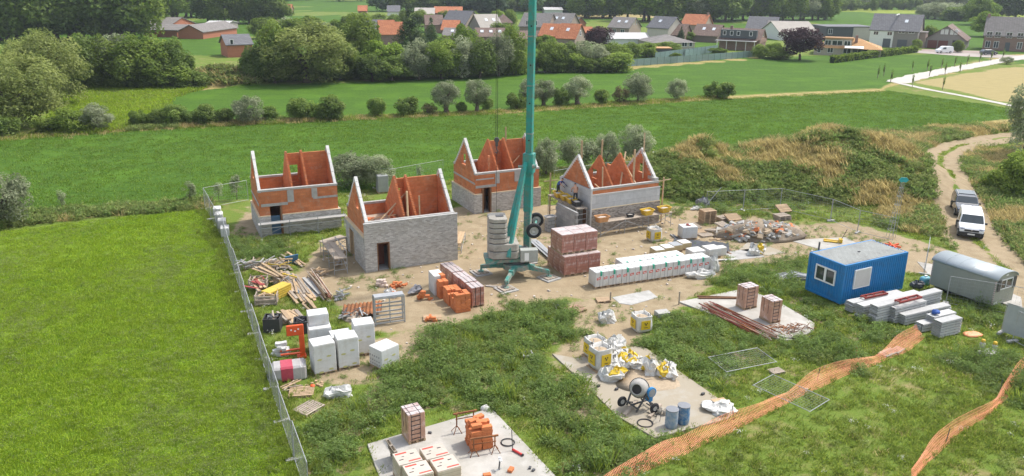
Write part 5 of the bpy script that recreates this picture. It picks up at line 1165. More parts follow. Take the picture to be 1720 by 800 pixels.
# ---- workers
SKIN = mat('skin', (.50, .28, .19), .6, .06, 8); CLB = mat('blue_work_shirt', (.05, .10, .30), .85, .12, 8); CLD = mat('dark_work_trousers', (.045, .05, .06), .9, .15, 8); HAIR = mat('dark_hair', (.03, .02, .015), .8); HIVIS = mat('orange_stripe', (.70, .20, .04), .8)
def person(label, loc, rz, torso, legs, lean, arms):
    t = thing('person', label, 'person', loc, rz); t['group'] = 'workers on the high scaffold'
    me = bpy.data.meshes.new('body')
    hipz = .92; fx = math.sin(lean); sz = hipz + .50 * math.cos(lean); sx = .50 * fx
    J = {'pel': (0, 0, hipz), 'chest': (sx * .55, 0, hipz + .30 * math.cos(lean)), 'neck': (sx, 0, sz), 'n2': (sx * 1.12, 0, sz + .08), 'head': (sx * 1.25, 0, sz + .17), 'htop': (sx * 1.25, 0, sz + .28),
         'lh': (0, .10, hipz - .06), 'lk': (.06, .12, .50), 'la': (-.02, .13, .08), 'lt': (.14, .14, .03), 'rh': (0, -.10, hipz - .06), 'rk': (.02, -.12, .50), 'ra': (-.08, -.13, .08), 'rt': (.08, -.14, .03),
         'ls': (sx * .95, .19, sz - .07), 'le': (sx + arms[0][0], .27, sz + arms[0][1]), 'lw': (sx + arms[1][0], .22, sz + arms[1][1]), 'rs': (sx * .95, -.19, sz - .07), 're': (sx + arms[2][0], -.27, sz + arms[2][1]), 'rw': (sx + arms[3][0], -.2, sz + arms[3][1])}
    names = list(J); idx = {n: i for i, n in enumerate(names)}
    vs_ = [J[n] for n in names]; rad = dict(pel=.145, chest=.150, neck=.075, n2=.055, head=.095, htop=.075, lh=.10, rh=.10, lk=.065, rk=.065, la=.045, ra=.045, lt=.04, rt=.04, ls=.065, rs=.065, le=.045, re=.045, lw=.032, rw=.032)
    E_ = [('pel', 'chest'), ('chest', 'neck'), ('neck', 'n2'), ('n2', 'head'), ('head', 'htop'), ('pel', 'lh'), ('lh', 'lk'), ('lk', 'la'), ('la', 'lt'), ('pel', 'rh'), ('rh', 'rk'), ('rk', 'ra'), ('ra', 'rt'), ('neck', 'ls'), ('ls', 'le'), ('le', 'lw'), ('neck', 'rs'), ('rs', 're'), ('re', 'rw')]
    edges = [(idx[a], idx[c_]) for a, c_ in E_]
    n0 = len(vs_)
    for s, wr in ((1, 'lw'), (-1, 'rw')):       # palm and five short fingers
        wx, wy, wz = J[wr]; palm = (wx + .05, wy, wz - .06); vs_.append(palm); names.append('palm'); rad_p = len(vs_) - 1; edges.append((idx[wr], rad_p))
        for k in range(5):
            a = (k - 2) * .022; tip = (wx + .09 - .02 * (k == 0), wy + a * 1.3, wz - .13 + .02 * abs(k - 2) + (.05 if k == 0 else 0)); vs_.append(tip); names.append('tip'); edges.append((rad_p, len(vs_) - 1))
    me.from_pydata(vs_, edges, []); ob = link('body', me, t)
    md = ob.modifiers.new('skin', 'SKIN'); ss = ob.modifiers.new('sub', 'SUBSURF'); ss.levels = 2; ss.render_levels = 2
    for i, v in enumerate(me.skin_vertices[0].data):
        q = rad.get(names[i], .03 if names[i] == 'palm' else .009); v.radius = (q, q * (1.2 if names[i] in ('pel', 'chest') else 1)); v.use_root = (i == 0)
    dg = bpy.context.evaluated_depsgraph_get(); ev = bpy.data.meshes.new_from_object(ob.evaluated_get(dg)); ob.modifiers.clear(); ob.data = ev; ev.name = 'body'
    ev.materials.clear()
    for m in (SKIN, torso, legs, HAIR, BLACKTUB): ev.materials.append(m)
    hz = J['head'][2]
    for p in ev.polygons:
        c_ = p.center; arm = abs(c_.y) > .235 and c_.z > hipz - .1
        p.material_index = 4 if c_.z < .1 else 2 if c_.z < hipz + .04 and abs(c_.y) < .24 and not (arm and c_.z > .7) else (3 if c_.z > hz + .03 and c_.x < J['head'][0] + .06 else 0) if c_.z > J['neck'][2] + .02 else (0 if arm else 1)
        p.use_smooth = True
    f = MB(); hx = J['head'][0]
    f.blob((hx + .10, 0, hz - .005), (.05, .035, .06), 1, 0, 6, 4); f.build('nose', SKIN, t, True)
    for s in (-1, 1):
        MB().blob((hx + .085, s * .038, hz + .02), (.03, .032, .02), 1, 0, 6, 4).build('eye', HAIR, t); MB().blob((hx + .0, s * .095, hz), (.05, .03, .07), 1, 0, 6, 4).build('ear', SKIN, t, True)
    MB().blob((hx + .085, 0, hz - .055), (.03, .06, .016), 1, 0, 6, 4).build('mouth', mat('lips', (.35, .12, .10), .6), t)
    return t
person('shirtless worker in dark trousers bending over a mortar tub on scaffold', hpos('H4', -.55, 1.5, 2.19), hyaw('H4') + R(70), SKIN, CLD, .45, ((.18, -.28), (.34, -.44), (.15, -.30), (.32, -.46)))
person('worker in blue shirt with orange stripe behind the yellow tubs', hpos('H4', -.55, 4.35, 2.19), hyaw('H4') + R(-60), CLB, CLD, .75, ((.16, -.26), (.34, -.36), (.14, -.28), (.32, -.38)))
# ================================================================== CRANE
def crane():
    C = G(867, 463); t = thing('tower_crane', 'teal self erecting tower crane with stacked concrete ballast and transport wheels', 'crane', C, 0)
    L = lambda p: Vector((p.x - C.x, p.y - C.y, p.z))
    pads = [G(922, 468), G(850, 487), G(808, 459), G(884, 441)]
    # undercarriage
    b = MB(); b.prism([(-.9, -.45), (-.45, -.9), (.45, -.9), (.9, -.45), (.9, .45), (.45, .9), (-.45, .9), (-.9, .45)], .62, 1.0); b.build('base_frame', TEALD, t, bevel=.03)
    for p in pads:
        q = L(p); d = q.normalized(); b = MB()
        b.bar(d * .5 + Vector((0, 0, .78)), d * (q.length * .55) + Vector((0, 0, .70)), .34, .36); b.bar(d * (q.length * .50) + Vector((0, 0, .68)), d * (q.length - .05) + Vector((0, 0, .52)), .25, .26)
        o = b.build('outrigger', TEALD, t)
        MB().cyl(q + Vector((0, 0, .20)), q + Vector((0, 0, .62)), .055, n=8).cyl(q + Vector((0, 0, .16)), q + Vector((0, 0, .21)), .2, n=10).build('jack_foot', TEALD, o)
        k = thing('support_pad', 'square concrete and timber pad under a crane outrigger', 'support pad', p, (hash(round(p.x, 1)) % 7) * .1 + .2, 'pads under the crane outriggers')
        MB().bx(-.62, .62, -.62, .62, -.02, .085).build('pad_base', CONC, k, bevel=.01)
        for i in range(4): MB().bx(-.45 + i * .23, -.45 + i * .23 + .2, -.42, .42, .087, .16).build('timber', WOODG, k)
    MB().cyl((0, 0, .98), (0, 0, 1.25), .62, n=20).build('slewing_ring', STEELD, t)
    yaw = R(8)
    u = Vector((math.cos(yaw), math.sin(yaw), 0)); v = Vector((-u.y, u.x, 0))
    P = lambda a, c, z: u * a + v * c + Vector((0, 0, z))
    b = MB(); b.ext([P(-2.2, -.75, 1.22), P(1.1, -.55, 1.22), P(1.1, .55, 1.22), P(-2.2, .75, 1.22)], (0, 0, .30)); b.build('turntable', TEALD, t)
    # ballast: every slab is a part
    z = 1.0; bc = -1.35
    for i, (h_, half, wd) in enumerate(((.55, 1.02, 0.9), (.55, 1.02, .9), (.36, .62, .86), (.36, .62, .86), (.36, .62, .86), (.36, .62, .86), (.32, .62, .86))):
        if i == 0: z = 1.53
        c0 = bc + (half - .62) if half > .8 else bc
        k = .30
        pl = [(c0 - half, -wd + k), (c0 - half + k, -wd), (c0 + half - k * .6, -wd), (c0 + half, -wd + k * .6), (c0 + half, wd - k * .6), (c0 + half - k * .6, wd), (c0 - half + k, wd), (c0 - half, wd - k)]
        b = MB(); b.ext([P(x, y, z + .028) for x, y in pl], (0, 0, h_ - .056)); z += h_
        b.build('ballast_slab', BALL, t, bevel=.035)
        b = MB(); s_ = .93; b.ext([P(c0 + (x - c0) * s_, y * s_, z - h_ - .04) for x, y in pl], (0, 0, .08)); b.build('slab_joint', STEELD, t)
    ztop = z
    MB().ext([P(bc - .1, -.25, ztop), P(bc + .42, -.25, ztop), P(bc + .42, .2, ztop), P(bc - .1, .2, ztop)], (0, 0, .012)).build('lifting_recess', STEELD, t)
    # control cabinet
    b = MB(); b.ext([P(.15, -.95, 1.3), P(1.35, -.95, 1.3), P(1.35, -.35, 1.3), P(.15, -.35, 1.3)], (0, 0, .85)); cab = b.build('control_cabinet', mat('cabinet_grey', (.36, .37, .34), .6, .12, 3), t, bevel=.02)
    MB().ext([P(.42, -.965, 1.42), P(.72, -.965, 1.42), P(.72, -.955, 1.42), P(.42, -.955, 1.42)], (0, 0, .55)).build('cabinet_door', WHITEPL, cab)
    b = MB(); b.cyl(P(.7, .1, 1.6), P(.7, .8, 1.6), .3, n=12); b.build('winch_drum', STEELD, t)
    # mast: placed on the picture axis of the tower at the crane's own depth
    F0 = L(G(885, 451)); F0.z = 0
    M0 = Vector((F0.x, F0.y + .2, 1.25)); MT = M0 + Vector((.16, .45, 27.0))
    at = lambda z: M0 + (MT - M0) * ((z - M0.z) / (MT.z - M0.z))
    b = MB(); b.bar(at(1.25), at(4.2), .46, .46); b.build('mast_foot', TEALD, t, bevel=.02)
    b = MB(); b.bar(at(4.2), at(7.9), .54, .54); b.build('mast_lower', TEAL, t, bevel=.02)
    b = MB(); b.bar(at(7.9), at(26.5), .43, .43); mu = b.build('mast_upper', TEAL, t, bevel=.02)
    b = MB(); b.bar(at(6.9), at(8.3), .74, .66); b.build('mast_collar', TEAL, t, bevel=.04)
    for k in range(12):
        zz = 9.2 + k * 1.25; b = MB(); q = at(zz); b.cyl(q + Vector((-.05 + .1 * (k % 2), -.228, 0)), q + Vector((-.05 + .1 * (k % 2), -.216, 0)), .055, n=8); b.build('pin_hole', DARK, mu)
    for k in range(5):
        q = at(4.6 + k * .7); MB().cyl(q + Vector((-.33, -.2, 0)), q + Vector((-.33, .2, 0)), .05, n=6).build('ladder_rung', STEEL, t)
    for zz in (9.6, 12.8, 16.0, 19.2):
        b = MB(); b.bar(at(zz), at(zz + .10), .47, .47); b.build('mast_joint', TEALD, mu)
    # strut from the turntable to the collar
    S0 = P(-1.0 + .32, -.98, 1.7); S1 = at(7.7) + Vector((-.22, -.30, 0))
    b = MB(); b.bar(S0, S1, .22, .30); b.build('strut', TEAL, t, bevel=.015)
    b = MB(); S2 = P(-1.0 + .32, .98, 1.7); b.bar(S2, at(7.7) + Vector((-.22, .35, 0)), .22, .30); b.build('strut', TEAL, t, bevel=.015)
    b = MB(); b.bar(at(4.4) + Vector((-.62, -.1, 0)), at(7.6) + Vector((-.35, 0, 0)), .10, .10); b.cyl(at(5.4) + Vector((-.54, -.08, 0)), at(6.4) + Vector((-.46, -.05, 0)), .11, n=8); b.build('hydraulic_ram', STEEL, t)
    b = MB(); b.cyl(at(7.4) + Vector((-.75, -.3, 0)), at(7.4) + Vector((-.2, -.3, 0)), .10, n=8); b.cyl(at(7.4) + Vector((.2, -.32, .05)), at(7.4) + Vector((.5, -.32, .05)), .16, n=10); b.build('pulley', TEALD, t)
    # transport axle with two wheels
    ax = at(3.05) + Vector((.22, -.1, 0)); b = MB(); b.cyl(ax + Vector((.22, -.62, 0)), ax + Vector((.42, 1.5, .1)), .09, n=8); b.bar(at(3.05), ax + Vector((.3, .2, 0)), .22, .3); b.build('axle', TEALD, t)
    for c_, dn in ((ax + Vector((.20, -.78, -.02)), Vector((.10, -1, 0)).normalized()), (ax + Vector((.42, 1.35, .12)), Vector((.10, -1, 0)).normalized())):
        Mx = Vector((0, 0, 1)).rotation_difference(dn).to_matrix()
        w_ = MB(); w_.lathe([(.30, -.13), (.47, -.15), (.525, -.10), (.535, 0), (.525, .10), (.47, .15), (.31, .13), (.30, .0)], 22, c_, Mx); wh = w_.build('wheel', RUBBER, t, True)
        r = MB(); r.lathe([(.02, .02), (.12, .05), (.16, .10), (.20, .03), (.29, .06), (.32, .135), (.30, .0)], 18, c_, Mx); r.build('rim', RIM, wh, True)
    # bracket that carries the mast
    b = MB(); b.bar(M0 + Vector((0, 0, -.1)), M0 + Vector((-.75, .1, .15)), .5, .5); b.build('mast_bracket', TEALD, t)
    # jib above the frame, hoist rope and hook
    J0 = at(26.3); dr = Vector((-.35, .94, 0)).normalized(); sd_ = Vector((-dr.y, dr.x, 0)); j = MB(); n_ = 22
    for i in range(n_):
        a, c_ = J0 + dr * i, J0 + dr * (i + 1)
        for s in (-1, 1): j.bar(a + sd_ * .4 * s, c_ + sd_ * .4 * s, .05); j.bar(a + sd_ * .4 * s, (a + c_) / 2 + Vector((0, 0, .75)), .03); j.bar((a + c_) / 2 + Vector((0, 0, .75)), c_ + sd_ * .4 * s, .03)
        if i < n_ - 1: j.bar((a + c_) / 2 + Vector((0, 0, .75)), c_ + dr * .5 + Vector((0, 0, .75)), .05)
    j.build('jib', TEAL, t)
    # rope hangs where the picture shows it, under the jib
    best = min((J0 + dr * (k * .1) for k in range(10, 200)), key=lambda q: abs(PR((C.x + q.x, C.y + q.y, 14))[0] - 835))
    hz = ZAT((C.x + best.x, C.y + best.y, 0), 234); rope = MB()
    for s in (-.06, .06): rope.cyl((best.x + s, best.y, hz), (best.x + s, best.y, 26.3), .018, n=5)
    rope.build('hoist_rope', CABLE, t)
    b = MB(); b.box((best.x, best.y, hz - .25), (.22, .16, .6)); b.cyl((best.x, best.y - .1, hz - .05), (best.x, best.y + .1, hz - .05), .2, n=12); b.tube([(best.x, best.y, hz - .5), (best.x, best.y, hz - .8), (best.x + .12, best.y, hz - .95), (best.x + .02, best.y, hz - 1.1), (best.x - .1, best.y, hz - 1.0)], .045, 6); b.build('hook_block', STEELD, t)
    zb = ztop + .05; b = MB(); b.cyl((best.x, best.y, hz - .95), (best.x, best.y, max(2.0, ZAT((C.x + best.x, C.y + best.y, 0), 362))), .014, n=5); b.build('sling', CABLE, t)
    MB().cyl(L(G(806, 474)) + Vector((0, 0, .05)), L(G(836, 482)) + Vector((0, 0, .08)), .05, n=6) 
    CLEAR.append(np.array([(C.x + x, C.y + y) for x, y in ((-2.2, -1.4), (2.6, -1.2), (2.4, 1.6), (-2.2, 1.6))]))
crane()

# ================================================================== SITE CABINS
def blue_cabin():
    A = Vector((20.55, 45.9, 0)); 
    A = G(1410.4, 514.5); yaw = R(28.0); Lc, Wc, Hc, z0 = 5.95, 2.92, 2.62, .12
    t = thing('site_cabin', 'bright blue ribbed steel site cabin with grey roof and white window', 'site cabin', A, yaw)
    CLEAR.append(np.array([(A.x + x * math.cos(yaw) - y * math.sin(yaw), A.y + x * math.sin(yaw) + y * math.cos(yaw)) for x, y in ((-.1, -.1), (Lc + .1, -.1), (Lc + .1, Wc + .1), (-.1, Wc + .1))]))
    b = MB()
    for (x0, x1, y0, y1) in ((0, .16, 0, .16), (Lc - .16, Lc, 0, .16), (0, .16, Wc - .16, Wc), (Lc - .16, Lc, Wc - .16, Wc)): b.bx(x0, x1, y0, y1, z0, Hc + z0)
    for z in (z0, Hc + z0 - .16):
        b.bx(.16, Lc - .16, 0, .12, z, z + .16); b.bx(.16, Lc - .16, Wc - .12, Wc, z, z + .16); b.bx(0, .12, .16, Wc - .16, z, z + .16); b.bx(Lc - .12, Lc, .16, Wc - .16, z, z + .16)
    b.build('frame', BLUEC, t, bevel=.01)
    def ribbed(p0, p1, nrm, z0_, z1_, holes=()):
        d = Vector(p1) - Vector(p0); ln = d.length; d.normalize(); nrm = Vector(nrm); pitch = .20; n = int(ln / pitch); w_ = MB()
        prof = []
        for i in range(n + 1):
            x = i * ln / n
            prof += [(x, 0), (x + .07 * ln / n / .2, 0), (x + .10 * ln / n / .2, .035), (x + .17 * ln / n / .2, .035)] if i < n else [(x, 0)]
        V = []
        for x, o in prof: q = Vector(p0) + d * x + nrm * o; V += [(q.x, q.y, z0_), (q.x, q.y, z1_)]
        w_.add(V, [(2 * i, 2 * i + 2, 2 * i + 3, 2 * i + 1) for i in range(len(prof) - 1)])
        return w_
    zz0, zz1 = z0 + .16, Hc + z0 - .16
    for a, c_, n in (((.16, .05, 0), (Lc - .16, .05, 0), (0, -1, 0)), ((.05, Wc - .16, 0), (.05, .16, 0), (-1, 0, 0)), ((Lc - .05, .16, 0), (Lc - .05, Wc - .16, 0), (1, 0, 0)), ((Lc - .16, Wc - .05, 0), (.16, Wc - .05, 0), (0, 1, 0))):
        ribbed(a, c_, n, zz0, zz1).build('ribbed_wall', BLUEC, t)
    b = MB(); n = 17
    prof = []
    for i in range(n): x = .14 + (Wc - .28) * i / n; s = (Wc - .28) / n; prof += [(x, 0), (x + .45 * s, 0), (x + .55 * s, .055), (x + .95 * s, .055)]
    prof.append((Wc - .14, 0)); V = []
    for y, o in prof: V += [(.12, y, Hc + z0 - .05 + o), (Lc - .12, y, Hc + z0 - .05 + o)]
    b.add(V, [(2 * i, 2 * i + 1, 2 * i + 3, 2 * i + 2) for i in range(len(prof) - 1)]); b.build('roof_sheet', BLUER, t)
    for i in range(9): MB().bx(Lc - .10, Lc - .02, .45 + i * .24, .57 + i * .24, Hc + z0 - .001, Hc + z0 + .006).build('drain_slot', DARK, t)
    MB().bx(.3, Lc - .3, .15, Wc - .15, z0 - .0, z0 + .05).build('floor', STEELD, t)
    for x in (.2, Lc - .5):
        for y in (.1, Wc - .5): MB().bx(x, x + .4, y, y + .4, -.03, z0).build('support_block', CONC, t)
    # end window (white frame, two sashes)
    w_ = MB(); y0, y1, zz, z2 = .62, 2.22, 1.15, 2.18; x = -.03
    for (a, c_, e, f) in ((y0, y1, zz, zz + .09), (y0, y1, z2 - .09, z2), (y0, y0 + .09, zz + .09, z2 - .09), (y1 - .09, y1, zz + .09, z2 - .09), ((y0 + y1) / 2 - .08, (y0 + y1) / 2 + .08, zz + .09, z2 - .09)): w_.bx(x - .03, x + .05, a, c_, e, f)
    wf = w_.build('window', WHITEPL, t)
    MB().bx(x + .01, x + .03, y0 + .09, (y0 + y1) / 2 - .08, zz + .09, z2 - .09).build('pane', GLASS, wf); MB().bx(x + .01, x + .03, (y0 + y1) / 2 + .08, y1 - .09, zz + .09, z2 - .09).build('pane', GLASS, wf)
    s = MB(); s.bx(1.02, 2.42, -.035, .03, 1.05, 2.22); so = s.build('closed_window_shutter', CREAMPL, t)
    s = MB()
    for (a, c_, e, f) in ((.96, 2.48, .99, 1.05), (.96, 2.48, 2.22, 2.28), (.96, 1.02, 1.05, 2.22), (2.42, 2.48, 1.05, 2.22)): s.bx(a, c_, -.05, .03, e, f)
    s.build('shutter_frame', WHITEPL, so)
    s = MB()
    for k in range(13): s.bx(1.03, 2.41, -.045, -.034, 1.07 + k * .088, 1.14 + k * .088)
    s.build('shutter_slats', CREAMPL, so)
    MB().cyl((.9, Wc + .05, Hc + z0 - .1), (.9, Wc + .05, Hc + z0 + .55), .06, n=8).build('stove_pipe', STEELD, t)
    MB().box((3.0, 1.5, Hc + z0 + .02), (.16, .1, .06)).build('roof_stud', STEELD, t)
blue_cabin()

def wagon():
    A = G(1664, 523); Bk = G(1573, 486); d = A - Bk; yaw = math.atan2(d.y, d.x) + R(6); Lw, Ww, Hw = 4.3, 2.15, 2.05
    t = thing('site_wagon', 'grey green site wagon with curved sheet roof and end window', 'site wagon', A + Vector((0, 0, 0)), yaw)
    c, s = math.cos(yaw), math.sin(yaw); CLEAR.append(np.array([(A.x + x * c - y * s, A.y + x * s + y * c) for x, y in ((.1, -.05), (.1, Ww + .1), (-Lw - .1, Ww + .1), (-Lw - .1, -.05))]))
    z0 = .35
    def arch(z, n=10, grow=0.0): return [(0, Ww / 2 + (Ww / 2 + grow) * math.cos(math.pi - math.pi * i / n), z + (.40 + grow) * math.sin(math.pi * i / n)) for i in range(n + 1)]
    MB().ext([(0, 0, z0), (0, Ww, z0)] + [(0, y, z) for _, y, z in reversed(arch(Hw))], (-Lw, 0, 0)).build('body', WAGON, t)
    ro = arch(Hw, 14, .05); ri = arch(Hw, 14, .012); b = MB(); V = [(.10, y, z) for _, y, z in ro] + [(-Lw - .10, y, z) for _, y, z in ro] + [(.10, y, z) for _, y, z in ri] + [(-Lw - .10, y, z) for _, y, z in ri]; n = len(ro)
    F = []
    for i in range(n - 1): F += [(i, i + 1, n + i + 1, n + i), (2 * n + i + 1, 2 * n + i, 3 * n + i, 3 * n + i + 1), (i + 1, i, 2 * n + i, 2 * n + i + 1), (n + i, n + i + 1, 3 * n + i + 1, 3 * n + i)]
    F += [(0, n, 3 * n, 2 * n), (n - 1, 3 * n - 1, 4 * n - 1, 2 * n - 1)]
    b.add(V, F); b.build('curved_roof', WAGR, t, True)
    for k in range(1, 5): MB().tube([(-Lw * k / 5, y, z + .004) for _, y, z in ro], .012, 5).build('roof_seam', WAGR, t)
    for x in (.004, -Lw + .07):
        for k in range(13): MB().bx(x - .08, x + .004, -.012, .03, z0 + .06 + k * .135, z0 + .13 + k * .135).build('corner_mark', mat('red_white_mark', (.55, .42, .40), .6), t)
    w_ = MB(); y0, y1, a, e = .45, 1.75, 1.35, 2.02
    for q in ((y0, y1, a, a + .06), (y0, y1, e - .06, e), (y0, y0 + .06, a + .06, e - .06), (y1 - .06, y1, a + .06, e - .06), (1.0, 1.06, a + .06, e - .06)): w_.bx(-.01, .05, q[0], q[1], q[2], q[3])
    wf = w_.build('window', WHITEPL, t); MB().bx(.0, .02, y0 + .05, y1 - .05, a + .05, e - .05).build('pane', GLASS, wf)
    MB().bx(.055, .08, .14, .43, a - .05, e + .03).build('window_shutter', STEELD, t); MB().bx(.055, .08, 1.77, 2.06, a - .05, e + .03).build('window_shutter', STEELD, t)
    for y in (.12, .3): MB().bx(0, .03, y, y + .12, z0 + .08, z0 + .22).build('lamp_plate', WHITEPL, t)
    for x in (-1.2, -3.2):
        for y in (.25, Ww - .45):
            Mx = Matrix.Rotation(math.pi / 2, 3, 'X'); w2 = MB(); w2.lathe([(.12, -.09), (.28, -.10), (.32, -.05), (.32, .05), (.28, .10), (.12, .09)], 16, (x, y + .1, .30), Mx); wh = w2.build('wheel', RUBBER, t, True); MB().lathe([(.02, .07), (.13, .095), (.13, -.095), (.02, -.07)], 12, (x, y + .1, .30), Mx).build('rim', RIM, wh)
    b = MB(); b.bar((-.3, .2, .30), (-Lw + .3, .2, .30), .1, .12); b.bar((-.3, Ww - .2, .30), (-Lw + .3, Ww - .2, .30), .1, .12); b.bar((0, Ww / 2, .32), (1.1, Ww / 2, .30), .08, .1); b.build('chassis', STEELD, t)
    MB().cyl((.95, Ww / 2, -.02), (.95, Ww / 2, .32), .04, n=6).build('prop_stand', STEELD, t)
    MB().bx(-.01, .02, .9, 1.15, 2.22, 2.30).build('name_plate', WHITEPL, t)
wagon()

# ================================================================== VEHICLES
def vehicle(name, label, cat, loc, rz, L, W, H_, prof, paint, glassz, van, group=None):
    """prof: side outline (x forward from rear, z); cabin narrows towards the roof"""
    t = thing(name, label, cat, loc, rz, group); n = len(prof)
    def half(z): return W / 2 * (1.0 if z < glassz else 1 - .16 * (z - glassz) / max(.1, H_ - glassz)) * (.97 if z < .35 else 1)
    b = MB(); V = []
    for s in (-1, 1): V += [(x, s * half(z) * (.90 if (x < .08 or x > L - .12) else 1), z) for x, z in prof]
    F = [tuple(range(n)), tuple(range(2 * n - 1, n - 1, -1))] + [(i, i + n, (i + 1) % n + n, (i + 1) % n) for i in range(n)]
    b.add(V, F); body = b.build('body', paint, t, bevel=.05)
    return t, body, half
PW = mat('white_car_paint', (.80, .80, .81), .25, .02, 2, spec=.6, coat=.6, rand=0); PD = mat('dark_blue_car_paint', (.035, .045, .06), .2, .05, 2, spec=.6, coat=.7, rand=0); BUMP = mat('black_bumper', (.03, .03, .032), .6, .1, 4)
def wheels(t, xs, W, r=.32):
    Mx = Matrix.Rotation(math.pi / 2, 3, 'X')
    for x in xs:
        for s in (-1, 1):
            c = (x, s * (W / 2 - .10), r); w_ = MB(); w_.lathe([(.18, -.10), (r - .03, -.11), (r, -.07), (r, .07), (r - .03, .11), (.18, .10)], 18, c, Mx); wh = w_.build('wheel', RUBBER, t, True)
            MB().lathe([(.03, .11), (.10, .115), (.19, .105), (.20, -.105), (.10, -.115), (.03, -.11)], 14, c, Mx).build('rim', RIM, wh)
def white_van():
    fb = G(1640, 404); bk = G(1621, 372); A = G(1629, 402); d = G(1629, 402) - G(1618, 374); rz = math.atan2(d.y, d.x) - R(3)
    L, W, H_ = 4.4, 1.85, 1.82
    loc = A - Vector((math.cos(rz), math.sin(rz), 0)) * (L - .2)
    prof = [(.05, .32), (.0, .9), (.06, 1.55), (.22, 1.80), (2.3, 1.82), (2.95, 1.72), (3.55, 1.14), (4.2, .98), (4.36, .80), (4.40, .42), (4.30, .30), (3.9, .26), (.5, .26)]
    t, body, half = vehicle('van', 'white compact panel van parked on the dirt track', 'van', loc, rz, L, W, H_, prof, PW, 1.05, True)
    # windscreen, side windows, bonnet details
    def sk(x, z, s, o=.012): return (x, s * (half(z) + o), z)
    w_ = MB(); a, c = .70, .60; P1, P2 = (3.52, 1.17), (2.98, 1.70); nx_, nz_ = .015, .018
    w_.add([(P1[0] + nx_, -half(P1[1]) * .93, P1[1] + nz_), (P1[0] + nx_, half(P1[1]) * .93, P1[1] + nz_), (P2[0] + nx_, half(P2[1]) * .90, P2[1] + nz_), (P2[0] + nx_, -half(P2[1]) * .90, P2[1] + nz_)], [(0, 1, 2, 3)]); w_.build('windscreen', GLASS, t)
    for s in (-1, 1):
        w_ = MB(); w_.add([sk(2.15, 1.12, s), sk(3.32, 1.12, s), sk(2.90, 1.60, s), sk(2.20, 1.64, s)], [(0, 1, 2, 3) if s < 0 else (3, 2, 1, 0)]); w_.build('side_window', GLASS, t)
        m = MB(); m.box((3.15, s * (W / 2 + .10), 1.12), (.12, .2, .16)); m.build('wing_mirror', BUMP, t, bevel=.02)
        h_ = MB(); h_.add([(4.22, s * .52, .74), (4.385, s * .50, .74), (4.30, s * .50, .90), (4.05, s * (W / 2 - .04), .98), (4.10, s * (W / 2 + .006), .80)], [(0, 1, 2, 3, 4)] if s > 0 else [(4, 3, 2, 1, 0)]); h_.blob((4.25, s * .68, .85), (.24, .40, .16), 2, .02, 8, 5); h_.build('headlight', mat('headlight_glass', (.22, .24, .30), .1, .1, 3, spec=.8), t)
        MB().box((2.55, s * (W / 2 + .005), .98), (.16, .03, .03)).build('door_handle', BUMP, t)
    b = MB(); b.ext([(4.02, -W / 2 - .01, .28), (4.42, -W / 2 + .12, .28), (4.44, -W / 2 + .14, .60), (4.02, -W / 2 - .01, .58)], (0, 0, 0.001)); b = MB(); b.prism([(4.0, -W / 2 - .012), (4.32, -W / 2 + .03), (4.45, -W / 2 + .22), (4.45, W / 2 - .22), (4.32, W / 2 - .03), (4.0, W / 2 + .012)], .27, .62); b.build('front_bumper', BUMP, t, bevel=.03)
    b = MB(); b.prism([(4.30, -.52), (4.425, -.50), (4.425, .50), (4.30, .52)], .68, .83); g = b.build('grille', BUMP, t); MB().cyl((4.42, 0, .80), (4.44, 0, .80), .06, n=10).build('badge', RIM, g)
    MB().bx(4.45, 4.465, -.26, .26, .42, .53).build('number_plate', WHITEPL, t)
    MB().cyl((1.2, 0, 1.80), (1.05, 0, 2.02), .012, n=5).build('aerial', BUMP, t)
    b = MB()
    for s in (-1, 1): b.bx(.9, 3.4, s * W / 2 - .015, s * W / 2 + .015, .32, .46)
    b.build('side_skirt', BUMP, t); wheels(t, (.85, 3.55), W)
    return rz
vrz = white_van()
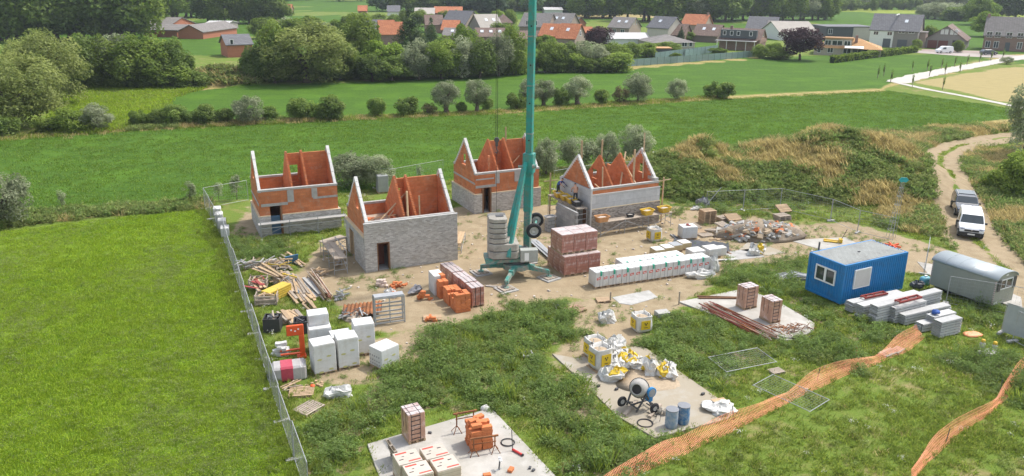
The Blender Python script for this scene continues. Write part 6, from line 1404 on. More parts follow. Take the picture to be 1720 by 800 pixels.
def dark_car():
    A = G(1623, 366); rz = vrz + R(4); L, W, H_ = 4.5, 1.86, 1.68
    loc = A - Vector((math.cos(rz), math.sin(rz), 0)) * (L - .3)
    prof = [(.08, .32), (.0, .75), (.10, 1.05), (.42, 1.56), (.75, 1.66), (2.2, 1.68), (2.75, 1.58), (3.35, 1.08), (4.15, .95), (4.42, .78), (4.5, .45), (4.4, .28), (3.9, .25), (.5, .25)]
    t, body, half = vehicle('car', 'dark estate car with roof rails parked behind the white van', 'car', loc, rz, L, W, H_, prof, PD, 1.0, False)
    w_ = MB(); w_.add([(3.33, -.82, 1.11), (3.33, .82, 1.11), (2.78, .70, 1.58), (2.78, -.70, 1.58)], [(0, 1, 2, 3)]); w_.build('windscreen', GLASS, t)
    w_ = MB(); w_.add([(.7, -.62, 1.692), (2.3, -.62, 1.70), (2.3, .62, 1.70), (.7, .62, 1.692)], [(0, 1, 2, 3)]); w_.build('roof_glass', GLASS, t)
    for s in (-1, 1):
        sk = lambda x, z: (x, s * (half(z) + .012), z)
        for q in ([(.55, 1.08), (1.35, 1.06), (1.35, 1.55), (.68, 1.50)], [(1.42, 1.06), (2.25, 1.06), (2.25, 1.58), (1.42, 1.56)], [(2.32, 1.06), (3.12, 1.06), (2.72, 1.50), (2.32, 1.57)]):
            w_ = MB(); w_.add([sk(*p) for p in q], [(0, 1, 2, 3) if s < 0 else (3, 2, 1, 0)]); w_.build('side_window', GLASS, t)
        MB().tube([(.6, s * .68, 1.66), (.75, s * .68, 1.74), (2.3, s * .68, 1.745), (2.5, s * .68, 1.66)], .022, 6).build('roof_rail', RIM, t)
        MB().box((3.0, s * (W / 2 + .09), 1.05), (.12, .18, .14)).build('wing_mirror', BUMP, t, bevel=.02); MB().blob((4.30, s * .66, .78), (.26, .38, .16), 2, .02, 8, 5).build('headlight', mat('headlight_glass', (.22, .24, .30)), t)
    b = MB(); b.prism([(4.2, -.9), (4.5, -.7), (4.52, .7), (4.2, .9)], .27, .50); b.build('front_bumper', BUMP, t); wheels(t, (.9, 3.6), W)
dark_car()
def far_car(label, x, y, paint, van):
    A = G(x, y); L, W = (4.4, 1.85) if van else (4.3, 1.8); H_ = 1.9 if van else 1.5
    prof = [(.05, .3), (0, .9), (.06, 1.6), (.3, 1.88), (2.6, 1.9), (3.1, 1.7), (3.5, 1.15), (4.25, .95), (4.4, .4), (3.9, .27), (.5, .27)] if van else [(.05, .3), (0, .8), (.1, 1.0), (.6, 1.45), (2.3, 1.5), (2.8, 1.35), (3.3, .98), (4.1, .85), (4.3, .4), (3.8, .25), (.5, .25)]
    rz = R(184) if van else R(2); t, body, half = vehicle('van' if van else 'car', label, 'van' if van else 'car', A, rz, L, W, H_, prof, paint, 1.0, van)
    for s in (-1, 1):
        w_ = MB(); q = [(2.2, 1.12), (3.3, 1.12), (2.95, 1.6), (2.2, 1.65)] if van else [(.6, .98), (3.1, .95), (2.7, 1.3), (.8, 1.38)]
        w_.add([(x_, s * (half(z) + .012), z) for x_, z in q], [(0, 1, 2, 3) if s < 0 else (3, 2, 1, 0)]); w_.build('side_window', GLASS, t)
    wheels(t, (.85, 3.5), W)
far_car('white van parked before the brown garage house', 1598, 89.5, PW, True); far_car('dark blue car parked before the red brick house', 1647, 92.5, PD, False)
# ================================================================== SLABS ON THE GROUND
def slab(name, pts, z, m, off=.0):
    P = [G(*p) for p in pts]; b = MB(); b.prism([(p.x, p.y) for p in P], -.25, z); CLEAR.append(np.array([(p.x, p.y) for p in P])); o = b.build(name, m, bevel=.015); return struct(o)
slab('concrete_slab', [(617, 749), (640, 742), (818, 690), (829, 692), (945, 815), (940, 860), (650, 840)], .10, SLABC)
slab('concrete_slab', [(927, 596), (968, 604), (1076, 582), (1087, 588), (1236, 692), (1221, 706), (1100, 738), (1035, 700), (985, 650)], .08, SLABD)
slab('concrete_slab', [(1140, 509), (1250, 487), (1300, 505), (1368, 545), (1366, 558), (1334, 573), (1312, 574)], .10, SLABC)
slab('concrete_plate', [(1325, 404), (1420, 399), (1445, 412), (1380, 420)], .03, SLABC)
slab('concrete_plate', [(1540, 440), (1600, 450), (1715, 500), (1720, 535), (1680, 520), (1560, 462)], .03, SLABC)
slab('site_sheet', [(1028, 500), (1090, 488), (1105, 500), (1060, 513), (1040, 510)], .03, CONC)
slab('site_sheet', [(1255, 408), (1285, 412), (1320, 425), (1290, 430), (1240, 420)], .03, SLABD)
slab('site_sheet', [(1210, 425), (1262, 418), (1285, 432), (1235, 437)], .03, CONC)
FY = R(25)
def W2(A, yaw, x, y, z=0): return Vector((A.x + x * math.cos(yaw) - y * math.sin(yaw), A.y + x * math.sin(yaw) + y * math.cos(yaw), z))
ZS = .10      # top of the cast slabs
# ================================================================== PALLETS
_pm = {}
def pallet_parts(t, w=1.2, d=1.0, z=0.0, m=None):
    m = m or PALLETM; key = (w, d, m.name)
    if key not in _pm:
        _pm[key] = (MB().bx(0, w, 0, .10, 0, .022).mesh('board', m), MB().bx(0, .1, 0, d, 0, .09).mesh('bearer', m))
    bm_, rm = _pm[key]
    for k in range(3): link('bearer', rm, t, (k * (w - .1) / 2, 0, z + .022))
    n = 7
    for k in range(n): link('board', bm_, t, (0, k * (d - .10) / (n - 1), z + .112))
    for k in range(3): link('board', bm_, t, (0, k * (d - .10) / 2, z))
def pallet(label, x, y, rz, z=0.0, tilt=(0, 0), w=1.2, d=.95, m=None, group='loose pallets', P=None):
    p = P if P is not None else G(x, y); p = Vector((p.x, p.y, z)); t = thing('pallet', label, 'pallet', p, 0, group, rot=(tilt[0], tilt[1], rz)); pallet_parts(t, w, d, 0, m); return t
PG = 'pallets lying about the site'
pallet('wooden pallet beside the timber offcuts at the fence foot', 484, 670, .15, group=PG); pallet('weathered pallet lying in the weeds near the fence', 515, 702, 1.0, group=PG, m=WOODG)
pallet('red pallet of slats on the bare soil by the weeds', 962, 530, .65, group=PG, m=mat('reddish_pallet', (.40, .25, .18), .9, .2, 6, rand=.1)); pallet('small wooden pallet beside the white block row', 1004, 510, .15, w=.9, d=.7, group=PG)
pallet('pallet leaning on a stack at the rubble edge', 1310, 364, .35, z=.32, tilt=(.45, 0), group=PG)
for k in range(3): pallet('pallet in the low stack beside the rubble heap', 1309, 372, .25 + .06 * k, z=k * .14, group='pallets stacked beside the rubble heap', m=WOODG)
for k in range(8): pallet('pallet in the tall stack beside the rubble heap', 1182, 378, .3 + .02 * (k % 3), z=k * .145, group='pallets in the tall stack', w=1.15)
for k in range(3): pallet('pallet in the flat stack next to the tall pallet stack', 1212, 376, .35 + .03 * k, z=k * .145, group='pallets in the flat stack', m=WOODG)
for (x, y, rz, z, ti) in ((1160, 388, .5, .12, (.2, .1)), (1163, 394, .2, .0, (0, 0)), (1200, 392, .9, .1, (-.15, .1)), (1224, 378, .3, .3, (.3, 0)), (1214, 388, .7, .15, (.25, .1)), (1180, 400, .4, 0, (0, .05)), (1206, 398, .1, .02, (0, 0))):
    pallet('tumbled wooden pallet in the heap beside the rubble', x, y, rz, z=z, tilt=ti, group='tumbled pallets beside the rubble', m=random.Random(int(x)).choice([PALLETM, WOODG]))
pallet('broken pallet by the orange netting in the grass', 1490, 603, .6, w=1.2, d=.6, group=PG, m=WOODG); pallet('broken grey pallet half under the netting', 1508, 597, .7, w=.9, d=.5, group=PG, m=WOODG)
pallet('small grey pallet beside the flattened fence panel', 1300, 632, .4, w=.75, d=.55, group=PG, m=WOODG)
pallet('pallet leaning against the cream block packs on the slab', 671, 792, R(118), z=ZS, tilt=(1.35, 0), w=1.1, d=.9, group=PG, m=WOODG)
pallet('yellowish pallet on the bag at the slab corner', 1204, 690, .3, z=.16, w=.7, d=.6, group=PG, m=WOOD)
# ================================================================== WRAPPED PACKS
def pack(name, label, P, yaw, a, b_, h, side, top, group, cat='brick pack', z=0.0, straps=None, marks=None, pal=True, lines=0, bulge=.012):
    t = thing(name, label, cat, Vector((P.x, P.y, z)), yaw, group); zb = .13 if pal else 0.0
    m = MB(); n = 4; rr = random.Random(int(P.x * 100) + int(P.y * 37))
    m.bx(0, a, 0, b_, zb, h - .015); m.build('wrapped_stack', side, t, bevel=.025)
    m = MB(); m.bx(.012, a - .012, .012, b_ - .012, h - .014, h + .004); m.build('top_film', top, t)
    if pal: pallet_parts(t, a, b_, -.005 + .0)
    if straps:
        for s in straps:
            q = MB(); f = s
            q.bx(f * a - .02, f * a + .02, -.006, b_ + .006, zb, h + .010); q.build('strap', PRINTK, t)
    if lines:
        for k in range(1, lines): q = MB(); zz = zb + (h - zb) * k / lines; q.bx(-.004, a + .004, -.004, b_ + .004, zz - .009, zz + .009); q.build('course_joint', mat('film_joint', (.22, .12, .10), .6), t)
    if marks: marks(t, a, b_, h, zb)
    return t
# brown film wrapped brick packs beside the crane
A = G(947.2, 465.8); y_ = R(24); a_, d_, h_ = .945, .86, 1.46
for i in range(3):
    for j in range(3): pack('brick_pack', 'brown film wrapped brick pack in the lower layer beside the crane', W2(A, y_, i * .955, j * .875), y_, a_, d_, h_, FILMR, FILMT, 'lower layer of brown brick packs', lines=6)
for i in range(3):
    for j in range(2): pack('brick_pack', 'brown film wrapped brick pack on top of the stack beside the crane', W2(A, y_, .02 + i * .94 - .02, .45 + j * .875), y_, .93, .86, h_ - .02, FILMR, FILMT, 'upper layer of brown brick packs', z=h_ + .004, lines=6)
CLEAR.append(np.array([W2(A, y_, *q)[:2] for q in ((-.2, -.2), (3.1, -.2), (3.1, 2.8), (-.2, 2.8))]))
# white packs with green tape and red logo
def wmarks(t, a, b_, h, zb):
    q = MB(); q.bx(a * .36, a * .50, -.012, -.002, h - .28, h + .012); q.bx(a * .36, a * .50, -.012, .16, h + .004, h + .012); q.build('green_tape', PRINTG, t)
    for x in (.10, .62):
        q = MB(); q.ext([(a * x, -.010, h * .52), (a * (x + .28), -.010, h * .56), (a * (x + .28), -.010, h * .70), (a * x, -.010, h * .66)], (0, .006, 0)); q.build('red_logo', PRINTR, t)
        q = MB(); q.bx(a * (x + .05), a * (x + .23), -.014, -.009, h * .59, h * .63); q.build('logo_lettering', WHITEPL, t)
    q = MB(); q.bx(a * .485, a * .515, .0, b_, h + .003, h + .010); q.bx(.02, a - .02, b_ * .48, b_ * .52, h + .003, h + .011); q.build('top_joint', mat('pack_joint', (.30, .30, .30), .8), t)
    for x in (.33, .56): q = MB(); q.bx(a * x, a * (x + .025), -.008, -.001, zb, h); q.build('side_joint', mat('pack_joint', (.30, .30, .30)), t)
A = G(999.6, 486); y_ = R(22)
for i in range(9): pack('white_block_pack', 'white wrapped block pack with green tape in the front row', W2(A, y_, i * 1.005, .0 + .02 * (i % 2)), y_, .985, 1.02, 1.16, WHITEF, WHITEP, 'front row of white packs', 'block pack', marks=wmarks)
for i in range(5): pack('white_block_pack', 'white wrapped block pack in the row behind the taped packs', W2(A, y_, 2.6 + i * 1.005, 1.08), y_, .985, 1.0, 1.16, WHITEF, WHITEP, 'back row of white packs', 'block pack', marks=wmarks)
CLEAR.append(np.array([W2(A, y_, *q)[:2] for q in ((-.2, -.2), (9.3, -.2), (9.3, 2.3), (-.2, 2.3))]))
for i, (x, y, m, lab) in enumerate(((1101, 433, CREAMPL, 'low yellow sided pack nearest the brown brick stack'), (1117, 429, CREAMPL, 'low yellow sided pack between two others'), (1131, 425, GREYP, 'low pack with dark grey film top'), (1146, 421, CREAMPL, 'low pale pack at the end of the yellow sided row'))):
    pack('low_pack', lab, G(x, y), R(22), .82, .9, .55, mat('yellow_sided_pack', (.46, .38, .22), .6, .2, 5), m, 'low packs behind the white rows', 'block pack')
for (x, y, lab) in ((1163, 440, 'cream topped pack behind the white row'), (1190, 436, 'cream topped pack at the far end of the white row')): pack('low_pack', lab, G(x, y), R(22), 1.1, 1.0, .75, WHITEF, CREAMPL, None, 'block pack')
pack('foam_block', 'cream white block lying on the dark tarpaulin', G(1203, 431), R(20), .9, .6, .62, CREAMPL, CREAMPL, None, 'block', pal=False)
pack('white_block_pack', 'single white wrapped pallet with red debris on top', G(1146, 404), R(12), 1.25, 1.0, 1.05, WHITEF, WHITEP, None, 'block pack')
block_heap('block_pile', 'red and white debris on the single white pallet', W2(G(1146, 404), R(12), .6, .5, 1.056), 0, 6, .16, REDSTEEL, 9, size=(.16, .1, .06), layers=2)
# aerated concrete packs
def amarks(t, a, b_, h, zb):
    for k in range(1, 6): q = MB(); zz = h * k / 6; q.bx(-.003, a + .003, -.003, b_ + .003, zz - .006, zz + .006); q.build('course_joint', mat('white_joint', (.58, .58, .57), .8), t)
    for (x, z) in ((.25, .52), (.68, .60), (.3, .10), (.75, .16)):
        q = MB(); q.cyl((a * x, -.008, h * z), (a * x, -.002, h * z), .10, n=12); q.v = [(a * x + (vx - a * x) * 1.3, vy, h * z + (vz - h * z) * .55) for vx, vy, vz in q.v]; q.build('oval_print', PRINTO, t)
AG = 'aerated concrete block packs'
def aac(lab, x, y, yaw, h, a=1.15, d=1.0, z=0.0): return pack('aerated_block_pack', lab, G(x, y), R(yaw), a, d, h, WHITEP, WHITEP, AG, 'block pack', z=z, marks=amarks)
p5 = lambda x, y: (420 + x / 3.333, 480 + y / 3.333)
aac('tall white block pack in front beside the red wrapped roll', *p5(365, 510), 27, 1.72); aac('tall white block pack in front with oval prints next to bare soil', *p5(500, 476), 24, 1.75, 1.1)
aac('white block pack behind by the rusty corrugated sheet', *p5(592, 400), 20, 1.85, 1.1); aac('white block pack enclosed between the others', *p5(470, 432), 24, 1.45, 1.1)
aac('double height white block pack by the timber piles', *p5(340, 395), 20, 1.55, 1.2)
pack('aerated_block_pack', 'film wrapped white pack stacked on the double height pack', W2(G(*p5(340, 395)), R(20), .05, .45), R(20), 1.1, .9, .62, WHITEF, WHITEP, AG, 'block pack', z=1.56, pal=False)
def lmarks(t, a, b_, h, zb):
    amarks(t, a, b_, h, zb)
    for z in (.58, .36, .20):
        for k in range(5): q = MB(); q.bx(-.008, -.002, b_ * (.86 - k * .17), b_ * (.86 - k * .17) + .07, h * z, h * z + .09); q.build('print_letter', mat('grey_print', (.25, .25, .25), .7), t)
pack('aerated_block_pack', 'lone white block pack with dark print standing on the soil', G(*p5(740, 483)), R(48), 1.2, 1.05, 1.18, WHITEP, WHITEP, AG, 'block pack', marks=lmarks)
pack('white_block_pack', 'white pack in front of the red brick row with dark print', G(*(680 + 200 / 4, 340 + 630 / 4)), R(24), .72, 1.2, 1.35, WHITEP, WHITEP, None, 'block pack', pal=False)
# row of film wrapped red packs by the loose orange blocks
A = G(792.5, 518); y_ = R(27)
for i in range(5): pack('brick_pack', 'film wrapped red brick pack in the row by the loose orange blocks', W2(A, y_, 0 - .02 * i, i * 1.02), y_, .86, .98, 1.34 + .03 * (i % 2), FILMR, FILMT, 'row of film wrapped red packs', lines=5, straps=(.3, .7))
CLEAR.append(np.array([W2(A, y_, *q)[:2] for q in ((-1.6, -.2), (1.1, -.2), (1.1, 5.4), (-1.6, 5.4))]))
def block_stack(name, label, P, yaw, nx_, ny_, nz_, m, size=(.30, .24, .20), z=0.0, miss=0.25, seed=1, group=None, cat='block stack', holes=True):
    """orderly stack of hollow blocks, ragged at the top: every block a part"""
    rr = random.Random(seed); t = thing(name, label, cat, Vector((P.x, P.y, z)), yaw, group)
    g = .006; q = MB(); sx, sy, sz = size; q.bx(g, sx - g, g, sy - g, g, sz - g)
    bm_ = q.mesh('block', m, bevel=.008)
    for k in range(nz_):
        for i in range(nx_):
            for j in range(ny_):
                inner = 0 < i < nx_ - 1 and 0 < j < ny_ - 1 and k < nz_ - 2
                if inner: continue
                if k >= nz_ - 1 and rr.random() < miss * 2: continue
                if k == nz_ - 2 and rr.random() < miss * .5: continue
                link('block', bm_, t, (i * sx + rr.uniform(-.012, .012), j * sy + rr.uniform(-.012, .012), k * sz), rz=rr.uniform(-.03, .03))
    return t
OG = 'stacks of loose orange blocks'
q3 = lambda x, y: G(680 + x / 4, 340 + y / 4)
block_stack('block_stack', 'orange hollow block stack nearest the soil, beside wrapped packs', q3(345, 748), R(24), 3, 4, 6, ORANGEB, size=(.32, .27, .2), seed=4, group=OG)
block_stack('block_stack', 'orange block stack in the middle of three by the wrapped packs', q3(295, 700), R(24), 3, 4, 6, ORANGEB, size=(.30, .27, .2), seed=5, miss=.5, group=OG)
block_stack('block_stack', 'orange block stack beside the white printed pack', q3(235, 652), R(24), 2, 4, 7, ORANGEB, size=(.30, .27, .2), seed=6, miss=.4, group=OG)
block_heap('block_pile', 'small crate of orange blocks beside the dark film bundle', q3(125, 655), .4, 16, .42, ORANGEB, 8, size=(.3, .14, .16), layers=4)
block_heap('block_pile', 'orange blocks on a small pallet on the soil', G(711 + 12, 538), .1, 10, .34, ORANGEB, 9, size=(.28, .14, .14), layers=2, rot=.1)
pallet('small pallet under the orange blocks on the soil', 711, 541, .1, w=1.1, d=.8, group=PG)
b = MB(); b.blob((0, 0, .22), (1.2, .55, .5), 5, .3, 14, 8, -.6); crumple(b, 3); t = tag(b.build('film_bundle', mat('grey_film_bundle', (.22, .22, .24), .4, .3, 4), loc=q3(75, 610), rz=1.0), 'bundle of dark film beside the small crate of blocks', 'film bundle')
block_heap('block_pile', 'pile of white and red blocks by the grey-fronted house', G(637, 480), .2, 12, .5, mat('pale_brick', (.56, .45, .39), .9, .25, 5, rand=.25), 10, size=(.34, .17, .16), layers=3)
block_heap('block_pile', 'heap of orange broken blocks by the grey-fronted house', G(668, 483), .1, 26, .55, ORANGEB, 11, size=(.22, .14, .12), layers=3, rot=1.5)
block_heap('block_pile', 'orange blocks next to a white sack by the soil path', G(664, 499), .2, 8, .32, ORANGEB, 12, size=(.3, .15, .18), layers=2)
# slab packs
def smarks(t, a, b_, h, zb):
    for k in range(6): q = MB(); zz = zb + (h - zb) * (k + .5) / 6; q.bx(a * .15, a * .72, -.012, -.003, zz - .018, zz + .018); q.build('strap', PRINTK, t)
    for f in (.18, .70): q = MB(); q.bx(a * f - .012, a * f + .012, -.010, b_ + .01, zb, h + .012); q.build('strap', PRINTK, t)
    for f in (.3, .7): q = MB(); q.bx(-.01, a + .01, b_ * f - .012, b_ * f + .012, h * .4, h + .012); q.build('strap', PRINTK, t)
pack('brick_pack', 'tall film wrapped tan brick pack alone on the front slab', G(687, 747.5, ZS), R(28), .80, .92, 1.46, FILMB, FILMT, None, z=ZS, marks=smarks)
pack('brick_pack', 'tall film wrapped brick pack beside the long rods on slab', Vector((14.52, 46.29, 0)), R(26), 1.05, .78, 1.48, FILMB, FILMT, None, z=ZS, marks=lambda t, a, b_, h, zb: smarks(t, a, b_, h, zb))
pack('brick_pack', 'film wrapped brick pack with strapped end near the cable loop', Vector((15.55, 44.25, 0)), R(24), .78, 1.0, 1.45, FILMB, FILMT, None, z=ZS, marks=smarks)
def cmarks(t, a, b_, h, zb):
    for (x0, x1, y0, y1, m) in ((.08, .55, .80, .90, PRINTR), (.45, .95, .12, .20, PRINTR), (.12, .3, .36, .41, PRINTK), (.66, .82, .64, .70, PRINTK), (.28, .38, .57, .61, PRINTK)):
        q = MB(); q.bx(a * x0, a * x1, b_ * y0, b_ * y1, h + .004, h + .009); q.build('top_print', m, t)
    for k in range(1, 5): q = MB(); zz = zb + (h - zb) * k / 5; q.bx(-.004, a + .004, -.004, b_ + .004, zz - .006, zz + .006); q.build('course_joint', mat('tan_joint', (.36, .28, .20), .8), t)
A = Vector((-2.86, 27.42, 0)); y_ = R(26)
for (x, y) in ((0, 0), (-.1, .98), (-1.15, .08), (-1.25, 1.06)): pack('block_pack', 'cream block pack with red printed film on the front slab', W2(A, y_, x, y), y_, 1.02, .94, 1.0, FILMC, CARDT, 'cream block packs on the front slab', 'block pack', z=ZS, marks=cmarks)
t = thing('block_stack', 'tall leaning stack of orange block slabs on the front slab', 'block stack', G(790, 760, ZS), R(20)); rr = random.Random(3)
bm_ = MB().bx(-.24, .24, -.12, .12, 0, .155).mesh('block', ORANGEB, bevel=.008)
for k in range(7):
    for i in range(2):
        for j in range(4):
            if k == 6 and rr.random() < .45: continue
            link('block', bm_, t, (.3 + i * .49 + rr.uniform(-.03, .03), .12 + j * .245 + rr.uniform(-.02, .02), k * .158), rz=rr.uniform(-.07, .07))
for k in range(4): link('block', bm_, t, (.35 + .3 * (k % 2), .2 + .22 * k, 6 * .178), rz=rr.uniform(-.5, .5))
def trestle(label, P, rz, L_=1.3, h=.85, m=None, z=0.0):
    t = thing('trestle', label, 'trestle', Vector((P.x, P.y, z)), rz, 'steel trestles'); m = m or RUST
    MB().bar((0, 0, h), (L_, 0, h), .07, .07).build('top_bar', m, t); MB().bar((.1, 0, h - .28), (L_ - .1, 0, h - .28), .035).build('lower_bar', m, t)
    for x in (.15, L_ - .15):
        MB().bar((x, 0, h), (x, 0, .28), .05).build('post', m, t)
        for a in range(4): MB().bar((x, 0, .34), (x + .28 * math.cos(a * 1.57 + .78), .28 * math.sin(a * 1.57 + .78), 0), .028).build('leg', m, t)
    return t
trestle('rusty steel trestle standing alone behind the orange stack', G(762, 727, ZS), R(20), 1.1, .95, z=ZS); trestle('rusty steel trestle leaning by the orange block stack', G(790, 765, ZS), R(16), 1.25, .8, z=ZS)
# cable loop, red tool, small things on the front slab
def loops(name, label, P, z, r, n, m, rad=.014, cat='cable', seed=1, tail=None):
    rr = random.Random(seed); path = []
    for k in range(n * 18 + 1): a = k / 18 * 6.283; q = r * (1 + .06 * math.sin(a * .37 + seed)); path.append((q * math.cos(a), q * math.sin(a) * 1.0, rad + .012 * (k / 18) + .004 * math.sin(a * 3)))
    if tail: path += tail
    b = MB(); b.tube(path, rad, 6); return tag(b.build(name, m, loc=Vector((P.x, P.y, z)), smooth=True), label, cat)
loops('cable_coil', 'coiled black cable on the front slab beside the red tube', G(853, 744, ZS), ZS, .30, 3, CABLE)
t = thing('tool', 'red tube tool with black end on the front slab', 'tool', G(861, 757, ZS) + Vector((0, 0, .06)), 0); b = MB(); e = G(877, 766, ZS) - G(861, 757, ZS); b.cyl((0, 0, 0), (e.x, e.y, 0), .055, n=10); b.build('tube', mat('red_plastic', (.55, .05, .05), .5), t, True); MB().cyl((e.x, e.y, 0), (e.x * 1.1, e.y * 1.1, 0), .06, n=10).build('end_cap', BUMP, t, True); MB().cyl((0, 0, 0), (-.05, .1, .9), .02, n=6).build('stem', STEELD, t)
t = thing('hand_mixer', 'upright white and dark hand mixer on the front slab', 'tool', G(838, 789, ZS), .3); MB().cyl((0, 0, 0), (.05, 0, .55), .035, n=8).build('shaft', STEELD, t); MB().box((.05, 0, .5), (.12, .3, .08)).build('handle', WHITEPL, t, bevel=.02); MB().cyl((-.2, -.1, .02), (.1, .05, .02), .03, n=6).build('foot', STEEL, t)
for (x, y, lab) in ((722, 728, 'small metal clamp near the tall tan pack'), (890, 787, 'small dark clamp near the slab edge'), (896, 791, 'second small dark clamp near the slab edge')):
    b = MB(); b.box((0, 0, .04), (.14, .1, .08), .4); b.cyl((-.1, 0, .05), (.12, 0, .06), .02, n=6); tag(b.build('clamp', STEELD, loc=G(x, y, ZS) + Vector((0, 0, -.002)), rz=x), lab, 'clamp')
for (x, y, rz) in ((818, 800, .3), (858, 791, 1.2)): b = MB(); b.bx(-.16, .16, -.1, .1, 0, .12); tag(b.build('loose_block', ORANGEB, loc=G(x, y, ZS), rz=rz, bevel=.01), 'single orange block near the slab edge with tools', 'block', 'single orange blocks on the slab')
b = MB(); b.blob((0, 0, .12), (.5, .4, .3), 4, .3, 9, 6, -.5); tag(b.build('crumpled_sheet', BAGW, loc=G(815, 690, 0), smooth=True), 'crumpled pale sheet at the back corner of the front slab', 'sheet')
# ================================================================== BIG BAGS, MIXER AND BARRELS
def big_bag(label, P, rz, s=.95, h=.95, z=0.0, seed=1, full=True, panel=True, yellow_all=False):
    t = thing('big_bag', label, 'big bag', Vector((P.x, P.y, z)), rz, 'big bags')
    rr = random.Random(seed); b = MB(); n = 16; prof = [(.86, 0), (1.0, .12), (1.04, .4), (1.02, .75), (.97, .95), (1.0, 1.0), (.90, 1.0), (.86, .86), (.35, .80 if full else .4)]
    V = []
    for f, zz in prof:
        for k in range(n):
            a = 6.283 * k / n; c, s_ = math.cos(a), math.sin(a); q = 1 / max(abs(c), abs(s_)) ** .72 * (1 + rr.uniform(-.02, .02)); V.append((c * q * f * s / 2, s_ * q * f * s / 2, zz * h + rr.uniform(-.02, .02) * (zz > .1)))
    F = [(i * n + k, i * n + (k + 1) % n, (i + 1) * n + (k + 1) % n, (i + 1) * n + k) for i in range(len(prof) - 1) for k in range(n)] + [tuple(range(n - 1, -1, -1))]
    b.add(V, F); b.build('bag_body', BAGY if yellow_all else BAGW, t, True)
    MB().blob((0, 0, h * (.80 if full else .45)), (s * .85, s * .85, h * .22), seed, .1, 12, 6).build('contents', SANDM, t, True)
    for k in range(4):
        a = .785 + k * 1.571; x, y = s * .52 * math.cos(a), s * .52 * math.sin(a)
        MB().tube([(x * 1.05, y * 1.05, h * .25), (x * 1.03, y * 1.03, h * .95), (x * .95, y * .95, h * 1.18), (x * .8, y * .8 + .05, h * 1.12), (x * .85, y * .85, h * .95)], .018, 5).build('lifting_strap', CABLE if k % 2 else BAGW, t)
    if panel:
        for rz_ in (-1.571, 3.1416):
            q = MB(); w_ = s * .30; y0 = -s * .553
            q.bx(-w_, w_, y0 - .012, y0 + .01, h * .25, h * .80); po = q.build('printed_panel', PRINTY, t, rz=rz_ + 1.571)
            e = MB(); e.cyl((0, y0 - .018, h * .55), (0, y0 - .012, h * .55), .05, n=10); e.bx(-.10, -.04, y0 - .018, y0 - .012, h * .60, h * .68); e.bx(.04, .10, y0 - .018, y0 - .012, h * .60, h * .68); e.bx(-.12, .12, y0 - .018, y0 - .012, h * .36, h * .39); e.build('black_emblem', PRINTK, po)
    return t
def flat_bag(label, P, rz, d, z=0.0, seed=1, m=None, patch=True):
    t = thing('big_bag', label, 'big bag', Vector((P.x, P.y, z)), rz, 'collapsed big bags'); b = MB(); b.blob((0, 0, d[2] * .3), d, seed, .32, 22, 12, -.55, .75); r0 = random.Random(seed); J = [r0.uniform(-1, 1) for _ in range(23 * 13 * 3)]; b.v = [(x * (1 + .16 * J[i]), y * (1 + .16 * J[i + 1]), z if z < .05 else z * (1 + .22 * J[i + 2])) for i, (x, y, z) in enumerate(b.v)]; b.build('bag_body', m or BAGW, t)
    if patch: q = MB(); q.blob((d[0] * .14, -d[1] * .20, d[2] * .42), (d[0] * .72, d[1] * .66, d[2] * .95), seed + 3, .3, 14, 8); crumple(q, seed); q.build('printed_panel', BAGY, t)
    q = MB(); q.tube([(-d[0] * .3, 0, d[2] * .6), (-d[0] * .2, .1, d[2] * .95), (0, .05, d[2] * .85), (.1, 0, d[2] * .6)], .018, 5); q.build('lifting_strap', CABLE, t)
    return t
Z2 = .08
p9 = lambda x, y: (900 + x / 3.333, 500 + y / 3.333)
big_bag('upright white big bag with yellow print at the slab edge', G(*p9(358, 398)), .5, 1.0, 1.18, z=.12, seed=2); big_bag('white big bag standing behind the front upright bag', G(*p9(330, 335)), .45, 1.0, 1.05, z=.1, seed=3)
pallet('wooden pallet under the upright printed big bag', 0, 0, .5, w=1.1, d=1.0, group=PG, P=W2(G(*p9(358, 398)), .5, -.55, -.5)); pallet('wooden pallet under the rear big bag', 0, 0, .45, w=1.1, d=1.0, group=PG, P=W2(G(*p9(330, 335)), .45, -.55, -.5), z=-.02)
flat_bag('plump closed white bag behind the yellow bags', G(*p9(445, 300)), .3, (1.3, 1.0, .95), 0, 5, patch=False)
for i, (x, y, d, lab) in enumerate(((425, 455, (1.3, 1.0, .75), 'collapsed white bag on a pallet before the upright bag'), (450, 385, (1.15, .9, .7), 'yellow printed bag slumped beside the upright bag'), (520, 370, (1.2, 1.0, .6), 'white slumped bag in the middle of the bag heap'), (485, 330, (1.0, .8, .45), 'flat yellow bag at the slab corner'), (640, 430, (.8, .9, .95), 'standing half empty yellow bag behind the mixer'), (570, 390, (1.1, .9, .5), 'flattened white and yellow bag behind the mixer'), (735, 440, (1.35, 1.0, .75), 'open white bag with yellow base at the slab edge'))):
    flat_bag(lab, G(*p9(x, y)), .3 + i * .7, d, Z2 - .02, 10 + i)
big_bag('white big bag with yellow panel in the weeds behind the slab', G(*p9(588, 180)), .35, 1.0, 1.0, seed=7); big_bag('white big bag by the long plank scaffold', G(1098, 404), .4, .95, 1.05, seed=8)
flat_bag('tipped yellow and white bag on the soil by the grey sheet', G(1269, 427), .5, (1.2, .9, .85), 0, 21); flat_bag('pyramid shaped white bag on the soil', G(*p9(395, 135)), .4, (1.0, .8, .75), 0, 22, patch=False); flat_bag('white and black rubble bag lying near the pallet', G(568, 665), .2, (1.35, .75, .55), 0, 23, patch=False)
flat_bag('white bag leaning at the end of the white pack row', G(1196, 456), .4, (.8, .8, 1.3), 0, 24, patch=False); flat_bag('long cream sack lying before the white pack row', G(1180, 466), .2, (1.9, .8, .6), 0, 25, patch=False); flat_bag('white sack beside the orange blocks by the soil path', G(655, 498), .2, (.7, .6, .6), 0, 26, patch=False)
